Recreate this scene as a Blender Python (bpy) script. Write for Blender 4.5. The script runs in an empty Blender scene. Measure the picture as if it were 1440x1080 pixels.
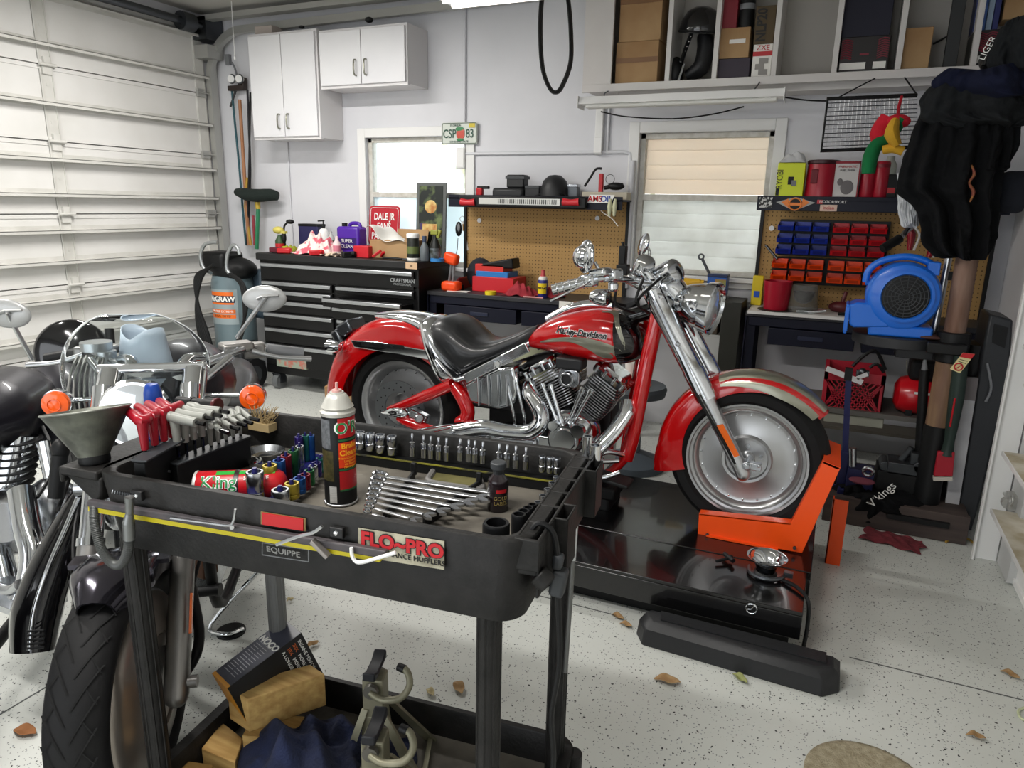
import bpy, bmesh, math, random
from mathutils import Vector, Matrix, Euler, noise
random.seed(7)
SC = bpy.context.scene
COL = SC.collection
rad = math.radians
CAMH = 1.5
# camera axes measured from the photograph (rows: camera right, up, back)
RC = Matrix(((0.91047, 0.41312, 0.01932), (-0.11827, 0.21532, 0.96936), (0.3963, -0.88486, 0.2449)))
RCT = RC.transposed()
def _ray(px, py): return RCT @ Vector((px - 720, 540 - py, -1000.0))
CC = Vector((0, 0, CAMH))
def atZ(px, py, z): d = _ray(px, py); return CC + d * ((z - CAMH) / d.z)
def atY(px, py, y): d = _ray(px, py); return CC + d * (y / d.y)
def atX(px, py, x): d = _ray(px, py); return CC + d * (x / d.x)
def V(*a): return Vector(a)
def lerp(a, b, t): return a + (b - a) * t

# ---------------------------------------------------------------- materials
def lin(h):
    h = h.lstrip('#'); o = []
    for i in (0, 2, 4):
        c = int(h[i:i+2], 16) / 255
        o.append(c / 12.92 if c <= .04045 else ((c + .055) / 1.055) ** 2.4)
    return (*o, 1)
MATS = {}
def mat(name, col='#888888', rough=.5, metal=0., coat=0., col2=None, scale=8., bump=0., bscale=60., trans=0., ior=1.45, emis=None, estr=0., detail=4, lo=.35, hi=.65, alpha=1., sheen=0., spec=.5, stretch=None):
    if name in MATS: return MATS[name]
    m = bpy.data.materials.new(name); m.use_nodes = True
    nt = m.node_tree; N = nt.nodes; L = nt.links
    b = N['Principled BSDF']
    b.inputs['Base Color'].default_value = lin(col)
    b.inputs['Roughness'].default_value = rough
    b.inputs['Metallic'].default_value = metal
    b.inputs['Coat Weight'].default_value = coat
    b.inputs['Coat Roughness'].default_value = .05
    b.inputs['Transmission Weight'].default_value = trans
    b.inputs['IOR'].default_value = ior
    b.inputs['Alpha'].default_value = alpha
    b.inputs['Sheen Weight'].default_value = sheen
    b.inputs['Specular IOR Level'].default_value = spec
    if emis:
        b.inputs['Emission Color'].default_value = lin(emis); b.inputs['Emission Strength'].default_value = estr
    if col2 or bump:
        tc = N.new('ShaderNodeTexCoord'); src = tc.outputs['Object']
        if stretch:
            mp = N.new('ShaderNodeMapping'); mp.inputs['Scale'].default_value = stretch
            L.new(src, mp.inputs[0]); src = mp.outputs[0]
    if col2:
        n = N.new('ShaderNodeTexNoise'); n.inputs['Scale'].default_value = scale; n.inputs['Detail'].default_value = detail
        L.new(src, n.inputs['Vector'])
        r = N.new('ShaderNodeValToRGB'); r.color_ramp.elements[0].position = lo; r.color_ramp.elements[1].position = hi
        r.color_ramp.elements[0].color = lin(col); r.color_ramp.elements[1].color = lin(col2)
        L.new(n.outputs['Fac'], r.inputs['Fac']); L.new(r.outputs['Color'], b.inputs['Base Color'])
    if bump:
        n = N.new('ShaderNodeTexNoise'); n.inputs['Scale'].default_value = bscale; n.inputs['Detail'].default_value = 3
        L.new(src, n.inputs['Vector'])
        bp = N.new('ShaderNodeBump'); bp.inputs['Strength'].default_value = bump; bp.inputs['Distance'].default_value = .01
        L.new(n.outputs['Fac'], bp.inputs['Height']); L.new(bp.outputs['Normal'], b.inputs['Normal'])
    MATS[name] = m
    return m
CHROME = mat('chrome', '#d9dcdf', .09, 1.)
CHROME2 = mat('worn_chrome', '#b9bcc0', .22, 1.)
ALU = mat('brushed_aluminium', '#a9abad', .35, 1., bump=.05, bscale=200)
STEEL = mat('dark_steel', '#5d6064', .4, 1.)
SATIN = mat('satin_chrome', '#c6c8ca', .3, 1.)
WHITE = mat('white_paint', '#dfdfdd', .5)
GWHITE = mat('gloss_white', '#e6e6e4', .25)
BLK = mat('black_plastic', '#0f1011', .5, spec=.35)
BLKG = mat('gloss_black', '#08080a', .12, 0, .6)
BLKM = mat('matt_black', '#101010', .7)
RUB = mat('black_rubber', '#141517', .65, bump=.15, bscale=90, spec=.3)
GREY = mat('grey_plastic', '#77797c', .5)
DGREY = mat('dark_grey_plastic', '#34373a', .5)
RED = mat('red_plastic', '#b5141e', .35)
REDP = mat('candy_red_paint', '#b00408', .16, .0, 1.)
ORA = mat('orange_plastic', '#f04a10', .4)
YEL = mat('yellow_plastic', '#d9c21a', .4)
BLU = mat('blue_plastic', '#1d4fb8', .35)
NAVY = mat('navy_paint', '#1a2138', .4)
CARD = mat('cardboard', '#96744f', .85, col2='#a98a63', scale=4)
TAPE = mat('packing_tape', '#7c5a3c', .3)
WOOD = mat('timber', '#a8834a', .75, col2='#c9a768', scale=5, stretch=(1, 9, 9), bump=.1)
PAPER = mat('white_paper', '#e4e2dc', .8)
CLEAR = mat('clear_plastic', '#ffffff', .03, trans=1., ior=1.3)

# ---------------------------------------------------------------- mesh builder
def _frame(d):
    d = Vector(d).normalized()
    a = Vector((0, 0, 1)) if abs(d.z) < .95 else Vector((1, 0, 0))
    u = d.cross(a).normalized(); w = d.cross(u).normalized()
    return u, w
def spline(pts, k=6, closed=False):
    P = [Vector(p) for p in pts]; n = len(P); out = []
    seg = n if closed else n - 1
    for i in range(seg):
        if closed: a, b, c, d = P[(i-1) % n], P[i], P[(i+1) % n], P[(i+2) % n]
        else: a, b, c, d = P[max(i-1, 0)], P[i], P[i+1], P[min(i+2, n-1)]
        for j in range(k):
            t = j / k
            out.append(.5 * ((2*b) + (c-a)*t + (2*a-5*b+4*c-d)*t*t + (3*b-a-3*c+d)*t**3))
    if not closed: out.append(P[-1])
    return out
class MB:
    def __init__(s): s.bm = bmesh.new()
    def _tr(s, vs, M):
        for v in vs: v.co = M @ v.co
        return s
    def box(s, c, d, rot=None, M=None, taper=None):
        """c centre, d full size, rot euler degrees"""
        vs = []
        for x in (-1, 1):
            for y in (-1, 1):
                for z in (-1, 1):
                    k = (taper if taper and z > 0 else 1)
                    vs.append(s.bm.verts.new((x*d[0]/2*k, y*d[1]/2*k, z*d[2]/2)))
        for f in ((0,1,3,2),(4,6,7,5),(0,4,5,1),(2,3,7,6),(0,2,6,4),(1,5,7,3)):
            s.bm.faces.new([vs[i] for i in f])
        T = Matrix.Translation(Vector(c))
        if rot: T = T @ Euler([rad(a) for a in rot]).to_matrix().to_4x4()
        if M is not None: T = M @ T
        return s._tr(vs, T)
    def bx(s, x0, x1, y0, y1, z0, z1):
        return s.box(((x0+x1)/2, (y0+y1)/2, (z0+z1)/2), (abs(x1-x0), abs(y1-y0), abs(z1-z0)))
    def bar(s, p0, p1, w, h=None, up=None):
        """rectangular bar between two points"""
        p0 = Vector(p0); p1 = Vector(p1); d = (p1-p0).normalized(); h = h or w
        u = Vector(up) if up else (Vector((0,0,1)) if abs(d.z) < .95 else Vector((0,1,0)))
        a = d.cross(u).normalized()*w/2; b = a.cross(d).normalized()*h/2
        return s.loft([[p+a+b, p-a+b, p-a-b, p+a-b] for p in (p0, p1)])
    def loft(s, rings, cap=True, closed=False):
        R = [[s.bm.verts.new(Vector(p)) for p in r] for r in rings]
        n = len(R[0]); m = len(R)
        for i in range(m if closed else m-1):
            a = R[i]; b = R[(i+1) % m]
            for j in range(n):
                k = (j+1) % n
                try: s.bm.faces.new((a[j], a[k], b[k], b[j]))
                except ValueError: pass
        if cap and not closed:
            try: s.bm.faces.new(R[0][::-1]); s.bm.faces.new(R[-1])
            except ValueError: pass
        return s
    def cyl(s, p0, p1, r, r2=None, n=20, cap=True):
        p0 = Vector(p0); p1 = Vector(p1); u, w = _frame(p1-p0); r2 = r if r2 is None else r2
        rr = [[p + (u*math.cos(2*math.pi*i/n) + w*math.sin(2*math.pi*i/n))*q for i in range(n)] for p, q in ((p0, r), (p1, r2))]
        return s.loft(rr, cap)
    def tube(s, pts, r, n=8, closed=False, k=0, cap=True, flat=None):
        if k: pts = spline(pts, k, closed)
        P = [Vector(p) for p in pts]; m = len(P); rings = []; u = None
        rs = r if isinstance(r, (list, tuple)) else None
        for i, p in enumerate(P):
            if closed: d = P[(i+1) % m] - P[i-1]
            else: d = P[min(i+1, m-1)] - P[max(i-1, 0)]
            d = d.normalized()
            if u is None: u, _ = _frame(d)
            else:
                u = u - d*u.dot(d)
                u = u.normalized() if u.length > 1e-6 else _frame(d)[0]
            w = d.cross(u).normalized()
            if rs:
                t = i/(m-1)*(len(rs)-1); q = min(int(t), len(rs)-2); rr = lerp(rs[q], rs[q+1], t-q)
            else: rr = r
            fl = flat or 1
            rings.append([p + (u*math.cos(2*math.pi*j/n) + w*math.sin(2*math.pi*j/n)*fl)*rr for j in range(n)])
        return s.loft(rings, cap, closed)
    def lathe(s, prof, c=(0,0,0), ax=(0,0,1), n=28, a0=0, a1=360):
        c = Vector(c); ax = Vector(ax).normalized()
        if abs(ax.z) > .99: u, w = Vector((1,0,0)), Vector((0,1,0))
        else: u, w = _frame(ax)
        full = abs(a1-a0) >= 359.9; N = n if full else n+1
        rings = []
        for i in range(N):
            a = rad(a0 + (a1-a0)*i/n)
            rings.append([c + ax*z + (u*math.cos(a) + w*math.sin(a))*max(r, 1e-4) for r, z in prof])
        R = [[s.bm.verts.new(p) for p in r] for r in rings]
        for i in range(N if full else N-1):
            a = R[i]; b = R[(i+1) % N]
            for j in range(len(prof)-1): s.bm.faces.new((a[j], b[j], b[j+1], a[j+1]))
        if full:
            for j in (0, len(prof)-1):
                if prof[j][0] > 1e-3 and prof[0] != prof[-1]:
                    try: s.bm.faces.new([r[j] for r in R])
                    except ValueError: pass
        else:
            for r in (R[0], R[-1]):
                if len(r) > 3 and prof[0] == prof[-1]: pass
        return s
    def prism(s, pts, d, o=(0,0,0), ux=(1,0,0), uy=(0,1,0)):
        """polygon pts in plane (ux,uy) at o, extruded by d along ux x uy"""
        o = Vector(o); ux = Vector(ux).normalized(); uy = Vector(uy).normalized(); nz = ux.cross(uy).normalized()
        a = [o + ux*x + uy*y for x, y in pts]
        return s.loft([a, [p + nz*d for p in a]])
    def ell(s, c, r, n=20, M=None, rot=None):
        r = r if isinstance(r, (list, tuple)) else (r, r, r)
        g = bmesh.ops.create_uvsphere(s.bm, u_segments=n, v_segments=max(8, n//2), radius=1)
        T = Matrix.Translation(Vector(c))
        if rot: T = T @ Euler([rad(a) for a in rot]).to_matrix().to_4x4()
        T = T @ Matrix.Diagonal((*r, 1))
        if M is not None: T = M @ T
        return s._tr(g['verts'], T)
    def torus(s, c, R, r, ax=(0,0,1), n=40, m=12, sx=1.):
        c = Vector(c); u, w = _frame(Vector(ax)); a = Vector(ax).normalized()
        rings = []
        for i in range(n):
            t = 2*math.pi*i/n; e = u*math.cos(t) + w*math.sin(t)
            rings.append([c + e*(R + r*math.cos(2*math.pi*j/m)) + a*r*sx*math.sin(2*math.pi*j/m) for j in range(m)])
        return s.loft(rings, False, True)
    def grid(s, f, nu, nv):
        g = [[s.bm.verts.new(Vector(f(i/nu, j/nv))) for j in range(nv+1)] for i in range(nu+1)]
        for i in range(nu):
            for j in range(nv): s.bm.faces.new((g[i][j], g[i+1][j], g[i+1][j+1], g[i][j+1]))
        return s
    def arch(s, c, R, a0, a1, w, prof, n=28, ax=(0,1,0)):
        """fender: cross-section prof [(across, out)] swept round centre c from angle a0 to a1 in the XZ plane"""
        c = Vector(c); rings = []
        for i in range(n+1):
            a = rad(lerp(a0, a1, i/n)); e = Vector((math.cos(a), 0, math.sin(a)))
            q = prof(i/n) if callable(prof) else prof
            rings.append([c + e*(R+o) + Vector(ax)*x for x, o in q])
        return s.loft(rings)
def roundrect(w, h, r, n=5):
    o = []
    for cx, cy, a in ((w/2-r, h/2-r, 0), (-w/2+r, h/2-r, 90), (-w/2+r, -h/2+r, 180), (w/2-r, -h/2+r, 270)):
        for i in range(n+1):
            t = rad(a + 90*i/n); o.append((cx + r*math.cos(t), cy + r*math.sin(t)))
    return o
def _mesh(name, mb, mt, M, sharp=38, smooth=True):
    bm = mb.bm
    bmesh.ops.recalc_face_normals(bm, faces=bm.faces[:])
    bm.transform(M)
    if smooth:
        for f in bm.faces: f.smooth = True
        for e in bm.edges:
            if len(e.link_faces) == 2 and e.calc_face_angle(0) > rad(sharp): e.smooth = False
    me = bpy.data.meshes.new(name); bm.to_mesh(me); bm.free()
    me.materials.append(mt)
    return me
ROOTM = {}
def tag(o, label=None, cat=None, group=None, kind=None):
    if label: o['label'] = label
    if cat: o['category'] = cat
    if group: o['group'] = group
    if kind: o['kind'] = kind
    return o
def thing(name, label, cat, loc=(0,0,0), rz=0, group=None, M=None):
    o = bpy.data.objects.new(name, None); COL.objects.link(o); o.empty_display_size = .05
    m = M if M is not None else Matrix.Translation(Vector(loc)) @ Matrix.Rotation(rad(rz), 4, 'Z')
    o.matrix_world = m; ROOTM[o.name] = m.copy()
    return tag(o, label, cat, group)
def _mods(o, bevel, sub, solid):
    if solid:
        m = o.modifiers.new('t', 'SOLIDIFY'); m.thickness = solid; m.offset = 0
    if sub:
        m = o.modifiers.new('s', 'SUBSURF'); m.levels = sub; m.render_levels = sub
    if bevel:
        m = o.modifiers.new('b', 'BEVEL'); m.width = bevel; m.segments = 2; m.limit_method = 'ANGLE'; m.angle_limit = rad(40)
def part(name, mb, mt, parent, w=False, bevel=0, sub=0, solid=0, label=None, sharp=38, kind=None):
    """mesh child of parent; w=True when the shape was given in world coordinates"""
    root = parent
    while root.parent: root = root.parent
    M = ROOTM[root.name].inverted() if w else Matrix.Identity(4)
    o = bpy.data.objects.new(name, _mesh(name, mb, mt, M, sharp)); COL.objects.link(o); o.parent = parent
    _mods(o, bevel, sub, solid)
    if label: o['label'] = label
    if kind: o['kind'] = kind
    return o
def one(name, label, cat, mb, mt, group=None, kind=None, bevel=0, sub=0, solid=0, M=None, sharp=38):
    """thing made of a single mesh, built in world (or M-local) coordinates; origin at its base"""
    bm = mb.bm
    if M is not None: bm.transform(M)
    co = [v.co for v in bm.verts]
    b = Vector(((min(c.x for c in co)+max(c.x for c in co))/2, (min(c.y for c in co)+max(c.y for c in co))/2, min(c.z for c in co)))
    o = bpy.data.objects.new(name, _mesh(name, mb, mt, Matrix.Translation(-b), sharp)); COL.objects.link(o); o.location = b
    ROOTM[o.name] = Matrix.Translation(b)
    _mods(o, bevel, sub, solid)
    return tag(o, label, cat, group, kind)
def struct(name, mb, mt, bevel=0, parent=None):
    o = one(name, None, None, mb, mt, kind='structure', bevel=bevel)
    return o
def text(name, s, size, o, ux, uy, mt, parent, w=False, ext=.0006, align='CENTER', sx=1., bold=0., font=None, label=None):
    """lettering lying in the plane ux,uy at o"""
    cu = bpy.data.curves.new('t', 'FONT'); cu.body = s; cu.size = size; cu.extrude = ext; cu.offset = bold
    cu.align_x = align; cu.align_y = 'CENTER'; cu.resolution_u = 3
    t = bpy.data.objects.new('t', cu); COL.objects.link(t)
    dg = bpy.context.evaluated_depsgraph_get(); me = bpy.data.meshes.new_from_object(t.evaluated_get(dg))
    bpy.data.objects.remove(t)
    ux = Vector(ux).normalized(); uy = Vector(uy); uy = (uy - ux*uy.dot(ux)).normalized(); uz = ux.cross(uy)
    T = Matrix((( *ux, 0), (*uy, 0), (*uz, 0), (0, 0, 0, 1))).transposed()
    T = Matrix.Translation(Vector(o)) @ T @ Matrix.Diagonal((sx, 1, 1, 1))
    root = parent
    while root.parent: root = root.parent
    if w: T = ROOTM[root.name].inverted() @ T
    me.transform(T); me.materials.clear(); me.materials.append(mt)
    ob = bpy.data.objects.new(name, me); COL.objects.link(ob); ob.parent = parent
    if label: ob['label'] = label
    return ob
def dup(root, loc=None, rz=None, label=None, group=None, M=None):
    r = root.copy(); COL.objects.link(r)
    if M is not None: r.matrix_world = M; ROOTM[r.name] = M.copy()
    else:
        if loc is not None: r.location = loc
        if rz is not None: r.rotation_euler = (0, 0, rad(rz))
        ROOTM[r.name] = Matrix.Translation(r.location) @ r.rotation_euler.to_matrix().to_4x4()
    if label: r['label'] = label
    if group: r['group'] = group
    for ch in KIDS(root):
        c = ch.copy(); COL.objects.link(c); c.parent = r
        for g in KIDS(ch):
            d = g.copy(); COL.objects.link(d); d.parent = c
    return r
def KIDS(o): return [x for x in bpy.data.objects if x.parent == o]
def Fr(o, ux, uz=None):
    """matrix with origin o, x axis ux, z axis uz"""
    ux = Vector(ux).normalized(); uz = Vector(uz or (0,0,1)); uy = uz.cross(ux).normalized(); uz = ux.cross(uy).normalized()
    T = Matrix(((*ux, 0), (*uy, 0), (*uz, 0), (0, 0, 0, 1))).transposed()
    return Matrix.Translation(Vector(o)) @ T
def carton(name, label, w, d, h, loc, rz, mt, cat='box', group=None, tape=TAPE, M=None):
    """closed cardboard box: body and tape strip"""
    t = thing(name, label, cat, loc, rz, group, M)
    part('body', MB().box((0,0,h/2), (w,d,h)), mt, t, bevel=.003)
    if tape:
        part('tape', MB().box((0,0,h+.0006), (w+.001, .05, .0012)).box((0,-d/2-.0005, h-.03), (.05,.001,.06)), tape, t)
    return t
def rag(name, label, c, r, h, mt, cat='rag', seed=1, n=26, group=None, amp=.35, rot=0, z0=None):
    """crumpled cloth lying in a heap"""
    rnd = random.Random(seed); ph = [rnd.uniform(0, 6.28) for _ in range(12)]; c = Vector(c)
    def f(u, v):
        a = u*2*math.pi; q = v
        w = 1 + .22*math.sin(3*a+ph[0]) + .14*math.sin(5*a+ph[1])
        fold = amp*(math.sin(7*a+ph[2]+4*q)*.5 + math.sin(11*q*2+3*a+ph[3])*.5 + .4*math.sin(13*a+ph[4]-6*q))
        rr = q*w
        x = rr*math.cos(a)*r[0]; y = rr*math.sin(a)*r[1]
        z = h*max(0.02, (1-q**2.2)*(.75+fold)+.05*math.sin(9*a+ph[5]))
        cr, sr = math.cos(rot), math.sin(rot)
        return (c.x+x*cr-y*sr, c.y+x*sr+y*cr, c.z+z+.003)
    mb = MB(); mb.grid(f, 48, n//2)
    bmesh.ops.remove_doubles(mb.bm, verts=mb.bm.verts[:], dist=.0008)
    return one(name, label, cat, mb, mt, group=group, solid=.003, sub=1, sharp=180)
def rect(x0, y0, x1, y1, Y):
    """world x0,x1,z0,z1 of an axis-aligned face on the plane y=Y"""
    a = atY(x0, (y0+y1)/2, Y); b = atY(x1, (y0+y1)/2, Y); t = atY((x0+x1)/2, y0, Y); u = atY((x0+x1)/2, y1, Y)
    return a.x, b.x, u.z, t.z
def pbox(name, label, cat, x0, y0, x1, y1, Y, dep, mt, group=None, bevel=.004, z0=None, lid=None, face=None):
    """box-shaped thing whose front face fills the pixel rectangle on plane Y; lid/face: materials of extra parts"""
    a, b, c, d = rect(x0, y0, x1, y1, Y)
    if z0 is not None: d += z0-c if False else 0; c = z0
    t = thing(name, label, cat, ((a+b)/2, Y+dep/2, c), 0, group)
    t['_'] = 0; del t['_']
    part('body', MB().bx(a, b, Y, Y+dep, c, d), mt, t, w=True, bevel=bevel)
    if lid: part('lid', MB().bx(a-.002, b+.002, Y-.002, Y+dep+.002, d-.02, d+.001), lid, t, w=True, bevel=bevel)
    if face: part('label_panel', MB().bx(lerp(a, b, .08), lerp(a, b, .92), Y-.0015, Y, lerp(c, d, .1), lerp(c, d, .9)), face, t, w=True)
    return t, (a, b, c, d)
def plathe(name, label, cat, px, py, Y, prof, mt, z0=None, n=28, group=None, parts=(), ax=(0, 0, 1)):
    """turned thing standing with its base centre at the pixel on plane Y; parts: (name, profile, material)"""
    p = atY(px, py, Y)
    if z0 is not None: p.z = z0
    t = thing(name, label, cat, p, 0, group)
    part('body', MB().lathe(prof, p, ax, n), mt, t, w=True)
    for nm, pf, m in parts: part(nm, MB().lathe(pf, p, ax, n), m, t, w=True)
    return t, p
def ftext(s, size, p, mt, par, sx=1., bold=0., align='CENTER', ux=(1, 0, 0), uy=(0, 0, 1), nm='lettering'):
    return text(nm, s, size, p, ux, uy, mt, par, w=True, sx=sx, bold=bold, align=align)
WI = mat('white_lettering', '#e9e9e5', .5); BI = mat('black_lettering', '#141414', .5); RI = mat('red_lettering', '#b8121c', .5)
def drape(nm, label, c, sx, sy, h, mt_, seed, cat='towel', rot=0., group=None, n=54):
    rnd = random.Random(seed); W = [(rnd.uniform(2, 7), rnd.uniform(2, 7), rnd.uniform(0, 6.28), rnd.uniform(.4, 1)) for _ in range(7)]
    def f(u, v):
        x = (u-.5)*2; y = (v-.5)*2; rr = (abs(x)**2.6+abs(y)**2.6)**(1/2.6)
        base = max(0, 1-rr**2.4)
        fold = sum(k*math.sin(a*x+b*y+p+1.2*math.sin(2*y+p)) for a, b, p, k in W)/4
        ridge = 1-abs(math.sin(5.2*x+2.6*y+seed+1.2*math.sin(2.2*x+y)))
        z = h*(base*(.66+.16*fold+.30*ridge)) + .006*max(0, 1-base*3)*(1+math.sin(9*x+4*y))
        ex = 1+.10*math.sin(5*math.atan2(y, x)+seed)
        z += h*base*(.16*noise.noise(V(x*3.3, y*3.3, seed)) + .10*abs(noise.noise(V(x*7, y*7, seed+5))))
        X = x*sx*ex; Y = y*sy*ex; cr, sn = math.cos(rot), math.sin(rot)
        return (c[0]+X*cr-Y*sn, c[1]+X*sn+Y*cr, c[2]+max(z, .002))
    return one(nm, label, cat, MB().grid(f, n, n), mt_, group=group, solid=.004, sub=1, sharp=180)
# ---------------------------------------------------------------- room shell
XL, XR, YB, ZC = -5.05, .86, 4.9, 2.98
def floor_mat():
    m = bpy.data.materials.new('speckled_epoxy'); m.use_nodes = True; nt = m.node_tree; N = nt.nodes; L = nt.links; b = N['Principled BSDF']
    tc = N.new('ShaderNodeTexCoord')
    base = N.new('ShaderNodeTexNoise'); base.inputs['Scale'].default_value = 1.3; L.new(tc.outputs['Object'], base.inputs['Vector'])
    r0 = N.new('ShaderNodeValToRGB'); r0.color_ramp.elements[0].color = lin('#bcbfb9'); r0.color_ramp.elements[1].color = lin('#cfd1cc'); L.new(base.outputs['Fac'], r0.inputs['Fac'])
    col = r0.outputs['Color']
    warp = N.new('ShaderNodeTexNoise'); warp.inputs['Scale'].default_value = 60; L.new(tc.outputs['Object'], warp.inputs['Vector'])
    mx = N.new('ShaderNodeMixRGB'); mx.blend_type = 'LINEAR_LIGHT'; mx.inputs['Fac'].default_value = .006; L.new(tc.outputs['Object'], mx.inputs['Color1']); L.new(warp.outputs['Color'], mx.inputs['Color2'])
    for sc, th, c, keep in ((62, .19, '#16181a', .80), (130, .25, '#2b2d30', .80), (110, .24, '#8a8f90', .72), (48, .15, '#0e0f10', .80)):
        v = N.new('ShaderNodeTexVoronoi'); v.inputs['Scale'].default_value = sc; v.inputs['Randomness'].default_value = 1
        L.new(mx.outputs['Color'], v.inputs['Vector'])
        lt = N.new('ShaderNodeMath'); lt.operation = 'LESS_THAN'; lt.inputs[1].default_value = th; L.new(v.outputs['Distance'], lt.inputs[0])
        sp = N.new('ShaderNodeSeparateColor'); L.new(v.outputs['Color'], sp.inputs[0])
        g = N.new('ShaderNodeMath'); g.operation = 'GREATER_THAN'; g.inputs[1].default_value = keep; L.new(sp.outputs[0], g.inputs[0])
        mu = N.new('ShaderNodeMath'); mu.operation = 'MULTIPLY'; L.new(lt.outputs[0], mu.inputs[0]); L.new(g.outputs[0], mu.inputs[1])
        mm = N.new('ShaderNodeMixRGB'); L.new(mu.outputs[0], mm.inputs['Fac']); L.new(col, mm.inputs['Color1']); mm.inputs['Color2'].default_value = lin(c)
        col = mm.outputs['Color']
    L.new(col, b.inputs['Base Color']); b.inputs['Roughness'].default_value = .32
    return m
def wall_mat(name, c1, c2, bump=.08):
    return mat(name, c1, .6, col2=c2, scale=1.6, bump=bump, bscale=25, lo=.3, hi=.7)
WALLM = wall_mat('white_wall_paint', '#c9cace', '#d6d6da')
struct('floor', MB().box((-2.0, 1.3, -.05), (6.6, 7.4, .1)), floor_mat())
for j, (x0, x1, y0, y1) in enumerate(((-5, -.6, 2.352, 2.357), (-5, -.95, 2.39, 2.394), (.2, .8, 2.458, 2.463), (-2.11, -2.105, -1, 4.8))):
    struct('trim_%d' % (j+1), MB().bx(x0, x1, y0, y1, 0, .0012), mat('floor_joint', '#5a5c5b', .8))
struct('ceiling', MB().box((-2.0, 1.3, ZC+.05), (6.6, 7.4, .1)), mat('ceiling_paint', '#b4b2ac', .8))
# back wall with two window openings
W1 = (-3.50, -2.60, 1.02, 1.985); W2 = (-1.295, -.445, 1.06, 1.975)
wb = MB()
zs = (W1, W2)
wb.bx(XL-.15, W1[0], YB, YB+.16, 0, ZC); wb.bx(W1[1], W2[0], YB, YB+.16, 0, ZC); wb.bx(W2[1], XR+.3, YB, YB+.16, 0, ZC)
for w in zs: wb.bx(w[0], w[1], YB, YB+.16, 0, w[2]); wb.bx(w[0], w[1], YB, YB+.16, w[3], ZC)
struct('wall_back', wb, WALLM)
struct('wall_right', MB().bx(XR+.02, XR+.15, 3.5, YB, 0, ZC).bx(XR+.02, XR+.15, -2.4, 3.5, 2.3, ZC), WALLM)
struct('wall_left', MB().bx(XL-.12, XL-.02, 4.80, YB, 0, ZC).bx(XL-.12, XL-.02, -2.4, 4.80, 2.9, ZC), WALLM)
struct('wall_front', MB().bx(XL-.1, -3.9, -2.45, -2.35, 0, ZC).bx(-.1, XR+.1, -2.45, -2.35, 0, ZC).bx(-3.9, -.1, -2.45, -2.35, 2.35, ZC), WALLM)
# windows: frame, rail, panes
FRM = mat('window_frame_paint', '#cfcdc6', .5, col2='#b9b6ab', scale=20)
def window(n, W, zmid):
    x0, x1, z0, z1 = W
    t = thing('window_%d' % n, None, None, ((x0+x1)/2, YB, z0)); tag(t, kind='structure')
    fr = MB(); k = .035
    for a in ((x0, x0+k, z0, z1), (x1-k, x1, z0, z1), (x0, x1, z1-k, z1), (x0, x1, z0, z0+k)): fr.bx(a[0], a[1], YB+.03, YB+.09, a[2], a[3])
    part('window_frame', fr, FRM, t, w=True, bevel=.003)
    cs = MB(); c = .07
    for a in ((x0-c, x0, z0-c, z1+c), (x1, x1+c, z0-c, z1+c), (x0, x1, z1, z1+c), (x0, x1, z0-c, z0)): cs.bx(a[0], a[1], YB-.018, YB, a[2], a[3])
    part('casing', cs, WHITE, t, w=True, bevel=.004)
    part('meeting_rail', MB().bx(x0+k, x1-k, YB+.02, YB+.07, zmid-.02, zmid+.02), FRM, t, w=True, bevel=.003)
    part('sill', MB().bx(x0-.05, x1+.05, YB-.05, YB+.03, z0-.03, z0), WHITE, t, w=True, bevel=.005)
    return t
w1 = window(1, W1, 1.555); w2 = window(2, W2, 1.565)
gl = mat('window_glass', '#f6fbfa', .25, trans=1., ior=1.1)
gl2 = mat('frosted_glass', '#dcebf0', .6, trans=.6, ior=1.1)
part('pane', MB().bx(W1[0]+.035, W1[1]-.035, YB+.055, YB+.06, 1.575, W1[3]-.035), gl, w1, w=True)
part('pane', MB().bx(W1[0]+.035, W1[1]-.035, YB+.045, YB+.05, W1[2]+.035, 1.535), gl2, w1, w=True, label='bluish frosted lower pane')
# window 2: cream translucent blind slats behind the opening
sl = MB(); sl2 = MB()
for i in range(4):
    z = 1.59 + i*.093; sl.box(((W2[0]+W2[1])/2, YB+.075, z+.045), (W2[1]-W2[0]-.07, .004, .096), (-7, 0, 0))
for i in range(5):
    z = 1.095 + i*.092; sl2.box(((W2[0]+W2[1])/2, YB+.065, z+.043), (W2[1]-W2[0]-.07, .004, .094), (-7, 0, 0))
part('upper_louvre', sl, mat('cream_louvre', '#e8dbc9', .9, trans=.45, col2='#e6dbca', scale=3), w2, w=True)
part('lower_louvre', sl2, mat('white_louvre', '#e9ebe6', .9, trans=.4, col2='#d2d3cc', scale=4), w2, w=True)
# conduits and pipes on the back wall
PIPE = mat('painted_conduit', '#cdced2', .45)
def pipe(pts, r, label, k=0):
    return one('wall_conduit', label, 'conduit', MB().tube(pts, r, 10, k=k), PIPE)
pipe([(-2.612, YB-.012, 2.97), (-2.612, YB-.012, 1.90)], .010, 'thin vertical painted conduit running down past the number plate')
pipe([(-2.60, YB-.012, 1.856), (-1.40, YB-.012, 1.856), (-1.35, YB-.012, 1.846), (-1.345, YB-.012, 1.80), (-1.345, YB-.012, .95)], .012, 'horizontal painted conduit that bends down left of the louvred window')
pipe([(-4.28, YB-.01, 1.97), (-4.28, YB-.01, 1.1)], .007, 'thin painted conduit dropping below the tall white cabinet')
pipe([(-1.515, YB-.012, 2.2), (-1.515, YB-.012, 1.86)], .010, 'short painted conduit under the left end of the strip light')
pipe([(-1.325, YB-.03, 1.8), (-1.325, YB-.03, .95)], .018, 'thick painted pipe beside the louvred window frame')
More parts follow.
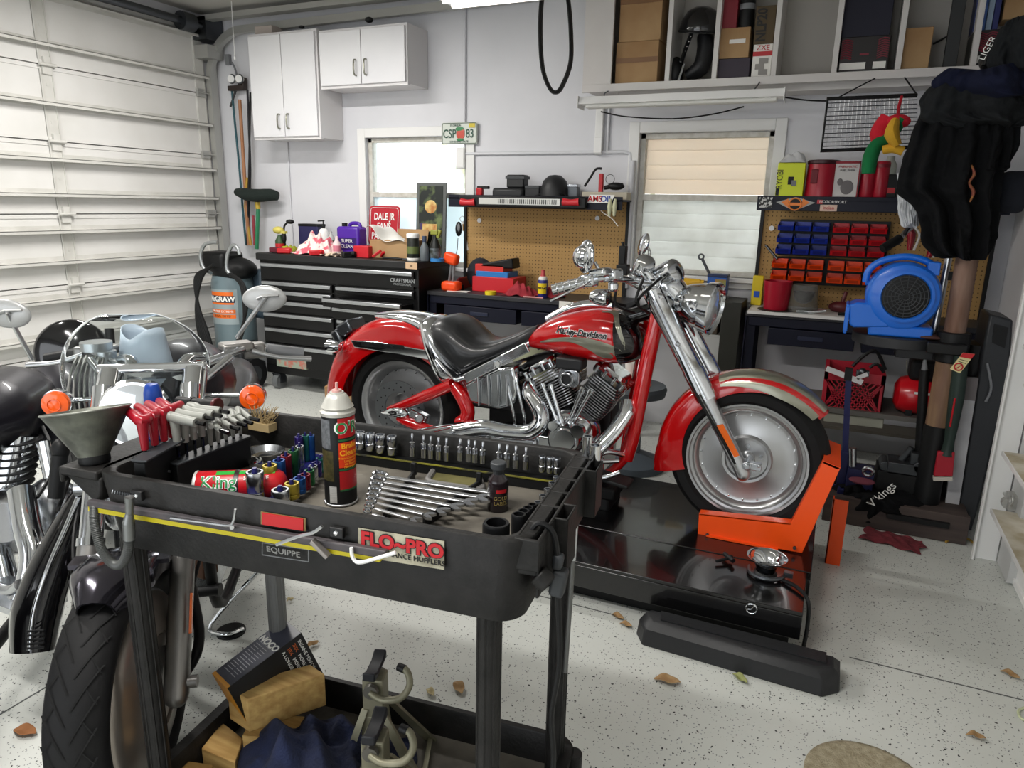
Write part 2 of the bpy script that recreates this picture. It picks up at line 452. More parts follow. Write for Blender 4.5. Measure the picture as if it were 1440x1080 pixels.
t = thing('wall_outlet', 'narrow white switch box on the conduit left of the pegboard', 'socket', (-2.64, YB-.02, 1.74))
part('housing', MB().bx(-2.675, -2.60, YB-.035, YB, 1.75, 1.90), WHITE, t, w=True, bevel=.006)
part('cover', MB().bx(-2.668, -2.607, YB-.039, YB-.035, 1.76, 1.89), GWHITE, t, w=True, bevel=.002)
t = thing('wall_outlet', 'tall white switch box under the left end of the strip light', 'socket', (-1.57, YB-.02, 1.83))
part('housing', MB().bx(-1.60, -1.545, YB-.04, YB, 1.84, 2.16), WHITE, t, w=True, bevel=.006)
part('cover', MB().bx(-1.60, -1.545, YB-.05, YB-.04, 1.85, 1.95), GWHITE, t, w=True, bevel=.003)

# ---------------------------------------------------------------- left garage door
GD = mat('garage_door_paint', '#d3d2ce', .5, col2='#dcdbd8', scale=2.5, bump=.05, bscale=8)
GD2 = mat('garage_door_steel', '#d0cfca', .42, col2='#c2c1bb', scale=6)
GALV = mat('galvanised_steel', '#b4b4b0', .42, .6, bump=.05)
d1 = thing('door_1', None, None, (XL, 2.0, 0)); tag(d1, kind='structure')
part('light_block_sheet', MB().bx(XL-.05, XL-.036, -2.3, 4.86, 0, 2.9), GD, d1, w=True)  # added unseen sheet that stops daylight leaking through the panel gaps
zh = [0.0, .38, .875, 1.372, 1.862, 2.355, 2.86]
for a, b in zip(zh, zh[1:]):
    part('panel', MB().bx(XL-.035, XL, -2.3, 4.80, a+.004, b-.004).bx(XL, XL+.006, -2.3, 4.8, a+.004, a+.03).bx(XL, XL+.006, -2.3, 4.8, b-.03, b-.004), GD, d1, w=True)
for z in (.29, .52, .785, 1.05, 1.262, 1.512, 1.748, 2.112, 2.488, 2.80):
    s = MB()
    s.bx(XL, XL+.075, -2.3, 4.78, z-.004, z).bx(XL+.072, XL+.075, -2.3, 4.78, z-.022, z).bx(XL, XL+.003, -2.3, 4.78, z-.03, z+.03)
    part('strut', s, GD2, d1, w=True)
for y in (3.42, 1.2, -.9):
    for a, b in zip(zh, zh[1:]):
        s = MB().bx(XL, XL+.012, y-.045, y-.038, a, b).bx(XL, XL+.012, y+.038, y+.045, a, b).bx(XL, XL+.004, y-.045, y+.045, a, b)
        for q in (.25, .5, .75): s.box((XL+.005, y, lerp(a, b, q)), (.004, .016, .022))
        part('stile', s, GD2, d1, w=True)
        part('hinge', MB().bx(XL+.004, XL+.02, y-.03, y+.035, b-.06, b-.012).bx(XL+.004, XL+.03, y-.02, y+.025, b-.012, b+.05).cyl((XL+.035, y-.06, b), (XL+.035, y+.06, b), .011, n=10), GD2, d1, w=True)
for a, b in zip(zh, zh[1:]):
    part('end_stile', MB().bx(XL, XL+.014, 4.69, 4.78, a+.004, b-.004), GD2, d1, w=True)
    part('roller_hinge', MB().bx(XL+.012, XL+.04, 4.68, 4.76, b-.03, b+.03).cyl((XL+.05, 4.68, b), (XL+.05, 4.86, b), .006, n=8).cyl((XL+.05, 4.80, b), (XL+.05, 4.825, b), .022, n=14), GALV, d1, w=True)
tk = [(XL+.05, 4.81, .0), (XL+.05, 4.81, 1.2), (XL+.05, 4.81, 2.45)]
cv = [(XL+.05+.38*(1-math.cos(rad(a))), 4.81, 2.45+.38*math.sin(rad(a))) for a in range(10, 91, 10)]
path = tk + cv + [(-3.2, 4.81, 2.84), (-2.0, 4.81, 2.85)]
part('track', MB().loft([[(p[0]-nx*.028, 4.79, p[2]-nz*.028), (p[0]+nx*.028, 4.79, p[2]+nz*.028), (p[0]+nx*.028, 4.835, p[2]+nz*.028), (p[0]-nx*.028, 4.835, p[2]-nz*.028)]
    for p, (nx, nz) in ((q, ((1, 0) if i < 3 else ((math.cos(rad((i-2)*10)), -math.sin(rad((i-2)*10))) if i < 12 else (0, -1)))) for i, q in enumerate(path))]), GALV, d1, w=True)
part('jamb', MB().bx(XL-.02, XL+.06, 4.845, 4.88, 0, 2.6).bx(XL-.02, XL+.16, 4.70, 4.86, 2.62, 2.72), GALV, d1, w=True)
part('header_rail', MB().bx(XL, -1.9, 4.70, 4.78, 2.90, 2.94), GALV, d1, w=True)
part('torsion_bracket', MB().bx(XL, XL+.16, 4.70, 4.88, 2.76, 2.93).cyl((XL+.1, 1.0, 2.86), (XL+.1, 4.8, 2.86), .03, n=14).cyl((XL+.1, 4.5, 2.86), (XL+.1, 4.62, 2.86), .07, n=18), STEEL, d1, w=True)

# ---------------------------------------------------------------- right garage door
SH = mat('dusty_ledge', '#a79c83', .85, col2='#c9c4b6', scale=9)
d2 = thing('door_2', None, None, (.8, 2.0, 0)); tag(d2, kind='structure')
zr = [.01, .33, .84, 1.34, 1.84, 2.29]
for a, b in zip(zr, zr[1:]):
    part('panel', MB().bx(.83, .862, -2.3, 3.50, a, b-.006).bx(.822, .83, -2.3, 3.5, a, a+.025).bx(.822, .83, -2.3, 3.5, b-.03, b-.006), GWHITE, d2, w=True)
    part('roller_hinge', MB().bx(.77, .80, 3.38, 3.45, b-.03, b+.03).cyl((.775, 3.36, b), (.775, 3.5, b), .006, n=8).cyl((.775, 3.40, b-.012), (.775, 3.43, b-.012), .024, n=14).torus((.775, 3.36, b+.02), .02, .004, (1, 0, 0), 16, 6), GALV, d2, w=True)
for z in (.30, .555, 1.00, 1.5, 1.9):
    part('ledge', MB().bx(.712, .83, -2.3, 3.36, z-.004, z), SH, d2, w=True)
    part('ledge_lip', MB().bx(.708, .712, -2.3, 3.362, z-.016, z+.002), GWHITE, d2, w=True)
part('end_stile', MB().bx(.80, .83, 3.30, 3.5, .01, 2.29), mat('stile_paint', '#b9bab9', .5), d2, w=True)
part('track', MB().bx(.705, .712, 3.50, 3.53, 0, 2.4).bx(.712, .80, 3.526, 3.53, 0, 2.4), GWHITE, d2, w=True)
# things outside that the clear pane shows
LEAF = mat('outside_foliage', '#4c7a2c', .7, col2='#b0b64a', scale=6)
b = MB(); r_ = random.Random(3)
for i in range(420):
    c = Vector((-3.6+r_.gauss(.35, .55), 7.4+r_.uniform(-.4, .5), 1.9+r_.gauss(0, .42)))
    a = r_.uniform(0, 6.28); q = r_.uniform(.04, .1); u = Vector((math.cos(a), r_.uniform(-.4, .4), math.sin(a)))*q; w_ = Vector((-math.sin(a), r_.uniform(-.3, .3), math.cos(a)))*q*.45
    b.loft([[c-u, c+w_, c+u, c-w_]], cap=False); vs = [b.bm.verts.new(p) for p in (c-u, c+w_, c+u, c-w_)]; b.bm.faces.new(vs)
one('shrub', 'pale green shrub seen blurred outside the left window', 'shrub', b, LEAF)
# ---------------------------------------------------------------- wall cabinets
CABM = mat('cabinet_white', '#dcdcdd', .42, col2='#d3d3d6', scale=1.5); CABI = mat('cabinet_side', '#d6d4d4', .45)
def cabinet(label, x0, x1, z0, z1, yf, hx):
    t = thing('wall_cabinet', label, 'cabinet', ((x0+x1)/2, (yf+YB)/2, z0))
    part('body', MB().bx(x0, x1, yf+.02, YB-.002, z0, z1), CABI, t, w=True, bevel=.002)
    m = (x0+x1)/2
    for a, b, h in ((x0+.012, m-.003, m-.045), (m+.003, x1-.012, m+.045)):
        d = part('door', MB().bx(a, b, yf, yf+.019, z0+.012, z1-.02), CABM, t, w=True, bevel=.002)
        part('handle', MB().tube([(h, yf, z0+.07), (h, yf-.028, z0+.08), (h, yf-.028, z0+.165), (h, yf, z0+.175)], .006, 8, k=3), mat('handle_nickel', '#8b8b7f', .35, .8), d, w=True)
    part('bottom_rail', MB().bx(x0, x1, yf+.02, yf+.05, z0-.008, z0), CABI, t, w=True)
    return t
cabinet('tall white two-door wall cabinet hung at the left', -4.372, -3.712, 1.968, 2.735, 4.60, 0)
cabinet('short white two-door wall cabinet right of the tall one', -3.690, -2.925, 2.318, 2.715, 4.60, 0)
pbox('carton', 'small flat box lying on top of the tall white cabinet', 'box', 358, 36, 382, 47, 4.7, .12, mat('dusty_box', '#b5aaa2', .8), z0=2.737)
one('knob', 'black knob lying on top of the short white cabinet', 'knob', MB().ell(atY(519, 28, 4.66), (.03, .03, .02)), BLK)
one('knob', 'small black cap on top of the tall white cabinet', 'knob', MB().ell(atY(424, 38, 4.66), (.025, .02, .012)), BLK)
# pull cord and hose hooks by the garage door
t = thing('pull_cord', 'thin white pull cord hanging from the door track', 'cord', atY(330, 82, 4.6))
part('string', MB().tube([atY(324, -20, 4.6), atY(330, 80, 4.6)], .003, 6), GWHITE, t, w=True); part('toggle', MB().ell(atY(330, 82, 4.6), (.008, .008, .014)), GWHITE, t, w=True)
gm = thing('gauge_manifold', 'two-dial gauge manifold with hoses hung on the wall left of the tall cabinet', 'gauge', atY(332, 112, 4.82))
for x in (326, 337):
    d = part('dial', MB().cyl(atY(x, 111, 4.80), atY(x, 111, 4.84), .034, n=24), GWHITE, gm, w=True)
    part('bezel', MB().torus(atY(x, 111, 4.80), .034, .006, (0, 1, 0), 24, 8), STEEL, d, w=True)
part('valve_block', MB().box(atY(333, 124, 4.83), (.16, .05, .04)).box(atY(341, 118, 4.84), (.06, .05, .10)), mat('dark_valve', '#2b211c', .5), gm, w=True, bevel=.005)
part('wall_hook', MB().box(atY(321, 84, 4.88), (.04, .03, .08)).tube([atY(326, 88, 4.86), atY(330, 95, 4.85), atY(333, 106, 4.85)], .008, 8), GREY, gm, w=True)
for pts, c, lb in (([(326, 126), (330, 170), (336, 230), (341, 290), (346, 345)], '#274f58', 'teal hose'), ([(348, 126), (350, 180), (352, 240), (350, 300), (352, 345)], '#1b1c22', 'black hose'), ([(332, 126), (324, 150)], '#303030', 'short dark hose')):
    part('hose', MB().tube([atY(x, y, 4.84) for x, y in pts], .009, 8, k=3), mat('hose'+c, c, .5), gm, w=True, label=lb)
def pole(label, pts, r, mt, nm='broom_handle'): return one(nm, label, 'handle', MB().tube([atY(x, y, 4.80) for x, y in pts], r, 10, k=2), mt)
pole('reddish wooden pole leaning on the wall left of the push broom', [(337, 140), (350, 345)], .0145, mat('red_wood', '#9a6a48', .5)); pole('slim yellow wooden pole leaning crosswise beside the push broom', [(348, 250), (345, 290), (353, 345)], .012, mat('yellow_wood', '#a8842f', .5))
pole('thin black rod leaning beside the wooden poles', [(352, 130), (350, 250), (347, 345)], .008, BLK)
pb = thing('push_broom', 'push broom stored upside down with a dark bristle head and green handle', 'broom', atY(362, 345, 4.78))
part('head', MB().tube([atY(333, 270, 4.78), atY(345, 273, 4.76), (atY(362, 275, 4.76)), atY(380, 274, 4.76), atY(391, 276, 4.78)], [.03, .05, .055, .05, .035], 14, k=3), mat('bristle_black', '#16211d', .9, bump=.6, bscale=120), pb, w=True)
part('collar', MB().cyl(atY(362, 284, 4.78), atY(363, 294, 4.78), .022, .02), mat('yellow_collar', '#b59a38', .5), pb, w=True)
part('handle', MB().cyl(atY(363, 293, 4.78), atY(361, 350, 4.78), .017, n=14), mat('green_handle', '#2d7a54', .4), pb, w=True)
one('broom_handle', 'short maroon handle leaning between the wooden pole and green handle', 'handle', MB().tube([atY(356, 303, 4.8), atY(358, 345, 4.8)], .011, 8), mat('maroon', '#8a2f38', .5))
# ---------------------------------------------------------------- tool chest
CHB = mat('chest_black', '#0c0c0d', .35, spec=.4); TRIM = mat('drawer_trim', '#b4b7ba', .3, .85)
CX0, CX1, CY, CZT = -4.15, -2.69, 4.33, 1.092
tc = thing('tool_chest', 'large black rolling tool chest with silver drawer trims', 'tool chest', ((CX0+CX1)/2, 4.58, 0))
part('body', MB().bx(CX0, CX1, CY+.02, 4.84, .13, CZT), CHB, tc, w=True, bevel=.006)
part('top_edge', MB().bx(CX0-.01, CX1+.01, CY-.012, 4.85, CZT-.05, CZT+.002), mat('chest_top', '#1b1b1c', .5), tc, w=True, bevel=.006)
def drawer(x0, x1, z1, z0, out=0., lab=None):
    d = part('drawer', MB().bx(x0, x1, CY-out, CY+.03, z0, z1) if not out else MB().bx(x0, x1, CY-out, CY-out+.012, z0, z1).bx(x0+.02, x0+.03, CY-out, CY+.1, z0, z1-.02).bx(x1-.03, x1-.02, CY-out, CY+.1, z0, z1-.02).bx(x0+.02, x1-.02, CY-out, CY+.1, z0, z0+.005), CHB, tc, w=True, bevel=.002, label=lab)
    part('handle', MB().bx(x0+.004, x1-.004, CY-out-.018, CY-out, z1-.034, z1-.006), TRIM, d, w=True, bevel=.005)
    return d
drawer(CX0+.03, CX1-.03, 1.025, .895)
def zat(x, y): return atY(x, y, CY).z
XM = atY(470, 420, CY).x
zl = [.885, .815, .735, .635, .515, .385, .20]
for a, b in zip(zl, zl[1:]): drawer(CX0+.03, XM-.02, a, b+.01)
zr_ = [(.885, .825, 0), (.815, .745, .16), (.735, .645, .05), (.635, .525, 0), (.515, .395, 0), (.385, .21, 0)]
for a, b, o in zr_: drawer(XM+.02, CX1-.03, a, b, o, 'pulled-out drawer' if o else None)
cm = atY(566, 394, CY-.002)
nmp = part('name_badge', MB().box(V(cm.x, CY-.001, .945), (.27, .003, .055)), BLK, tc, w=True)
ftext('CRAFTSMAN', .036, V(cm.x, CY-.004, .955), TRIM, nmp, bold=.001); ftext('PROFESSIONAL', .022, V(cm.x, CY-.004, .928), TRIM, nmp)
for x in (-4.05, -2.80):
    for y in (4.38, 4.78):
        c = part('caster', MB().cyl((x-.025, y, .062), (x+.025, y, .062), .062, n=26).cyl((x-.03, y, .062), (x+.03, y, .062), .035, n=16), mat('caster_grey', '#76797a', .4, .4), tc, w=True)
        part('fork', MB().bx(x-.04, x-.032, y-.03, y+.03, .05, .13).bx(x+.032, x+.04, y-.03, y+.03, .05, .13).bx(x-.04, x+.04, y-.04, y+.04, .122, .13), STEEL, c, w=True)
a = atY(579, 372, CY-.014); st_ = part('paper_tag', MB().bx(a.x-.05, a.x+.045, CY-.016, CY-.013, 1.045, 1.09), mat('beige_tag', '#c9a987', .7), tc, w=True)
ftext('01', .02, V(a.x, CY-.018, 1.066), BI, st_)
part('lower_sticker', MB().bx(-4.02, -3.72, CY-.002, CY+.02, .20, .27), mat('patch_sticker', '#8e9a8a', .5, col2='#b06a5c', scale=18, lo=.45, hi=.55), tc, w=True, label='faded picture sticker')
# ---------------------------------------------------------------- air compressor
ac_ = atZ(332, 545, 0); AX, AY = atY(331, 450, 4.36).x, 4.36
cmpx = thing('air_compressor', 'upright grey-blue air compressor with wheels between the garage door and tool chest', 'compressor', (AX, AY, 0))
TK = mat('tank_teal', '#66777d', .35)
part('tank', MB().lathe([(0, .10), (.10, .11), (.15, .15), (.165, .20), (.165, .84), (.15, .90), (.09, .94), (0, .95)], (AX, AY, 0), n=36), TK, cmpx, w=True)
part('base', MB().box((AX, AY-.02, .14), (.34, .34, .10)).box((AX+.14, AY-.05, .25), (.10, .2, .26)), mat('base_black', '#1c1f22', .5), cmpx, w=True, bevel=.03)
for x in (-.24, .26):
    w_ = part('wheel', MB().cyl((AX+x-.035, AY-.12, .13), (AX+x+.035, AY-.12, .13), .13, n=32), RUB, cmpx, w=True)
    part('hub', MB().cyl((AX+x-.04, AY-.12, .13), (AX+x+.04, AY-.12, .13), .07, n=20).cyl((AX+x-.045, AY-.12, .13), (AX+x+.045, AY-.12, .13), .015, n=10), DGREY, w_, w=True)
part('pump_cover', MB().box((AX-.05, AY-.05, 1.02), (.26, .24, .14)).ell((AX+.02, AY, .95), (.2, .17, .10)), BLK, cmpx, w=True, bevel=.03)
def apx(x, y, Y=4.15): return atY(x, y, Y)
for pts in (([(297, 384), (287, 378), (282, 360), (287, 345), (297, 341), (306, 341)]), ([(325, 387), (319, 378), (320, 358), (327, 345), (334, 349), (337, 358)])):
    part('handle_bar', MB().tube([apx(*p) for p in pts], .014, 12, k=5), mat('handle_grey', '#a3a7a8', .3, .7), cmpx, w=True)
LB = part('label', cband(.1655, .52, .80, (AX, AY), -130, -35, 16, .001) if False else MB().lathe([(.1662, .52), (.1662, .80)], (AX, AY, 0), n=16, a0=-125, a1=-35), mat('compressor_label', '#8f9c9f', .4), cmpx, w=True)
part('orange_label', MB().lathe([(.1668, .57), (.1668, .60)], (AX, AY, 0), n=16, a0=-122, a1=-42).lathe([(.1668, .61), (.1668, .64)], (AX, AY, 0), n=16, a0=-122, a1=-42).lathe([(.1668, .68), (.1668, .78)], (AX, AY, 0), n=16, a0=-120, a1=-45), mat('label_orange', '#e06a1c', .4), LB, w=True)
part('black_label', MB().lathe([(.1672, .695), (.1672, .75)], (AX, AY, 0), n=16, a0=-122, a1=-42), mat('label_navy', '#1d2c3d', .4), LB, w=True)
def ctext(s, size, az, z, mt, par, bold=0., sx=1.):
    o = text('lettering', s, size, (0, 0, 0), (1, 0, 0), (0, 1, 0), mt, par, bold=bold, sx=sx); bI = ROOTM[cmpx.name].inverted()
    for v in o.data.vertices:
        q = rad(az)+v.co.x/.1675; v.co = bI @ V(AX+math.cos(q)*(.1676+v.co.z), AY+math.sin(q)*(.1676+v.co.z), z+v.co.y)
ctext('McGRAW', .058, -82, .722, WI, LB, .002, .95); ctext('OIL-FREE EXTREME', .024, -82, .624, WI, LB); ctext('20 GAL 135 PSI', .024, -82, .586, BI, LB)
hm = MB()
for k in range(6):
    hm.tube([apx(300-k*1.2, 372+k, 4.12), apx(284-k*1.8, 390, 4.12), apx(276-k*.8+k*1.4, 430, 4.10), apx(280+k*2.6, 470, 4.10), apx(290+k*2, 492+k, 4.12)], .012, 8, k=6)
for k in range(4):
    hm.tube([apx(322+k, 385, 4.10), apx(338+k*1.5, 400, 4.10), apx(343+k*1.4, 430, 4.08), apx(342-k, 465, 4.08), apx(332-k, 490, 4.10)], .011, 8, k=6)
one('air_hose', 'coils of black air hose draped round the grey-blue compressor tank', 'hose', hm, BLK)
one('fuel_can', 'faded blue-grey container with red cap behind the compressor', 'container', MB().box((-4.33, 4.55, .74), (.20, .2, .4)), mat('slate_blue', '#35434e', .5), bevel=.04)
# ---------------------------------------------------------------- things on the chest top
ZT = CZT+.003
PJ = thing('jug', 'purple plastic jug with white lettering on the tool chest', 'jug', V(*atY(493, 345, 4.62)[:2], ZT))
a, b, c, d = rect(477, 306, 508, 345, 4.62)
part('body', MB().bx(a, b, 4.58, 4.70, ZT, ZT+.215), mat('purple_plastic', '#4a1f96', .35), PJ, w=True, bevel=.02)
part('label_patch', MB().bx(a+.02, b-.02, 4.577, 4.58, ZT+.04, ZT+.13), mat('purple_dark', '#2b1260', .4), PJ, w=True)
part('handle', MB().tube([(a+.08, 4.64, ZT+.19), (a+.10, 4.64, ZT+.235), (b-.03, 4.64, ZT+.235), (b-.02, 4.64, ZT+.18)], .014, 10, k=4), mat('purple_plastic', '#4a1f96'), PJ, w=True)
part('cap', MB().cyl((a+.04, 4.64, ZT+.2), (a+.04, 4.64, ZT+.24), .022), BLK, PJ, w=True)
for i, s in enumerate(('SUPER', 'CLEAN')): ftext(s, .038, V((a+b)/2, 4.574, ZT+.105-.04*i), WI, PJ)
t, p = plathe('pump_bottle', 'white pump bottle with black pump on the tool chest', 'bottle', 455, 325, 4.68, [(.035, 0), (.042, .004), (.042, .15), (.03, .18), (.016, .19)], GWHITE, z0=ZT, parts=(('pump', [(.014, .19), (.014, .21), (.005, .21), (.005, .25), (0, .25)], BLK),))
part('spout', MB().bar(p+V(.01, 0, .25), p+V(-.05, 0, .245), .012, .01), BLK, t, w=True)
plathe('bottle', 'small white bottle with pointed cap in front of the purple jug', 'bottle', 474, 347, 4.50, [(.028, 0), (.03, .01), (.03, .09), (.012, .115), (.012, .14), (0, .145)], mat('pinkish_white', '#ddc9c9', .4), z0=ZT, parts=(('label', [(.0305, .03), (.0305, .075)], mat('pink_label', '#c9788a', .5)),))
plathe('bottle', 'grey-white spray bottle behind the small white bottle', 'bottle', 466, 345, 4.66, [(.026, 0), (.028, .01), (.028, .12), (.01, .15), (.01, .17), (0, .17)], mat('bottle_grey', '#b9bcb9', .4), z0=ZT, parts=(('label', [(.0285, .03), (.0285, .10)], mat('green_label', '#3c6a4c', .5)),))
pbox('carton', 'low dark blue box behind the pink rags on the tool chest', 'box', 420, 315, 447, 345, 4.72, .1, mat('indigo_box', '#26244f', .5), z0=ZT, lid=BLK)
drape('rag', 'bundle of pink and white shop rags on the tool chest', (-3.70, 4.52, ZT), .19, .13, .17, mat('pink_rag', '#cf5f6e', .9, col2='#e9d3cd', scale=16, lo=.44, hi=.52, bump=.6, bscale=50), 12, 'rag')
drape('rag', 'small pile of cream scraps at the front edge of the tool chest', (-3.45, 4.40, ZT), .12, .045, .03, mat('cream_rag', '#c9b7a0', .9, col2='#3a2e28', scale=25, lo=.45, hi=.55), 3, 'rag', n=36)
t, r_ = pbox('tray', 'red plastic tray between the rags and cardboard box on the chest', 'tray', 497, 346, 518, 360, 4.40, .09, mat('red_tray', '#c01c28', .4), z0=ZT); 
one('clamp', 'small bright red clamp by the black pliers on the chest', 'clamp', MB().bar((-3.10, 4.38, ZT+.012), (-3.05, 4.42, ZT+.06), .03, .02).bar((-3.05, 4.42, ZT+.02), (-3.0, 4.38, ZT+.05), .02, .02), RED, bevel=.004)
t = thing('pliers', 'black-handled pliers lying in front of the cardboard box', 'pliers', (-2.93, 4.38, ZT))
part('jaw', MB().bar((-2.84, 4.385, ZT+.01), (-2.79, 4.39, ZT+.01), .02, .01), STEEL, t, w=True); part('handle', MB().tube([(-2.84, 4.38, ZT+.01), (-2.92, 4.40, ZT+.012), (-3.0, 4.39, ZT+.01)], .006, 8, k=3), BLK, t, w=True); part('handle', MB().tube([(-2.84, 4.39, ZT+.01), (-2.92, 4.365, ZT+.012), (-3.0, 4.365, ZT+.01)], .006, 8, k=3), BLK, t, w=True)
for i, (x, y) in enumerate(((-4.02, 4.40), (-3.92, 4.38), (-3.60, 4.37), (-3.3, 4.37))):
    one('tool_part', ('maroon lump of tools at the far left of the chest top', 'red tool body beside the yellow gloves on the chest', 'red tool under the pink rags on the chest', 'dark tool in front of the red tray')[i], 'tool', MB().box((x, y, ZT+.022), (.11, .05, .04), (0, 0, 20*i)).cyl((x-.06, y, ZT+.02), (x+.05, y+.01, ZT+.03), .018), (mat('maroon_tool', '#5a1a28', .5), RED, RED, BLK)[i], bevel=.008)
gl_ = drape('gloves', 'crumpled yellow-green work gloves at the left of the tool chest', (-4.02, 4.55, ZT), .08, .07, .06, mat('lime_glove', '#b5b82c', .8, col2='#6d7420', scale=18), 21, 'gloves', n=30)
t = thing('goose_neck_lamp', 'small black goose-neck lamp beside the yellow sprayer on the chest', 'lamp', (-4.10, 4.62, ZT))
part('neck', MB().tube([V(-4.12, 4.62, ZT), V(-4.13, 4.62, ZT+.12), V(-4.12, 4.62, ZT+.20), V(-4.07, 4.62, ZT+.235)], .008, 8, k=5), BLK, t, w=True); part('head', MB().ell((-4.06, 4.62, ZT+.235), (.035, .03, .018)), BLK, t, w=True); part('base', MB().cyl((-4.12, 4.62, ZT), (-4.12, 4.62, ZT+.012), .04), BLK, t, w=True); part('body', MB().ell((-4.115, 4.60, ZT+.11), (.02, .02, .05)), BLK, t, w=True)
t, p = plathe('spray_bottle', 'green and red bottle topped with yellow trigger on the chest', 'bottle', 394, 345, 4.6, [(.035, 0), (.038, .005), (.038, .08), (.016, .12), (.016, .13)], mat('dark_green_bottle', '#2f4a2c', .4), z0=ZT, parts=(('label', [(.0385, .02), (.0385, .06)], RED),))
part('trigger', MB().ell(p+V(-.01, 0, .165), (.05, .035, .03)).box(p+V(.04, 0, .15), (.06, .03, .02)), mat('pale_yellow', '#c9bd5e', .5), t, w=True)
# parking sign
def place(name, label, cat, x0, y0, x1, y1, Y, th, mt, tilt=0, zb=None, r=None):
    a, b, c, d = rect(x0, y0, x1, y1, Y); zb = c if zb is None else zb; h = d-c
    M = Matrix.Translation(V((a+b)/2, Y, zb)) @ Matrix.Rotation(rad(-tilt), 4, 'X')
    t = thing(name, label, cat, M=M)
    part('panel', MB().loft([[V(x, yy, y+h/2) for x, y in roundrect(b-a, h, r or .004, 4)] for yy in (0, th)]), mt, t)
    return t, b-a, h
t, w_, h_ = place('street_sign', 'red parking sign with white lettering leaning at the window', 'sign', 517, 281, 560, 338, 4.80, .003, mat('sign_red', '#b01a2a', .4), 6, 1.16, .03)
fr = MB().tube([V(x, -.002, y+h_/2) for x, y in roundrect(w_-.03, h_-.03, .022, 4)], .0022, 6, True)
part('border', fr, WI, t)
for i, s in enumerate(('DALE JR', 'FANS', 'PARKING')): text('lettering', s, .075, (0, -.003, h_-.085-.075*i), (1, 0, 0), (0, 0, 1), WI, t, sx=.72, bold=.0015)
one('carton', 'cardboard block behind the open box holding up the red sign', 'box', MB().bx(-3.42, -3.2, 4.74, 4.84, ZT, 1.165), CARD)
# open box with paper
t, (a, b, c, d) = pbox('carton', 'open low cardboard box full of white paper on the tool chest', 'box', 520, 338, 574, 360, 4.45, .26, CARD, z0=ZT)
part('flap', MB().box(((a+b)/2+.03, 4.73, d+.03), (b-a-.06, .004, .09), (-15, 0, 0)), CARD, t, w=True)
def pf_(u, v): return (lerp(a-.02, b-.02, u), lerp(4.43, 4.70, v), d+.012+.085*math.exp(-((u-.08)/.2)**2)+.012*math.sin(9*u+5*v)-.02*u)
one('packing_paper', 'white packing paper rising out of the open cardboard box', 'paper', MB().grid(pf_, 24, 14), PAPER, solid=.002, sub=1, sharp=180)
t, p = plathe('can', 'black canister with a white lid on the right of the tool chest', 'can', 581, 364, 4.42, [(.042, 0), (.044, .004), (.044, .16), (.042, .165)], mat('canister_black', '#22251f', .35), z0=ZT, parts=(('lid', [(.045, .16), (.046, .165), (.046, .185), (.043, .19), (0, .19)], GWHITE), ('base_ring', [(.0445, 0), (.0465, .002), (.0465, .018), (.0445, .02)], PAPER), ('label', [(.0445, .05), (.0445, .10)], mat('olive_label', '#5f6b3a', .4))))
plathe('bottle', 'clear grey squeeze bottle next to the black canister', 'bottle', 597, 362, 4.45, [(.03, 0), (.033, .006), (.033, .09), (.013, .13), (.013, .16), (0, .165)], mat('smoky_plastic', '#7d858a', .2, trans=.4), z0=ZT, parts=(('cap', [(.014, .13), (.016, .15), (.016, .175), (0, .175)], mat('slate_cap', '#3c475f', .4)),))
t, p = plathe('spray_bottle', 'dark spray bottle with yellow and orange trigger before the framed poster', 'bottle', 612, 362, 4.5, [(.038, 0), (.042, .008), (.042, .10), (.018, .16), (.018, .18)], mat('bottle_black', '#1e211f', .3), z0=ZT, parts=(('label', [(.0425, .02), (.0425, .09)], mat('silver_label', '#6d7478', .35, col2='#30342c', scale=30)),))
part('trigger', MB().box(p+V(0, 0, .20), (.06, .035, .035)).box(p+V(.03, 0, .19), (.03, .02, .06), (0, 20, 0)), mat('olive_trigger', '#8b8f3a', .4), t, w=True, bevel=.006)
one('tape_roll', 'blue tape roll at the foot of the framed poster', 'tape', MB().lathe([(.03, 0), (.05, 0), (.05, .022), (.03, .022), (.03, 0)], (-2.60, 4.46, ZT), n=26), mat('blue_tape', '#2f78b8', .5))
# framed poster
t, w_, h_ = place('framed_poster', 'tall dark framed poster leaning in front of the left window', 'poster', 584, 261, 625, 366, 4.78, .02, mat('frame_charcoal', '#5a5d5c', .4), 3, ZT)
part('picture', MB().box((0, -.0015, h_/2), (w_-.05, .003, h_-.05)), mat('poster_print', '#1d2320', .35, col2='#67764a', scale=9, lo=.5, hi=.62, detail=6), t)
part('orange_patch', MB().box((-.005, -.0035, h_*.40), (w_*.5, .002, h_*.10)).ell((.0, -.004, h_*.68), (w_*.2, .002, h_*.09)), mat('poster_orange', '#b5773f', .4, col2='#d9c27a', scale=20), t)
part('purple_patch', MB().box((-w_*.28, -.003, h_*.35), (w_*.2, .002, h_*.22)), mat('poster_purple', '#40355e', .4), t)
for x, y in ((-.06, .12), (.07, .2), (-.05, .25), (.04, .36)):
    pass
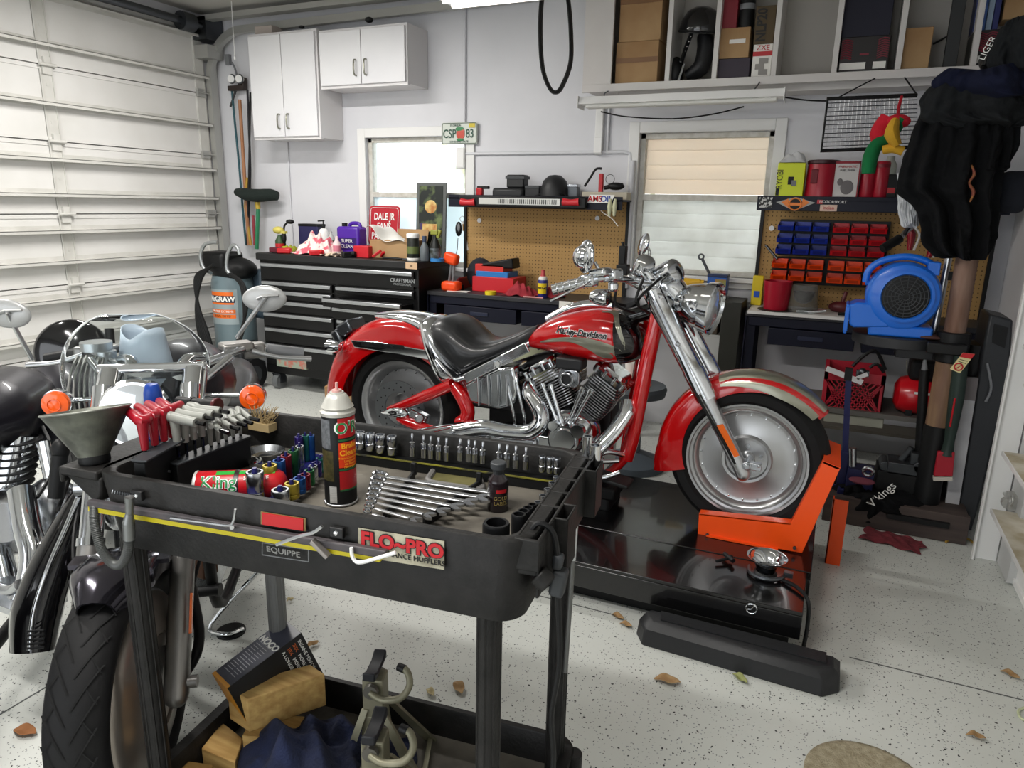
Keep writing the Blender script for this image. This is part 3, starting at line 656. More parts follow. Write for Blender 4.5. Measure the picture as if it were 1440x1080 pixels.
# number plate
t, w_, h_ = place('number_plate', 'green and white number plate screwed above the left window corner', 'number plate', 621, 172, 671, 203, YB-.03, .003, mat('plate_white', '#c9cfc6', .4), 0, None, .012)
part('border', MB().tube([V(x, -.002, y+h_/2) for x, y in roundrect(w_-.012, h_-.012, .01, 4)], .0025, 6, True), mat('plate_green', '#5d6b5f', .4), t)
PG = mat('plate_green_ink', '#1f4a3a', .4)
text('lettering', 'CSP', .085, (-w_*.27, -.003, h_*.47), (1, 0, 0), (0, 0, 1), PG, t, sx=.78, bold=.001); text('lettering', '83', .085, (w_*.30, -.003, h_*.47), (1, 0, 0), (0, 0, 1), PG, t, sx=.78, bold=.001)
og_ = part('orange_fruit', MB().ell((w_*.04, -.003, h_*.46), (.035, .002, .04)).ell((w_*.09, -.003, h_*.58), (.02, .002, .02)), mat('fruit_red', '#c24a3a', .4), t)
part('leaf', MB().ell((w_*.02, -.004, h_*.70), (.035, .001, .016)).ell((w_*.03, -.004, h_*.22), (.03, .001, .01)), mat('plate_leaf', '#2f7a4a', .4), t)
text('small_lettering', 'FLORIDA', .022, (-w_*.1, -.003, h_*.86), (1, 0, 0), (0, 0, 1), PG, t); text('small_lettering', 'SUNSHINE STATE', .02, (0, -.003, h_*.12), (1, 0, 0), (0, 0, 1), PG, t)
part('sticker', MB().box((w_*.36, -.003, h_*.84), (.05, .002, .03)), mat('plate_yellow', '#c9b42c', .4), t)
# keys hung on the wall
t = thing('car_keys', 'black key fob with keys hanging right of the left window', 'keys', atY(648, 350, 4.86))
part('fob', MB().ell(atY(645, 322, 4.86), (.028, .014, .055)), BLK, t, w=True); part('fob_buttons', MB().ell(atY(645, 320, 4.845), (.013, .006, .03)), GREY, t, w=True)
part('ring', MB().torus(atY(650, 308, 4.87), .02, .003, (0, 1, 0), 20, 6), CHROME, t, w=True); part('strap', MB().tube([atY(650, 312, 4.87), atY(655, 330, 4.87), atY(658, 352, 4.87)], .009, 8, k=3), PAPER, t, w=True)
part('dangling_string', MB().tube([atY(644, 335, 4.86), atY(643, 350, 4.86), atY(640, 362, 4.86)], .003, 6, k=3), GREY, t, w=True); part('key', MB().box(atY(652, 320, 4.86), (.02, .004, .05)), mat('brass', '#8a6a3a', .35, .8), t, w=True)
# ---------------------------------------------------------------- left work bench
BZ = .885
NB_ = mat('bench_navy', '#0c0f20', .45, spec=.3); PEG = None
def pegmat(nm, c, c2):
    m = mat(nm, c, .7, col2=c2, scale=1.2); nt = m.node_tree; N = nt.nodes; L = nt.links; b = N['Principled BSDF']
    tc = N.new('ShaderNodeTexCoord'); sp = N.new('ShaderNodeSeparateXYZ'); L.new(tc.outputs['Object'], sp.inputs[0]); o = []
    for k in (0, 2):
        a = N.new('ShaderNodeMath'); a.operation = 'DIVIDE'; a.inputs[1].default_value = .0254; L.new(sp.outputs[k], a.inputs[0])
        f = N.new('ShaderNodeMath'); f.operation = 'FRACT'; L.new(a.outputs[0], f.inputs[0])
        s = N.new('ShaderNodeMath'); s.operation = 'SUBTRACT'; s.inputs[1].default_value = .5; L.new(f.outputs[0], s.inputs[0])
        q = N.new('ShaderNodeMath'); q.operation = 'POWER'; q.inputs[1].default_value = 2; L.new(s.outputs[0], q.inputs[0]); o.append(q)
    ad = N.new('ShaderNodeMath'); L.new(o[0].outputs[0], ad.inputs[0]); L.new(o[1].outputs[0], ad.inputs[1])
    lt = N.new('ShaderNodeMath'); lt.operation = 'LESS_THAN'; lt.inputs[1].default_value = .022; L.new(ad.outputs[0], lt.inputs[0])
    mx = N.new('ShaderNodeMixRGB'); L.new(lt.outputs[0], mx.inputs['Fac']); src = b.inputs['Base Color'].links[0].from_socket
    L.new(src, mx.inputs['Color1']); mx.inputs['Color2'].default_value = lin('#4a3416'); L.new(mx.outputs[0], b.inputs['Base Color'])
    return m
PEG = pegmat('pegboard', '#a9854f', '#b6925c')
def bench(label, x0, x1, yf, z, px0, px1, pz1, legx, ys=4.66):
    t = thing('work_bench', label, 'work bench', ((x0+x1)/2, (yf+YB)/2, 0))
    part('worktop', MB().bx(x0, x1, yf, YB-.03, z-.03, z), mat('worktop_dark', '#23252b', .5, col2='#2e2d30', scale=5), t, w=True, bevel=.004)
    part('apron', MB().bx(x0+.02, x1-.02, yf+.01, YB-.05, z-.085, z-.03), NB_, t, w=True, bevel=.003)
    mid = (x0+x1)/2
    for a, b in ((x0+.14, mid-.02), (mid+.02, x1-.14)):
        d = part('drawer', MB().bx(a, b, yf+.0, yf+.35, z-.19, z-.09), NB_, t, w=True, bevel=.003)
        part('handle', MB().bx((a+b)/2-.07, (a+b)/2+.07, yf-.006, yf, z-.15, z-.125), NAVY, d, w=True, bevel=.002)
    for x in (x0+.03, x1-.03):
        for y in (yf+.03, YB-.08): part('leg', MB().bx(x-.03, x+.03, y-.003, y+.003, 0, z-.03).bx(x-.03 if x < mid else x+.024, x-.024 if x < mid else x+.03, y-.03, y+.03, 0, z-.03), NB_, t, w=True)
    part('lower_shelf', MB().bx(x0+.02, x1-.02, yf+.12, YB-.08, .20, .22), mat('shelf_board', '#6d675d', .7), t, w=True)
    part('pegboard', MB().bx(px0, px1, YB-.035, YB-.028, z, pz1), PEG, t, w=True)
    for q in (px0-.02, px1): part('pegboard_frame', MB().bx(q, q+.02, YB-.055, YB-.02, z-.02, pz1+.02), BLK, t, w=True)
    part('top_shelf', MB().bx(px0-.03, px1+.03, ys, YB-.02, pz1, pz1+.012).bx(px0-.03, px1+.03, ys, ys+.006, pz1-.055, pz1+.03), NB_, t, w=True, bevel=.002)
    return t
b1 = bench('dark blue work bench with pegboard back between the two windows', -2.67, -1.22, 4.43, BZ, -2.575, -1.345, 1.53, None, 4.63)
part('light_diffuser', MB().bx(-2.5, -1.5, YB-.10, YB-.05, 1.502, 1.515), mat('dim_tube', '#d9d3c0', .5), b1, w=True)
for x, y in ((674, 310), (840, 307)): one('peg_cap', 'round white cap on the %s of the left pegboard' % ('left' if x < 700 else 'right'), 'cap', MB().cyl(atY(x, y, YB-.036), atY(x, y, YB-.05), .016, n=18), GWHITE)
# on the shelf above the left pegboard
ZS = 1.542
lb = thing('work_light', 'long hand lamp with silver grille and red ends clipped on the shelf front', 'work light', atY(735, 290, 4.60))
a, b, c, d = rect(675, 279, 789, 288, 4.60)
part('body', MB().bx(a-.16, b+.18, 4.585, 4.625, c-.02, d+.015), BLK, lb, w=True, bevel=.01)
gr = MB().bx(a, b, 4.58, 4.586, c, d)
part('grille', gr, mat('grille_silver', '#c9c9c4', .35, .5), lb, w=True)
gs = MB()
for i in range(30): x = lerp(a+.15, b-.03, i/29); gs.bx(x, x+.004, 4.577, 4.581, c+.006, d-.006)
part('grille_slot', gs, BLK, lb, w=True, kind=None)
for x0_, x1_ in ((650, 669), (793, 815)):
    q = rect(x0_, 279, x1_, 289, 4.60); part('red_end', MB().tube([((q[0]), 4.59, (q[2]+q[3])/2), (lerp(q[0], q[1], .5), 4.585, (q[2]+q[3])/2-.004), (q[1], 4.59, (q[2]+q[3])/2)], [.026, .02, .026], 12, k=3), mat('lamp_red', '#c4262f', .35), lb, w=True)
a, b, c, d = rect(825, 274, 864, 286, 4.626)
sk = thing('sticker', 'white oil brand sticker with red and blue letters on the shelf lip', 'sticker', ((a+b)/2, 4.626, c))
part('backing', MB().loft([[V(a, y, c), V(b-.02, y, c+.006), V(b, y, d), V(a+.02, y, d)] for y in (4.626, 4.628)]), WI, sk, w=True)
ftext('AMS', .052, V(lerp(a, b, .30), 4.624, (c+d)/2), RI, sk, bold=.001); ftext('OIL', .052, V(lerp(a, b, .72), 4.624, (c+d)/2), mat('blue_lettering', '#1f3f9a', .5), sk, bold=.001)
t = thing('grease_gun', 'upright red gun with black lever standing on the shelf', 'gun', (*atY(845, 272, 4.72)[:2], ZS))
part('barrel', MB().bx(*[f(atY(x, 260, 4.72).x) for x, f in ((842, float), (848, float))], 4.71, 4.74, ZS, 1.71), RED, t, w=True, bevel=.005)
part('lever', MB().tube([atY(846, 237, 4.72), atY(838, 238, 4.72), atY(830, 250, 4.72), atY(822, 262, 4.72)], .008, 8, k=4), BLK, t, w=True)
dk_ = mat('charger_black', '#1b1c1e', .5)
t = thing('battery_charger', 'black battery charger with a pack standing on the shelf', 'charger', (*atY(712, 272, 4.74)[:2], ZS)); a, b, c, d = rect(693, 258, 737, 272, 4.72)
part('base', MB().bx(a, b, 4.70, 4.82, ZS, ZS+.07), dk_, t, w=True, bevel=.02); part('pack', MB().bx(lerp(a, b, .45), b, 4.71, 4.80, ZS+.07, ZS+.16), dk_, t, w=True, bevel=.01); part('pack_rim', MB().bx(lerp(a, b, .43), b+.004, 4.705, 4.81, ZS+.13, ZS+.15), DGREY, t, w=True)
pbox('battery_pack', 'flat black ribbed battery pack beside the charger on the shelf', 'battery', 738, 261, 758, 272, 4.72, .08, dk_, z0=ZS, lid=DGREY)
t = thing('lamp_hood', 'round black hooded lamp shade in the middle of the shelf', 'hood', (*atY(778, 272, 4.74)[:2], ZS)); p = V(*atY(780, 268, 4.74)[:2], ZS)
part('dome', MB().lathe([(.10, .0), (.098, .06), (.08, .12), (.04, .155), (0, .16)], p, n=28), dk_, t, w=True); part('brim', MB().tube([p+V(-.14, -.02, .01), p+V(-.07, -.05, .03), p+V(.0, -.08, .05), p+V(.07, -.06, .03), p+V(.09, -.02, .01)], .012, 8, k=4), BLK, t, w=True)
pbox('junction_box', 'small steel box with black cover right of the round hood', 'box', 797, 259, 812, 270, 4.74, .06, STEEL, z0=ZS, lid=CHROME2)
pbox('power_strip', 'flat beige power strip at the right end of the shelf', 'power strip', 818, 270, 882, 275, 4.70, .10, mat('beige_strip', '#b5ad9a', .5), z0=ZS)
one('tool_bundle', 'black tool bundle lying on the beige strip', 'tool', MB().ell(atY(866, 262, 4.74), (.06, .03, .025)).cyl(atY(850, 264, 4.74), atY(876, 260, 4.74), .014).torus(atY(858, 252, 4.76), .03, .002, (0, 1, 0), 20, 5), BLK)
t = thing('clamp', 'small red and black clamp light at the left end of the shelf', 'clamp', (*atY(675, 272, 4.7)[:2], ZS)); part('body', MB().box((atY(675, 266, 4.7).x, 4.7, ZS+.04), (.05, .04, .06)), RED, t, w=True, bevel=.01); part('arm', MB().box((atY(678, 258, 4.7).x+.01, 4.7, ZS+.07), (.09, .03, .02)), BLK, t, w=True, bevel=.004)
t = thing('hanging_clips', 'pair of small white and black clips hanging from the shelf corner', 'clips', atY(861, 305, 4.6))
for x in (857.5, 864.5): part('clip', MB().tube([atY(x+1, 280, 4.61), atY(x, 290, 4.6), atY(x-1, 304, 4.6)], [.008, .016, .008], 10, k=3), mat('cream_clip', '#bfc0a0', .5), t, w=True)
one('cable', 'thin pale cable drooping below the shelf corner', 'cable', MB().tube([atY(841, 291, 4.66), atY(848, 299, 4.66), atY(860, 307, 4.66), atY(869, 318, 4.66)], .003, 6, k=4), PAPER)
# on the left bench top
ob_ = thing('cordless_tool', 'orange cordless lamp with grey post standing on the bench left end', 'work light', (*atY(633, 404, 4.5)[:2], BZ)); p = V(*atY(635, 400, 4.52)[:2], BZ)
part('base', MB().box(p+V(0, 0, .035), (.13, .10, .07)), ORA, ob_, w=True, bevel=.02); part('post', MB().cyl(p+V(-.02, 0, .06), p+V(.0, 0, .2), .010).cyl(p+V(.01, 0, .06), p+V(.02, 0, .2), .010), GREY, ob_, w=True); part('head', MB().box(p+V(.0, 0, .23), (.11, .07, .08), (0, 15, 0)), ORA, ob_, w=True, bevel=.02)
one('bag', 'dark bag slumped behind the orange cordless lamp', 'bag', MB().ell((p.x+.12, 4.74, BZ+.11), (.10, .10, .12)), mat('charcoal_bag', '#20232b', .9))
t, r_ = pbox('tool_case', 'wide flat red tool case at the bottom of the case pile on the bench', 'case', 664, 390, 722, 402, 4.60, .22, mat('case_red', '#c5202b', .4), z0=BZ)
zc = BZ+.068; part('case_foot', MB().bx(-2.52, -2.46, 4.59, 4.60, BZ, BZ+.04), BLK, t, w=True)
pbox('tool_case', 'blue case lying between the two red cases on the bench', 'case', 669, 382, 714, 391, 4.62, .18, mat('case_blue', '#2677c0', .4), z0=zc)
pbox('tool_case', 'small red case under the black pouch on the bench', 'case', 668, 372, 708, 381, 4.63, .16, mat('case_red2', '#c9302a', .4), z0=zc+.052)
one('pouch', 'black wedge-shaped pouch on top of the case pile', 'pouch', MB().prism([(0, 0), (.29, 0), (.28, .075), (.05, .03)], -.13, (r_[0]+.02, 4.63, zc+.103), (1, 0, 0), (0, 0, 1)), BLK, bevel=.01)
drape('rag', 'red shop rag heaped in front of the red tool case', (-1.98, 4.56, BZ), .12, .08, .09, mat('red_rag', '#a3323c', .95, col2='#86222c', scale=12, bump=.4, bscale=120), 31, 'rag', n=40)
drape('rag', 'smaller red shop rag left of the yellow spray lubricant can', (-1.78, 4.60, BZ), .10, .07, .07, MATS['red_rag'], 33, 'rag', n=36)
one('tape_roll', 'yellow tape roll on the front edge of the bench', 'tape', MB().cyl((-2.18, 4.47, BZ), (-2.18, 4.47, BZ+.025), .04, n=24), YEL)
one('paper_strip', 'white paper slip on the left of the bench top', 'paper', MB().box((-2.45, 4.50, BZ+.003), (.16, .06, .004), (0, 0, 5)), PAPER)
one('pen', 'thin red and white pen on the bench front edge', 'pen', MB().cyl((-1.92, 4.45, BZ+.006), (-1.78, 4.46, BZ+.006), .006, n=8), mat('pen_pink', '#c98a88', .4))
wd = V(*atY(763, 412, 4.52)[:2], BZ)
t = thing('spray_can', 'blue and yellow spray lubricant can with red cap on the bench', 'spray can', wd)
part('body', MB().lathe([(.031, 0), (.033, .004), (.033, .12), (.025, .135), (.018, .14)], wd, n=26), mat('lube_blue', '#2c2f7c', .35), t, w=True)
part('yellow_shield', MB().lathe([(.0335, .03), (.0335, .10)], wd, n=14, a0=-150, a1=-20), mat('lube_yellow', '#e6c81e', .4), t, w=True)
part('cap', MB().lathe([(.018, .138), (.018, .15), (.013, .165), (.013, .19), (0, .19)], wd, n=20), mat('cap_pinkred', '#b8474a', .4), t, w=True); part('collar', MB().lathe([(.033, .118), (.027, .14), (.02, .145)], wd, n=20), PAPER, t, w=True)
ftext('WD-40', .022, wd+V(.009, -.0345, .068), BI, t, bold=.0006)
t, r_ = pbox('paper_note', 'small white printed note taped to the bench front edge', 'note', 786, 424, 811, 436, 4.425, .002, PAPER)
# red creeper between chest and bench
one('creeper_seat', 'curved red seat panel wedged between the tool chest and bench', 'panel', MB().prism([(0, -.12), (.06, -.14), (.12, .0), (.11, .2), (.05, .12), (-.02, -.02)], -.22, (-2.63, 4.62, .78), (1, 0, 0), (0, 0, 1)), mat('creeper_red', '#8f1a24', .4), bevel=.02)
# box under bench and bucket behind the cruiser
one('floor_carton', 'cardboard box on the floor behind the red rear fender', 'box', MB().box((-3.05, 4.05, .12), (.35, .28, .24), (0, 0, 20)), CARD, bevel=.003)
one('paint_pail', 'pale pail seen over the seat of the red cruiser', 'pail', MB().lathe([(.12, 0), (.14, .3), (.145, .3), (.145, .31), (0, .31)], (-1.98, 4.75, .225), n=28), mat('pail_cream', '#b9bda0', .5))
t = thing('shop_stool', 'round grey seat stool behind the front downtube of the cruiser', 'stool', (-1.02, 3.85, 0))
part('seat', MB().lathe([(0, .50), (.17, .50), (.18, .48), (.17, .44), (0, .44)], (-.98, 3.95, 0), n=32), mat('stool_grey', '#4f565c', .5), t, w=True)
part('pedestal', MB().lathe([(.20, .0), (.19, .04), (.05, .1), (.04, .44)], (-.98, 3.95, 0), n=24), mat('stool_slate', '#57616a', .5), t, w=True)
t = thing('bucket', 'white cup holding an orange rag on the stool behind the cruiser', 'cup', (-1.02, 3.98, .50)); part('wall', MB().lathe([(.035, 0), (.045, .12), (.043, .12), (.033, .003), (0, .003)], (-1.02, 4.0, .5), n=22), PAPER, t, w=True)
drape('rag', 'bright orange rag lying on the grey stool', (-.98, 3.90, .50), .08, .06, .06, mat('orange_rag', '#ee5a1a', .9), 17, 'rag', n=30)
# ---------------------------------------------------------------- high storage unit over the louvred window
SHW = mat('shelf_white', '#d3d1cd', .5, col2='#c9c5c2', scale=2)
YF = 4.60
hs = thing('storage_shelf', 'long white open-fronted storage unit high on the wall over the louvred window', 'shelf', (-.35, 4.75, 2.15))
part('shelf_board', MB().bx(-1.61, .84, YF, YB-.01, 2.215, 2.243).bx(-1.61, .84, YF-.006, YF+.012, 2.198, 2.243), SHW, hs, w=True, bevel=.002)
part('end_post', MB().bx(-1.61, -1.425, YF, YF+.02, 2.243, ZC).bx(-1.61, -1.585, YF+.021, YB-.01, 2.243, ZC), SHW, hs, w=True)
dv = [938, 1004, 1087, 1172, 1261, 1366]
for x in dv:
    X = atY(x, 104, YF).x; part('divider', MB().bx(X-.014, X+.014, YF, YB-.01, 2.243, ZC), SHW, hs, w=True, bevel=.001)
part('back_panel', MB().bx(-1.58, .84, YB-.012, YB-.004, 2.243, ZC), mat('shelf_back', '#aaa69f', .7), hs, w=True)
part('soffit', MB().bx(-1.4, .84, YF+.10, YB-.01, 2.17, 2.215), SHW, hs, w=True)
Z2 = 2.245
def ub(label, x0, y0, x1, y1, Y, dep, mt, cat='box', z0=Z2, nm='carton', top=None, **k):
    a, b, c, d = rect(x0, y0, x1, y1, Y); d = top or d
    t = thing(nm, label, cat, ((a+b)/2, Y+dep/2, z0))
    part('body', MB().bx(a, b, Y, Y+dep, z0, d), mt, t, w=True, bevel=.003)
    return t, (a, b, z0, d)
t, q = ub('lower of two large brown boxes at the left end of the high shelf', 866, 58, 925, 117, 4.64, .22, CARD); part('tape', MB().bx(q[0], q[1], 4.638, 4.64, lerp(q[2], q[3], .50), lerp(q[2], q[3], .62)), TAPE, t, w=True)
zz = q[3]+.001
t, q = ub('upper of two large brown boxes at the left end of the high shelf', 872, -25, 931, 58, 4.64, .22, CARD, z0=zz, top=2.90); part('tape', MB().bx(q[0], q[1], 4.638, 4.64, zz+.21, zz+.26), TAPE, t, w=True)
t = thing('helmet', 'black half helmet perched on the seat in the second shelf bay', 'helmet', (*atY(985, 50, 4.74)[:2], 2.5)); p = atY(985, 42, 4.74)
part('shell', MB().lathe([(.125, -.02), (.128, .0), (.118, .05), (.09, .10), (.04, .125), (0, .13)], p, (.1, -.2, 1), 30), BLKG, t, w=True); part('edge_trim', MB().torus(p+V(0, 0, -.01), .126, .006, (.1, -.2, 1), 30, 8), BLK, t, w=True)
t = thing('passenger_seat', 'black studded leather seat and backrest in the second shelf bay', 'seat', (*atY(975, 112, 4.72)[:2], Z2))
part('pad', MB().tube([atY(965, 108, 4.72), atY(985, 95, 4.73), atY(992, 70, 4.75), atY(990, 50, 4.76)], [.05, .085, .085, .07], 16, k=4, flat=.6), mat('black_leather', '#17181b', .5, bump=.2), t, w=True)
part('strap', MB().tube([atY(958, 88, 4.64), atY(965, 66, 4.65), atY(973, 46, 4.66)], .03, 10, k=4, flat=.35), BLK, t, w=True)
for i in range(7):
    part('stud', MB().ell(lerp(atY(957, 86, 4.625), atY(974, 44, 4.645), i/6), .007, 10), CHROME, t, w=True)
part('side_bag', MB().ell(atY(950, 102, 4.7), (.05, .05, .09)), BLK, t, w=True); part('rod', MB().cyl(atY(953, 116, 4.63), atY(962, 90, 4.65), .008), CHROME, t, w=True)
t, q = ub('dark purple flat box at the bottom of the third shelf bay', 1007, 82, 1054, 110, 4.64, .2, mat('aubergine', '#2c2230', .5))
t, q = ub('brown box with a white label on the dark purple box', 1010, 39, 1054, 82, 4.64, .2, CARD, z0=q[3]+.001); part('label', MB().box(((q[0]+q[1])/2+.02, 4.639, lerp(q[2], q[3], .55)), (.09, .002, .022)), PAPER, t, w=True)
zz = q[3]+.001
ub('tall dark red box leaning in the third shelf bay', 1015, -20, 1038, 38, 4.66, .15, mat('crimson_box', '#7e1624', .5), z0=zz, top=2.82)
plathe('jar', 'black jar with grey lid behind the brown labelled box', 'jar', 1049, 38, 4.70, [(.04, 0), (.043, .01), (.043, .16), (.036, .18), (0, .18)], BLK, z0=zz, parts=(('lid', [(.037, .18), (.037, .21), (0, .21)], GREY), ('band', [(.0435, .10), (.0435, .13)], GREY)))
t, q = ub('white box with red band at the right of the third shelf bay', 1058, 62, 1085, 110, 4.64, .2, PAPER); part('red_band', MB().bx(q[0], q[1], 4.638, 4.64, lerp(q[2], q[3], .64), lerp(q[2], q[3], .78)), RED, t, w=True); ftext('ZXE', .04, V((q[0]+q[1])/2, 4.637, lerp(q[2], q[3], .88)), RI, t)
for i in range(3): part('print', MB().box(((q[0]+q[1])/2+.01*(-1)**i, 4.638, lerp(q[2], q[3], .15+.17*i)), (.05, .002, .03)), mat('print_grey2', '#8d8a86', .6), t, w=True)
t, q = ub('olive brown box with black vertical lettering above the white box', 1062, 8, 1090, 60, 4.64, .2, mat('olive_box', '#51432c', .7), z0=q[3]+.001); ftext('NLP20', .075, V(lerp(q[0], q[1], .35), 4.638, (q[2]+q[3])/2), BI, t, ux=(0, 0, 1), uy=(-1, 0, 0), sx=.85, bold=.002)
BR = mat('box_black_red', '#15100f', .4)
def redbox(lb, x0, y0, x1, y1, z0=Z2, Y=4.64):
    t, q = ub(lb, x0, y0, x1, y1, Y, .22, BR, z0=z0); f = MB()
    for i in range(9):
        z = lerp(q[2]+.07, q[3]-.02, i/8)
        f.tube([V(q[0]+.005, Y-.001, z), V(q[0]+.03, Y-.001, z+.008), V(q[0]+.06, Y-.001, z-.004)], .003, 5, k=2).tube([V(q[1]-.005, Y-.001, z), V(q[1]-.03, Y-.001, z+.008), V(q[1]-.06, Y-.001, z-.004)], .003, 5, k=2)
    f.bx(q[0]+.1, q[1]-.1, Y-.002, Y, (q[2]+q[3])/2-.005, (q[2]+q[3])/2+.005)
    part('flame_print', f, mat('flame_red', '#7b1f30', .5), t, w=True)
    part('shipping_label', MB().bx(q[0]+.005, q[0]+(q[1]-q[0])*.55, Y-.002, Y, q[2]+.015, q[2]+.05).bx(q[0]+(q[1]-q[0])*.7, q[1]-.01, Y-.002, Y, q[2]+.015, q[2]+.05), PAPER, t, w=True); return t, q
t, q = redbox('black box with red flame print in the fifth shelf bay', 1181, 51, 1250, 104)
ub('dark navy box standing on the flame print box in the fifth bay', 1184, -25, 1256, 50, 4.66, .2, mat('midnight_box', '#121226', .6), z0=q[3]+.001, top=2.9)
t, q = ub('plain tan box in the sixth shelf bay', 1264, 39, 1309, 101, 4.64, .2, CARD)
ub('tall dark grey board standing in the sixth shelf bay', 1335, -25, 1354, 96, 4.66, .05, mat('board_grey', '#2b2d2e', .6), top=2.95, nm='board', cat='board')
one('rod', 'thin black rod leaning behind the tan box', 'rod', MB().cyl(atY(1312, 62, 4.8), atY(1338, 48, 4.8), .005), BLK)
t, q = redbox('black box with red flame print in the last shelf bay', 1366, 42, 1402, 95)
for i, (c, lb) in enumerate((('#1d2a5c', 'navy'), ('#3c63a8', 'blue'), ('#8fa3b5', 'pale blue striped'), ('#232c66', 'indigo'))):
    x0 = 1371+9*i; a, b, _, _ = rect(x0, 0, x0+8, 40, 4.68)
    one('book', lb+' thin box standing upright in the last shelf bay', 'box', MB().bx(a, b, 4.68, 4.82, q[3]+.002, q[3]+.24), mat('spine'+c, c, .5), bevel=.002)
ub('brown box at the far right of the last shelf bay', 1412, -20, 1450, 45, 4.68, .15, CARD, z0=q[3]+.05)
# strip light hung under the shelf
sl_ = thing('strip_light', 'white fluorescent strip fixture hanging under the high shelf', 'light fixture', (-.97, 4.52, 2.09))
a0 = atY(820, 151, 4.56).x; a1 = atY(1104, 138, 4.56).x
part('housing', MB().loft([[V(x, 4.46, 2.112), V(x, 4.58, 2.112), V(x, 4.56, 2.158), V(x, 4.48, 2.158)] for x in (a0, a1)]), GWHITE, sl_, w=True, bevel=.003)
part('tube', MB().cyl((a0+.04, 4.50, 2.104), (a1-.04, 4.50, 2.104), .013, n=14).cyl((a0+.04, 4.545, 2.104), (a1-.04, 4.545, 2.104), .013, n=14), mat('unlit_tube', '#dcdcd6', .3), sl_, w=True)
part('end_cap', MB().bx(a0-.004, a0, 4.455, 4.585, 2.09, 2.16), GWHITE, sl_, w=True); part('end_cap', MB().bx(a1, a1+.004, 4.455, 4.585, 2.09, 2.16), GWHITE, sl_, w=True)
part('hook', MB().tube([V(a0+.15, 4.52, 2.158), V(a0+.14, 4.55, 2.18), V(a0+.15, 4.592, 2.20)], .004, 6, k=3).tube([V(a1-.17, 4.52, 2.158), V(a1-.16, 4.55, 2.18), V(a1-.15, 4.592, 2.21)], .004, 6, k=3), STEEL, sl_, w=True)
one('cable', 'dark cable sagging below the strip fixture under the shelf', 'cable', MB().tube([atY(845, 157, 4.6), atY(880, 164, 4.6), atY(945, 167, 4.6), atY(1000, 161, 4.6), atY(1046, 150, 4.58)], .0045, 6, k=5), BLK)
one('cable', 'dark cable running from the strip fixture to the wire rack', 'cable', MB().tube([atY(1104, 137, 4.52), atY(1135, 141, 4.5), atY(1162, 142, 4.48)], .0045, 6, k=4), BLK)
# near ceiling lamp at the top of the frame
t = thing('strip_light', 'white fluorescent fixture under the ceiling at the top edge of the view', 'light fixture', (-1.2, 2.5, 2.2))
p0, p1 = atY(614, 11, 2.5), atY(745, -3, 2.5); zl_ = p0.z+.03
part('housing', MB().loft([[V(x, 2.44, zl_), V(x, 2.60, zl_), V(x, 2.56, zl_+.055), V(x, 2.48, zl_+.055)] for x in (p0.x, p0.x+1.22)]), GWHITE, t, w=True, bevel=.003)
part('tube', MB().cyl((p0.x+.04, 2.48, zl_-.012), (p0.x+1.18, 2.48, zl_-.012), .013, n=14).cyl((p0.x+.04, 2.55, zl_-.012), (p0.x+1.18, 2.55, zl_-.012), .013, n=14), mat('lit_tube', '#ffffff', .3, emis='#fff6ea', estr=2.5), t, w=True)
part('suspension', MB().cyl((p0.x+.2, 2.52, zl_+.055), (p0.x+.2, 2.52, ZC), .003, n=6).cyl((p0.x+1.0, 2.52, zl_+.055), (p0.x+1.0, 2.52, ZC), .003, n=6), STEEL, t, w=True)
# loop of belt hung from the ceiling
bl = [atY(x, y, 4.3) for x, y in ((773, -60), (762, 0), (760, 50), (763, 95), (772, 122), (781, 130), (790, 122), (802, 90), (803, 50), (799, 0), (788, -60))]; RAIL = one('clothes_rail', 'steel rail fixed to the right wall inside the clothes heap', 'rail', MB().cyl((.30, 3.68, 2.02), (.88, 3.68, 2.02), .014), STEEL)
t = thing('drive_belt', 'loop of black toothed drive belt hanging from the ceiling', 'belt', atY(781, 130, 4.3))
part('loop', MB().tube(bl, .021, 8, k=6, closed=False, flat=.6), BLK, t, w=True); part('hanger', MB().cyl(V(bl[0].x+.03, 4.3, bl[0].z-.02), V(bl[0].x+.03, 4.3, ZC), .004, n=6), STEEL, t, w=True)
# ---------------------------------------------------------------- right work bench
BZ2 = .90
b2 = bench('dark blue work bench with pegboard back at the right of the louvred window', -.47, .80, 4.50, BZ2, -.455, .78, 1.55, None, 4.66)
wt_ = MB().bx(-.46, .20, 4.495, 4.84, BZ2+.001, BZ2+.006).bx(-.46, .20, 4.49, 4.497, BZ2-.012, BZ2+.006)
one('bench_mat', 'white sheet covering the left part of the right work bench', 'sheet', wt_, mat('white_sheet', '#d5d4d1', .4))
Z3 = BZ2+.007
def lipst(nm, label, x0, y0, x1, y1, mt):
    a, b, c, d = rect(x0, y0, x1, y1, 4.656); t = thing(nm, label, 'sticker', ((a+b)/2, 4.656, c)); return t, a, b, c, d
t, a, b, c, d = lipst('sticker', 'small white and black skull sticker at the left of the right shelf lip', 1068, 277, 1086, 292, None)
part('backing', MB().bx(a, b, 4.654, 4.657, c, d), mat('grey_white_print', '#c5c5c2', .5, col2='#1f1f1f', scale=60, lo=.48, hi=.52), t, w=True)
t, a, b, c, d = lipst('sticker', 'orange black and silver winged shield sticker on the right shelf lip', 1091, 277, 1146, 297, None)
cx, cz = (a+b)/2, (c+d)/2
part('wing', MB().prism([(a, cz+.01), (cx, d), (b, cz+.01), (cx, c)], .002, (0, 4.656, 0), (1, 0, 0), (0, 0, 1)), mat('silver_print', '#9b9b98', .4), t, w=True)
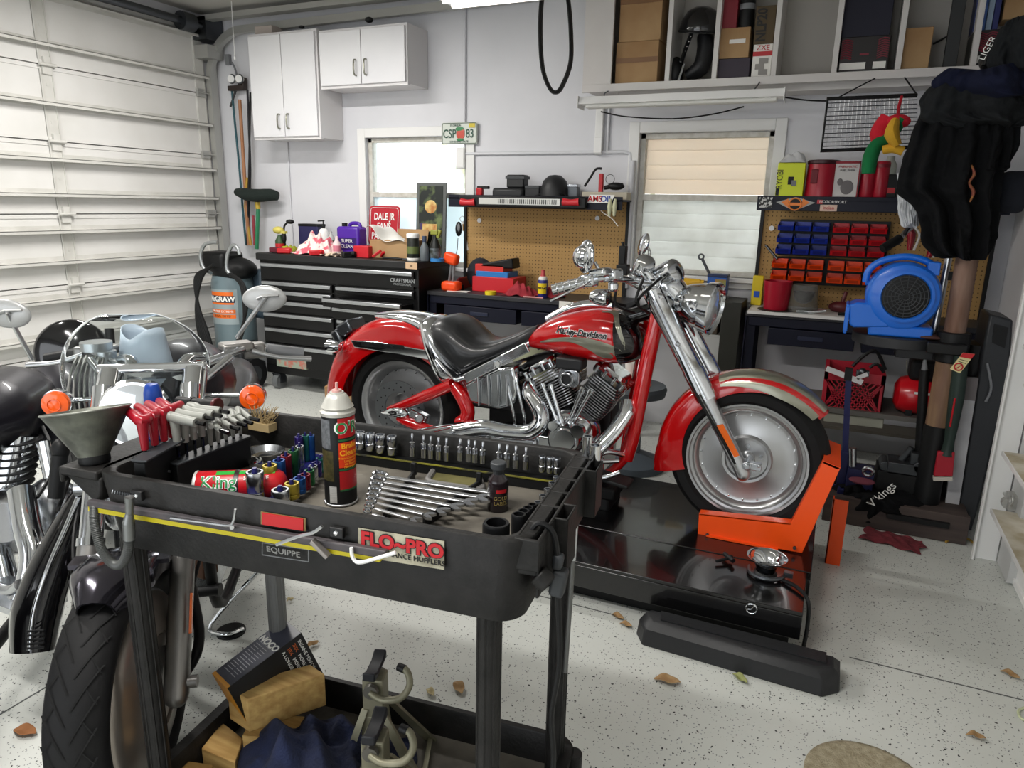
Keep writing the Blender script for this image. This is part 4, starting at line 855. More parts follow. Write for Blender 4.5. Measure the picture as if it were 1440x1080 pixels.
part('orange_wing', MB().prism([(a+.03, cz+.01), (cx-.04, d-.008), (cx-.03, c+.015)], .002, (0, 4.654, 0), (1, 0, 0), (0, 0, 1)).prism([(b-.03, cz+.01), (cx+.04, d-.008), (cx+.03, c+.015)], .002, (0, 4.654, 0), (1, 0, 0), (0, 0, 1)), mat('orange_print', '#e07a1c', .4), t, w=True)
part('shield', MB().ell((cx, 4.652, cz), (.04, .002, .036)), BLK, t, w=True); part('shield_bar', MB().bx(cx-.045, cx+.045, 4.649, 4.651, cz-.008, cz+.008).torus((cx, 4.651, cz), .034, .004, (0, 1, 0), 24, 6), MATS['orange_print'], t, w=True)
t, a, b, c, d = lipst('sticker', 'white and red motor brand lettering sticker on the right shelf lip', 1149, 280, 1186, 288, None); part('red_mark', MB().bx(a, a+.03, 4.654, 4.656, c+.005, d-.005), RED, t, w=True); ftext('MOTORSPORT', .022, V((a+b)/2+.015, 4.653, (c+d)/2), WI, t)
t, a, b, c, d = lipst('sticker', 'small cream script sticker below the motor brand lettering', 1153, 288, 1177, 297, None); part('backing', MB().bx(a, b, 4.654, 4.657, c, d), mat('cream_print', '#d8b9a8', .5), t, w=True); ftext('Indian', .026, V((a+b)/2, 4.652, (c+d)/2), RI, t)
ZS2 = 1.563
t, q = pbox('carton', 'bright yellow-green box on the right pegboard shelf', 'box', 1092, 229, 1131, 276, 4.70, .12, mat('lime_box', '#d6e21e', .45), z0=ZS2)
part('picture', MB().bx(lerp(q[0], q[1], .42), lerp(q[0], q[1], .62), 4.698, 4.70, lerp(ZS2, q[3], .40), lerp(ZS2, q[3], .62)), BLK, t, w=True); part('photo_panel', MB().bx(lerp(q[0], q[1], .55), lerp(q[0], q[1], .72), 4.697, 4.70, lerp(ZS2, q[3], .36), lerp(ZS2, q[3], .52)), GREY, t, w=True); ftext('RYOBI', .05, V(lerp(q[0], q[1], .12), 4.698, lerp(ZS2, q[3], .55)), BI, t, ux=(0, 0, 1), uy=(-1, 0, 0), sx=.8); part('black_tag', MB().bx(q[0]+.002, q[0]+.02, 4.698, 4.70, ZS2+.02, ZS2+.06), BLK, t, w=True)
def baggy(u, v):
    x, y = (u-.5)*2, (v-.5)*2; return (lerp(q[0], q[1], .5)+x*.075, 4.76+y*.05, q[3]+.003+max(0, (1-x*x*x*x)*(1-y*y))*(.055+.02*x+.008*math.sin(9*x+5*y)))
one('plastic_bag', 'crumpled clear-white plastic bag on the yellow-green box', 'bag', MB().grid(baggy, 18, 12), mat('bag_plastic', '#c9cacb', .25, bump=.5, bscale=30), solid=.002, sub=1, sharp=180)
t, p = plathe('canister', 'round red canister with dark lid next to the yellow-green box', 'canister', 1153, 276, 4.76, [(.085, 0), (.09, .004), (.085, .20), (.084, .205)], mat('canister_red', '#a5152b', .35), z0=ZS2, parts=(('lid', [(.086, .20), (.09, .205), (.09, .22), (.086, .224), (0, .224)], mat('lid_maroon', '#3d0f18', .4)),))
part('recess', MB().box(p+V(-.04, -.082, .13), (.04, .01, .08)), mat('recess_red', '#6e0e1c', .5), t, w=True, bevel=.004)
t, q = pbox('carton', 'white and dark red tool box carton with a product picture', 'box', 1173, 227, 1208, 277, 4.70, .12, mat('carton_offwhite', '#cfccc9', .5), z0=ZS2)
part('red_top', MB().bx(q[0]-.001, q[1]+.001, 4.699, 4.822, q[3]-.012, q[3]+.001).bx(q[1]-.006, q[1]+.001, 4.699, 4.822, ZS2, q[3]), mat('carton_red', '#8e1626', .5), t, w=True); part('picture', MB().ell(V(lerp(q[0], q[1], .55), 4.699, ZS2+.07), (.035, .002, .04)).ell(V(lerp(q[0], q[1], .25), 4.699, ZS2+.10), (.015, .002, .02)), mat('picture_grey', '#6f6b6b', .5), t, w=True)
ftext('PNEUMATIC', .018, V((q[0]+q[1])/2, 4.698, q[3]-.03), RI, t); ftext('FUEL PUMP', .016, V((q[0]+q[1])/2, 4.698, q[3]-.05), BI, t)
for x, lb in ((1217, 'left'), (1236, 'right')): plathe('canister', lb+' one of two tall narrow red canisters on the right shelf', 'canister', x, 278, 4.74, [(.038, 0), (.04, .004), (.04, .205), (.034, .215), (0, .215)], mat('canister_red', '#a5152b'), z0=ZS2, group='two narrow red canisters', parts=(('rib', [(.0405, .18), (.041, .185), (.041, .195), (.0405, .2)], mat('rib_red', '#7e1022', .4)),))
t, q = pbox('battery_charger', 'black charger with red mark beside the red canisters on the right shelf', 'charger', 1246, 245, 1262, 279, 4.72, .1, BLK, z0=ZS2); part('red_mark', MB().bx(q[0]+.01, q[1]-.01, 4.718, 4.72, ZS2+.04, ZS2+.07), RED, t, w=True)
plathe('bottle', 'grey bottle half hidden under the plush toy', 'bottle', 1250, 245, 4.76, [(.035, 0), (.037, .05), (.02, .08), (.02, .10), (0, .10)], mat('bottle_grey2', '#a3a59a', .4), z0=q[3]+.001)
# storage bins
def mkbin(c, nm):
    t = thing('storage_bin', 'x', 'bin', (0, 0, 0))
    w_, dp, h = .088, .10, .052
    m = MB().bx(-w_/2, w_/2, 0, .003, 0, h).bx(-w_/2, -w_/2+.003, -dp, 0, 0, h*.72).bx(w_/2-.003, w_/2, -dp, 0, 0, h*.72).bx(-w_/2, w_/2, -dp, 0, 0, .003)
    m.loft([[V(x, -dp, 0), V(x, -dp, .003), V(x, -dp-.016, .030), V(x, -dp-.019, .029)] for x in (-w_/2, w_/2)])
    for x in (-w_/2, w_/2-.003): m.prism([(0, 0), (-.02, .029), (-.02, .034), (.04, .05), (.1, .052), (.1, 0)], .003, (x, -dp, 0), (0, 1, 0), (0, 0, 1)) if False else m.loft([[V(xx, -dp, 0), V(xx, -dp-.018, .030), V(xx, -dp+.02, .034), V(xx, -.0, h), V(xx, 0, 0)] for xx in (x, x+.003)])
    part('tub', m, c, t); part('label_slot', MB().loft([[V(x, -dp-.0045, .006), V(x, -dp-.006, .006), V(x, -dp-.0165, .024), V(x, -dp-.015, .024)] for x in (-.03, .03)]), nm, t); return t
BB = mat('bin_blue', '#16309c', .35); BR_ = mat('bin_red', '#c3141f', .35); BO_ = mat('bin_orange', '#f0480c', .35)
def bins(c, c2, x0, x1, ys, lbs, grp, Y=4.80, n=3):
    first = mkbin(c, c2); a = atY(x0, ys[0], Y-.1).x; b = atY(x1, ys[0], Y-.1).x; k = 0
    s = (b-a)/n
    for r_, y in enumerate(ys):
        for i in range(n):
            loc = V(a+s*(i+.5), Y, atY((x0+x1)/2, y, Y-.1).z)
            lb = '%s storage bin, %s row, %s column of its block' % (lbs, ('top', 'middle', 'bottom')[r_] if len(ys) == 3 else ('upper', 'lower')[r_], ('left', 'middle', 'right')[i])
            if k == 0: first.location = loc; first['label'] = lb; first['group'] = grp; ROOTM[first.name] = Matrix.Translation(loc)
            else: dup(first, loc, 0, lb, grp)
            k += 1
bins(BB, mat('bin_blue_d', '#0f2272', .4), 1092, 1167, (325, 342, 358), 'blue', 'blue bins on the pegboard')
bins(BR_, mat('bin_red_d', '#930d17', .4), 1169, 1249, (328, 345, 361), 'red', 'red bins on the pegboard')
bins(BO_, mat('bin_orange_d', '#b83305', .4), 1083, 1159, (378, 395), 'orange left-hand', 'left orange bins on the pegboard', 4.78)
bins(BO_, mat('bin_orange_d', '#b83305', .4), 1162, 1240, (382, 400), 'orange right-hand', 'right orange bins on the pegboard', 4.78)
for x0, x1, y0, y1, lb in ((1095, 1250, 310, 362, 'upper'), (1085, 1240, 364, 402, 'lower')):
    a, b, c, d = rect(x0, y0, x1, y1, 4.80); one('bin_rail', lb+' black louvred rail carrying the coloured bins', 'rail', MB().bx(a, b, 4.812, 4.84, c, d), BLK)
one('peg_cap', 'round white cap on the left of the right pegboard', 'cap', MB().cyl(atY(1085, 321, YB-.036), atY(1085, 321, YB-.05), .016, n=18), GWHITE)
one('wrench', 'long steel tool hanging left of the orange bins', 'tool', MB().cyl(atY(1077, 345, 4.8), atY(1093, 364, 4.76), .008), STEEL)
# on the right bench
t, p = plathe('canister', 'red canister without lid on the left of the right bench', 'canister', 1091, 430, 4.60, [(.07, 0), (.072, .004), (.082, .165), (.083, .17), (.079, .17), (.07, .01), (0, .01)], mat('canister_red', '#a5152b'), z0=Z3+.006)
one('tray', 'dark oval tray under the lidless red canister', 'tray', MB().lathe([(0, 0), (.10, 0), (.105, .005), (0, .0052)], (p.x, 4.60, Z3), n=30), mat('tray_brown', '#2b2320', .5))
t, q = pbox('carton', 'small yellow box with blue label at the left edge of the right bench', 'box', 1058, 388, 1073, 412, 4.76, .05, YEL, z0=Z3); part('label', MB().bx(q[0]+.015, q[1]-.015, 4.757, 4.76, Z3+.05, Z3+.09), BLU, t, w=True)
jp = V(*atY(1128, 436, 4.62)[:2], Z3)
t = thing('plastic_pitcher', 'clear plastic tub with a bowl inside on the right bench', 'tub', jp)
part('wall', MB().lathe([(.085, 0), (.088, .002), (.074, .16), (.071, .16), (.083, .006), (0, .006)], jp, n=30), mat('cloudy_plastic', '#d5d9d9', .08, trans=.92, ior=1.1), t, w=True)
part('inner_bowl', MB().lathe([(.02, .05), (.045, .065), (.06, .10), (.06, .12), (.055, .12), (.04, .07), (0, .058)], jp, n=24), mat('brown_bowl', '#4c3e3a', .3, .5), t, w=True)
one('steel_bar', 'long chrome bar lying in front of the clear tub', 'bar', MB().tube([atY(1120, 437, 4.55), atY(1140, 439, 4.55), atY(1162, 437, 4.55)], [.014, .010, .009], 10), CHROME)
one('pliers', 'black handled pliers at the front of the right bench near the blower', 'pliers', MB().tube([V(.04, 4.56, Z3+.008), V(.10, 4.57, Z3+.01), V(.17, 4.56, Z3+.008)], .009, 8, k=3), BLK)
one('tool_part', 'pile of dark red fittings under the orange bins', 'fittings', MB().ell((.05, 4.72, Z3+.03), (.07, .04, .035)).ell((.13, 4.71, Z3+.03), (.05, .04, .03)).cyl((.05, 4.72, Z3+.03), (.07, 4.75, Z3+.12), .012).cyl((.0, 4.70, Z3+.02), (.15, 4.72, Z3+.03), .01), mat('dark_red_fit', '#5c2126', .4))
one('block', 'yellow corner piece showing behind the blower outlet', 'block', MB().box((.21, 4.60, Z3+.05), (.05, .04, .07)), YEL, bevel=.004)
# between window and bench: dark cabinet, boxes and cleaning bottles
pbox('cabinet', 'narrow black cabinet standing left of the right work bench', 'cabinet', 1011, 425, 1038, 540, 4.52, .3, mat('olive_black', '#22231c', .5), z0=0)
t, q = pbox('filing_cabinet', 'light grey low cabinet behind the front fork of the cruiser', 'cabinet', 975, 470, 1018, 540, 4.60, .28, mat('cabinet_grey', '#a5a6a4', .5), z0=0)
part('drawer', MB().bx(q[0]+.01, q[1]-.01, 4.59, 4.60, q[3]-.25, q[3]-.02), mat('drawer_grey', '#adaeac', .5), t, w=True)
zc2 = q[3]
pbox('shelf_unit', 'dark brown low shelf unit behind the headlight of the cruiser', 'shelf', 935, 415, 1012, 440, 4.60, .28, mat('umber_board', '#463b30', .6), z0=zc2+.001)
zs_ = atY(975, 415, 4.6).z
t, q = pbox('tub', 'blue tub of wipes with a grey stick behind the headlight', 'tub', 994, 386, 1022, 412, 4.68, .1, mat('wipes_blue', '#2656a3', .4), z0=zs_, lid=mat('lid_navy', '#1c2c52', .4))
part('rainbow_label', MB().bx(q[0]+.05, q[1]-.005, 4.678, 4.68, zs_+.02, zs_+.10), mat('label_mixed', '#7d8a4a', .5, col2='#b56a3a', scale=20), t, w=True)
one('spatula', 'grey-handled scraper sticking up from the blue tub', 'scraper', MB().cyl(atY(999, 388, 4.72), atY(987, 363, 4.72), .009).torus(atY(986, 361, 4.72), .016, .006, (0, 1, 0), 16, 8), STEEL)
one('bottle', 'yellow bottle lying beside the blue tub of wipes', 'bottle', MB().tube([atY(963, 398, 4.7), atY(985, 397, 4.7)], [.035, .035, .02], 14).cyl(atY(985, 397, 4.7), atY(990, 397, 4.7), .015), mat('oil_yellow', '#d8a92a', .4))
one('bottle', 'dark bottle lying left of the yellow bottle behind the gauges', 'bottle', MB().cyl(atY(950, 400, 4.7), atY(962, 398, 4.7), .036), mat('bottle_dark', '#2c2320', .4))
# wire rack hanging
wr_ = thing('wire_rack', 'black-framed wire rack hanging flat under the high shelf', 'rack', atY(1200, 212, 4.5))
A0, A1, A2, A3 = atY(1164, 139, 4.5), atY(1155, 212, 4.5), atY(1290, 134, 4.5), atY(1290, 207, 4.5)
part('frame', MB().tube([A2, A0, A1, A3], .011, 8), BLK, wr_, w=True)
m = MB()
for i in range(1, 12): m.cyl(lerp(A0, A1, i/12), lerp(A2, A3, i/12), .0026, n=6)
part('cross_wire', m, STEEL, wr_, w=True, kind=None)
m = MB()
for i in range(1, 20): m.cyl(lerp(A0, A2, i/20), lerp(A1, A3, i/20), .0014, n=5)
part('long_wire', m, SATIN, wr_, w=True)
part('cord', MB().cyl(lerp(A0, A2, .1), atY(1244, 103, 4.62), .004, n=6).cyl(atY(1268, 103, 4.62), lerp(A0, A2, 1), .004, n=6), BLK, wr_, w=True)
# ---------------------------------------------------------------- clothes and plush toy
CL = mat('black_fabric', '#0e0f11', .95, bump=.35, bscale=60, spec=.2); CL2 = mat('charcoal_fabric', '#1d1f21', .95, bump=.3, bscale=60, spec=.2); CLN = mat('navy_fabric', '#14182c', .95, bump=.3, spec=.2)
def hang(label, topl, botl, Y, dep, mt, seed, cat='jacket', nm='jacket', folds=9, amp=.026):
    """cloth hanging: outline given by left/right pixel pairs from top to bottom"""
    rnd = random.Random(seed); ph = [rnd.uniform(0, 6.28) for _ in range(4)]
    L_ = spline([atY(x0, y, Y) for x0, x1, y in topl], 7); R_ = spline([atY(x1, y, Y) for x0, x1, y in topl], 7); rings = []
    for q, (a, b) in enumerate(zip(L_, R_)):
        c = (a+b)/2; hw = (b.x-a.x)/2; t_ = q/(len(L_)-1); r = []
        for j in range(88):
            an = 2*math.pi*j/88; dd = dep*(.75+.35*math.sin(math.pi*min(1, t_*1.3)))
            f = amp*(math.sin(folds*an+ph[0]+1.5*t_)+.6*math.sin((folds*2-3)*an+ph[1]-2*t_))*(.35+t_); nz_ = noise.noise(V(c.x*9+math.cos(an)*2.6, math.sin(an)*2.6+seed, a.z*11)); f += .030*abs(nz_)+.016*noise.noise(V(math.cos(an)*7, math.sin(an)*7, a.z*26+seed))
            r.append(V(c.x+(hw+f*.5)*math.cos(an), c.y+(dd+f*1.6+.006*math.sin(23*an+ph[3]+6*t_))*math.sin(an), c.z+.012*math.sin(3*an+ph[2]) + (a.z-b.z)*-.5*math.cos(an)*0))
        rings.append(r)
    return one(nm, label, cat, MB().loft(rings), mt, sharp=180, sub=1)
JK1 = hang('long black jacket hanging in front of the right pegboard', [(1298, 1400, 150), (1288, 1408, 175), (1278, 1412, 205), (1268, 1405, 240), (1264, 1400, 268), (1290, 1398, 290), (1300, 1396, 320), (1306, 1392, 345), (1322, 1382, 362)], None, 3.75, .13, CL, 3)
hang('black sleeve hanging at the right edge of the clothes heap', [(1385, 1430, 140), (1380, 1428, 200), (1378, 1415, 240)], None, 3.72, .08, CL, 5, folds=5)
hang('charcoal trousers folded over on top of the black jacket', [(1318, 1440, 112), (1302, 1450, 125), (1296, 1460, 145), (1300, 1460, 165), (1345, 1440, 178)], None, 3.68, .14, CL2, 8, 'trousers', 'trousers', 5, .02)
hang('navy garment rolled up at the top of the clothes heap', [(1335, 1440, 99), (1318, 1460, 112), (1322, 1470, 128), (1360, 1470, 140)], None, 3.62, .13, CLN, 14, 'garment', 'garment', 4, .02)
hang('dark grey padded sleeve with stripes above the clothes heap', [(1415, 1470, 30), (1402, 1480, 55), (1395, 1480, 80), (1400, 1470, 104)], None, 3.6, .1, CL2, 18, 'jacket', 'jacket', 4, .02)
t = thing('cap', 'black cap with white lettering lying above the clothes heap', 'cap', atY(1394, 90, 3.7)); part('crown', MB().ell(atY(1396, 84, 3.7), (.05, .06, .05)), BLK, t, w=True); part('strap', MB().tube([atY(1384, 92, 3.64), atY(1390, 70, 3.64), atY(1400, 55, 3.64)], .022, 8, k=3, flat=.4), BLK, t, w=True)
ftext('LIGER', .035, atY(1389, 68, 3.60), WI, t, ux=(.35, 0, .9), uy=(-.9, 0, .35))
gl__ = atY(1366, 257, 3.60)
fl = MB().tube([atY(1366, 232, 3.60), atY(1370, 245, 3.60), atY(1363, 257, 3.60), atY(1369, 270, 3.60), atY(1364, 284, 3.60)], [.008, .016, .012, .018, .006], 8, k=4, flat=.4)
part('embroidery', fl, mat('embroidery_orange', '#a8733a', .8, col2='#7b3a3a', scale=40), JK1, w=True, label='orange flame embroidery')
hang('grey shirt tail hanging left of the long black jacket', [(1262, 1290, 245), (1264, 1292, 275), (1266, 1290, 300), (1272, 1290, 318)], None, 3.86, .04, mat('grey_shirt', '#bcbfc2', .9, sheen=.2), 22, 'shirt', 'shirt', 4, .008)
for x0, x1, y0, y1, lb in ((1405, 1440, 240, 300, 'black bag hanging at the right edge beside the jacket'),):
    pbox('bag', lb, 'bag', x0, y0, x1+8, y1, 3.9, .15, mat('charcoal_bag', '#20232b'), bevel=.03)
pt = thing('plush_toy', 'red, yellow and green plush hanging in front of the wire rack', 'plush toy', atY(1228, 249, 4.2))
part('green_leg', MB().tube([atY(1268, 167, 4.2), atY(1248, 196, 4.2), atY(1232, 205, 4.18), atY(1224, 222, 4.18), atY(1221, 244, 4.18)], [.04, .048, .048, .052, .045], 14, k=4, flat=.7), mat('plush_green', '#0d6b3a', .95, bump=.3), pt, w=True)
part('yellow_wing', MB().tube([atY(1259, 170, 4.15), atY(1254, 188, 4.14), atY(1262, 205, 4.14)], [.05, .085, .05], 14, k=4, flat=.4).tube([atY(1242, 211, 4.15), atY(1256, 209, 4.14), atY(1270, 213, 4.14)], .022, 10, k=4), mat('plush_yellow', '#d6a42e', .95, bump=.3), pt, w=True)
part('red_body', MB().tube([atY(1250, 165, 4.22), atY(1238, 188, 4.22), atY(1248, 205, 4.22)], [.04, .05, .045], 12, k=4).ell(atY(1262, 171, 4.2), (.06, .04, .035)).tube([atY(1262, 170, 4.24), atY(1264, 150, 4.4), atY(1268, 136, 4.48)], .008, 6), mat('plush_red', '#c41c2e', .95, bump=.3), pt, w=True)
# hanging spare motorcycle parts
mp = thing('handlebar', 'spare handlebar with a black grip hanging below the jacket', 'handlebar', atY(1262, 345, 4.1))
part('bar', MB().tube([atY(1262, 342, 4.05), atY(1275, 325, 4.1), atY(1300, 308, 4.15), atY(1325, 330, 4.2)], .014, 10, k=5), CHROME2, mp, w=True); part('grip', MB().cyl(atY(1241, 350, 4.0), atY(1266, 335, 4.05), .022, n=16), BLK, mp, w=True); part('clamp', MB().cyl(atY(1309, 312, 4.1), atY(1309, 312, 4.16), .03, n=20), ALU, mp, w=True); part('hose', MB().tube([atY(1270, 333, 4.08), atY(1285, 308, 4.06), atY(1305, 298, 4.06)], .009, 8, k=4), BLK, mp, w=True)
for pts, lb in (([(1281, 318), (1290, 330), (1285, 352)], 'left dark red fender tip with a cream edge under the jacket'), ([(1326, 332), (1322, 345), (1312, 362)], 'right dark red fender tip with a cream edge under the jacket')):
    t = thing('fender', lb, 'fender', atY(*pts[-1], 4.2)); P = [atY(x, y, 4.2) for x, y in pts]
    part('shell', MB().tube([P[0]-V(.02, 0, 0), P[1]-V(.025, 0, 0), P[2]-V(.02, 0, 0)], [.03, .045, .025], 14, k=4, flat=.5), mat('fender_red', '#8e1224', .25, coat=.6), t, w=True); part('cord', MB().tube([P[0]-V(.02, 0, 0), V(P[0].x, 3.9, 1.75), V(P[0].x, 3.69, 2.02)], .003, 6), BLK, t, w=True); part('edge', MB().tube([P[0]+V(.008, -.02, 0), P[1]+V(.008, -.02, 0), P[2]+V(-.002, -.02, 0)], .006, 8, k=4), PAPER, t, w=True)
one('plug', 'black plug dangling on a cable under the jacket', 'plug', MB().cyl(atY(1335, 362, 3.9), atY(1336, 380, 3.9), .004).box(atY(1336, 388, 3.9), (.022, .02, .04)), BLK)
# ---------------------------------------------------------------- tyre machine with blower
tm = thing('tire_changer', 'black manual tyre machine with rusty brown column and round table', 'tyre changer', (.52, 3.8, .06))
RUST = mat('rusty_column', '#6b4c3c', .55, .3, col2='#8d7466', scale=5, stretch=(3, 3, .6)); RUST2 = mat('worn_column', '#8a6f52', .6, col2='#6d5140', scale=6, stretch=(4, 4, .5))
part('column', MB().cyl((.53, 3.8, .96), (.53, 3.8, 1.42), .045, n=26), RUST, tm, w=True); part('collar', MB().cyl((.53, 3.8, .83), (.53, 3.8, .97), .07, n=26).box((.50, 3.76, .90), (.16, .12, .05)), BLK, tm, w=True, bevel=.006)
part('lower_column', MB().cyl((.53, 3.8, .50), (.53, 3.8, .85), .055, n=26), RUST2, tm, w=True); part('base_column', MB().cyl((.53, 3.8, .10), (.53, 3.8, .52), .06, n=26), BLK, tm, w=True)
tz = .925; tx = .31
part('table_top', MB().cyl((tx, 3.92, tz-.05), (tx, 3.92, tz), .20, n=44).bx(tx, .53, 3.86, 3.98, tz-.11, tz-.05), mat('table_black', '#26272a', .5), tm, w=True, bevel=.004)
part('side_pipe', MB().cyl((.46, 3.9, tz), (.47, 3.9, 1.32), .016, n=12), SATIN, tm, w=True)
part('base_plate', MB().bx(.36, .62, 3.62, 3.9, .075, .10), BLK, tm, w=True)
BL = mat('blower_blue', '#1768d0', .32, coat=.2)
bw = thing('air_mover', 'bright blue carpet blower standing on the round black table', 'blower', (tx, 3.86, tz))
bc_ = V(*atY(1270, 415, 3.80)[:2], 0); bc_.z = atY(1270, 417, 3.8).z
R0_ = (bc_.z-tz-.002)*.84
prof = [(0, -.02), (R0_*.80, -.02), (R0_*.93, -.012), (R0_, .01), (R0_, .13), (R0_*.92, .155), (0, .16)]
vol = part('housing', MB().lathe([(r_*1.0, z) for r_, z in prof], V(bc_.x, 3.78, bc_.z), (0, 1, 0), 44), BL, bw, w=True)
ol = [atY(1194, 428, 3.80), atY(1206, 424, 3.80), atY(1240, 428, 3.80), atY(1250, 459, 3.80), atY(1200, 459, 3.80), atY(1194, 455, 3.80)]
part('outlet', MB().loft([[V(p.x, 3.765, max(p.z, tz+.002)) for p in ol], [V(p.x, 3.93, max(p.z, tz+.002)) for p in ol]]), BL, bw, w=True, bevel=.008)
o0, o1 = atY(1196, 430, 3.8), atY(1196, 456, 3.8)
part('outlet_mouth', MB().bx(ol[0].x-.004, ol[0].x+.002, 3.785, 3.91, tz+.02, o0.z-.008), BLK, bw, w=True); part('outlet_rim', MB().bar(V(ol[0].x-.003, 3.765, o0.z), V(ol[0].x-.003, 3.93, o0.z), .014, .02).bar(V(ol[0].x-.003, 3.765, tz+.01), V(ol[0].x-.003, 3.93, tz+.01), .014, .02).bar(V(ol[0].x-.003, 3.77, tz+.01), V(ol[0].x-.003, 3.77, o0.z), .02, .014), BL, bw, w=True, bevel=.004)
gc = V(bc_.x+.008, 3.755, bc_.z+.004)
part('inlet_ring', MB().lathe([(R0_*.72, -.0), (R0_*.74, .012), (R0_*.66, .014), (R0_*.62, .002)], gc, (0, -1, 0), 44), BL, bw, w=True)
part('inlet', MB().lathe([(R0_*.64, .004), (R0_*.5, .008), (0, .010)], gc, (0, -1, 0), 36), BLK, bw, w=True)
gr = MB()
for i in range(1, 7): gr.torus(gc+V(0, -.014, 0), R0_*.62*i/6.5, .0022, (0, 1, 0), 32, 5)
for i in range(16): a = i*math.pi/8; gr.cyl(gc+V(math.cos(a)*.02, -.014, math.sin(a)*.02), gc+V(math.cos(a)*R0_*.63, -.012, math.sin(a)*R0_*.63), .002, n=5)
part('grille', gr, DGREY, bw, w=True)
part('handle', MB().tube([atY(1217, 397, 3.84), atY(1222, 380, 3.84), atY(1240, 367, 3.84), atY(1272, 361, 3.84), atY(1300, 366, 3.84), atY(1318, 378, 3.84)], .016, 12, k=6).box(atY(1312, 377, 3.84), (.05, .10, .06)).tube([atY(1217, 397, 3.84), atY(1226, 398, 3.84), atY(1232, 404, 3.84)], .014, 10), BL, bw, w=True, bevel=.004)
part('base_foot', MB().bx(bc_.x-R0_*.8, bc_.x+R0_*.9, 3.77, 3.94, tz+.001, bc_.z-R0_*.85), BL, bw, w=True, bevel=.01)
one('rag', 'brown oily rag on the round table under the blower', 'rag', MB().ell((tx+.13, 3.80, tz+.012), (.06, .05, .012)), mat('oily_rag', '#4b2f2a', .8))
# tag, snow brush, white board, black panel
t = thing('warning_tag', 'cream warning tag with red top hanging from the tyre machine collar', 'tag', atY(1345, 520, 3.68)); P = [atY(x, y, 3.68) for x, y in ((1354, 496), (1371, 498), (1350, 525), (1336, 519))]
part('card', MB().loft([P, [p+V(0, .003, 0) for p in P]]), mat('tag_cream', '#d8cf9a', .5), t, w=True); part('red_top', MB().loft([[P[0], P[1], lerp(P[1], P[2], .25), lerp(P[0], P[3], .25)], [p+V(0, -.002, 0) for p in (P[0], P[1], lerp(P[1], P[2], .25), lerp(P[0], P[3], .25))]]), RED, t, w=True)
c = lerp((P[2]+P[3])/2, (P[0]+P[1])/2, .25); part('red_circle', MB().torus(c+V(0, -.003, 0), .016, .003, (0, 1, 0), 18, 6).cyl(c+V(-.01, -.003, -.01), c+V(.01, -.003, .01), .002, n=6), RED, t, w=True)
for i in range(2): part('print_bar', MB().bar(lerp(P[3], P[0], .5+.12*i)+(P[1]-P[0])*.15+V(0, -.002, 0), lerp(P[2], P[1], .5+.12*i)-(P[1]-P[0])*.15+V(0, -.002, 0), .004, .002), BLK, t, w=True)
br_ = thing('snow_brush', 'long dark green brush with a red head hanging beside the tyre machine', 'brush', atY(1327, 672, 3.70))
part('handle', MB().tube([atY(1352, 500, 3.72), atY(1345, 560, 3.72), atY(1335, 620, 3.72), atY(1331, 640, 3.72)], [.03, .032, .022, .03], 12, k=3), mat('brush_green', '#1a2a24', .5), br_, w=True)
hb = [atY(x, y, 3.70) for x, y in ((1319, 636), (1343, 636), (1340, 670), (1313, 670))]; part('head', MB().loft([hb, [p+V(0, .03, 0) for p in hb]]), mat('brush_red', '#a01226', .5), br_, w=True, bevel=.004); part('head_foot', MB().bar(hb[3]+V(0, .01, -.012), hb[2]+V(0, .01, -.012), .03, .018), mat('brush_foot', '#b9b3a8', .5), br_, w=True)
part('handle_stripe', MB().tube([atY(1343, 560, 3.685), atY(1336, 600, 3.685)], .004, 6), RED, br_, w=True)
wbp = [atY(x, y, 3.82) for x, y in ((1352, 530), (1376, 532), (1343, 748), (1325, 742))]; t = thing('white_board', 'narrow white board leaning behind the tyre machine', 'board', V(wbp[2].x, 3.82, .1)); part('panel', MB().loft([wbp, [p+V(0, .02, 0) for p in wbp]]), mat('board_white', '#b9b9ba', .5, col2='#9c9a9c', scale=5), t, w=True, bevel=.002)
part('grey_end', MB().loft([[wbp[0], wbp[1], lerp(wbp[1], wbp[2], .14), lerp(wbp[0], wbp[3], .14)], [p+V(0, -.004, 0) for p in (wbp[0], wbp[1], lerp(wbp[1], wbp[2], .14), lerp(wbp[0], wbp[3], .14))]]), mat('board_end', '#6c6666', .6), t, w=True)
DP = mat('panel_black', '#2a2c2f', .45, bump=.1, bscale=30)
pn = thing('bed_liner', 'large upright black plastic panel in the right rear corner', 'panel', (.72, 3.75, .02))
Pp = [(1392, 442), (1425, 450), (1420, 520), (1398, 620), (1380, 700), (1362, 762), (1335, 762), (1352, 690), (1366, 600), (1380, 500)]
a = [atY(x, y, 3.84) for x, y in Pp]; part('body', MB().loft([a, [p+V(0, .25, 0) for p in a]]), DP, pn, w=True, bevel=.01)
hp__ = [atY(x, y, 3.835) for x, y in ((1398, 456), (1418, 461), (1413, 490), (1395, 482))]; part('opening', MB().loft([hp__, [p+V(0, .01, 0) for p in hp__]]), BLK, pn, w=True); part('rib', MB().tube([atY(1388, 510, 3.83), atY(1394, 545, 3.83), atY(1386, 565, 3.83)], .006, 8, k=4), GREY, pn, w=True)
one('rubber_mat_roll', 'tall black roll standing behind the white board', 'roll', MB().cyl((.66, 3.98, 0), (.66, 3.98, .9), .09, n=24), BLK)
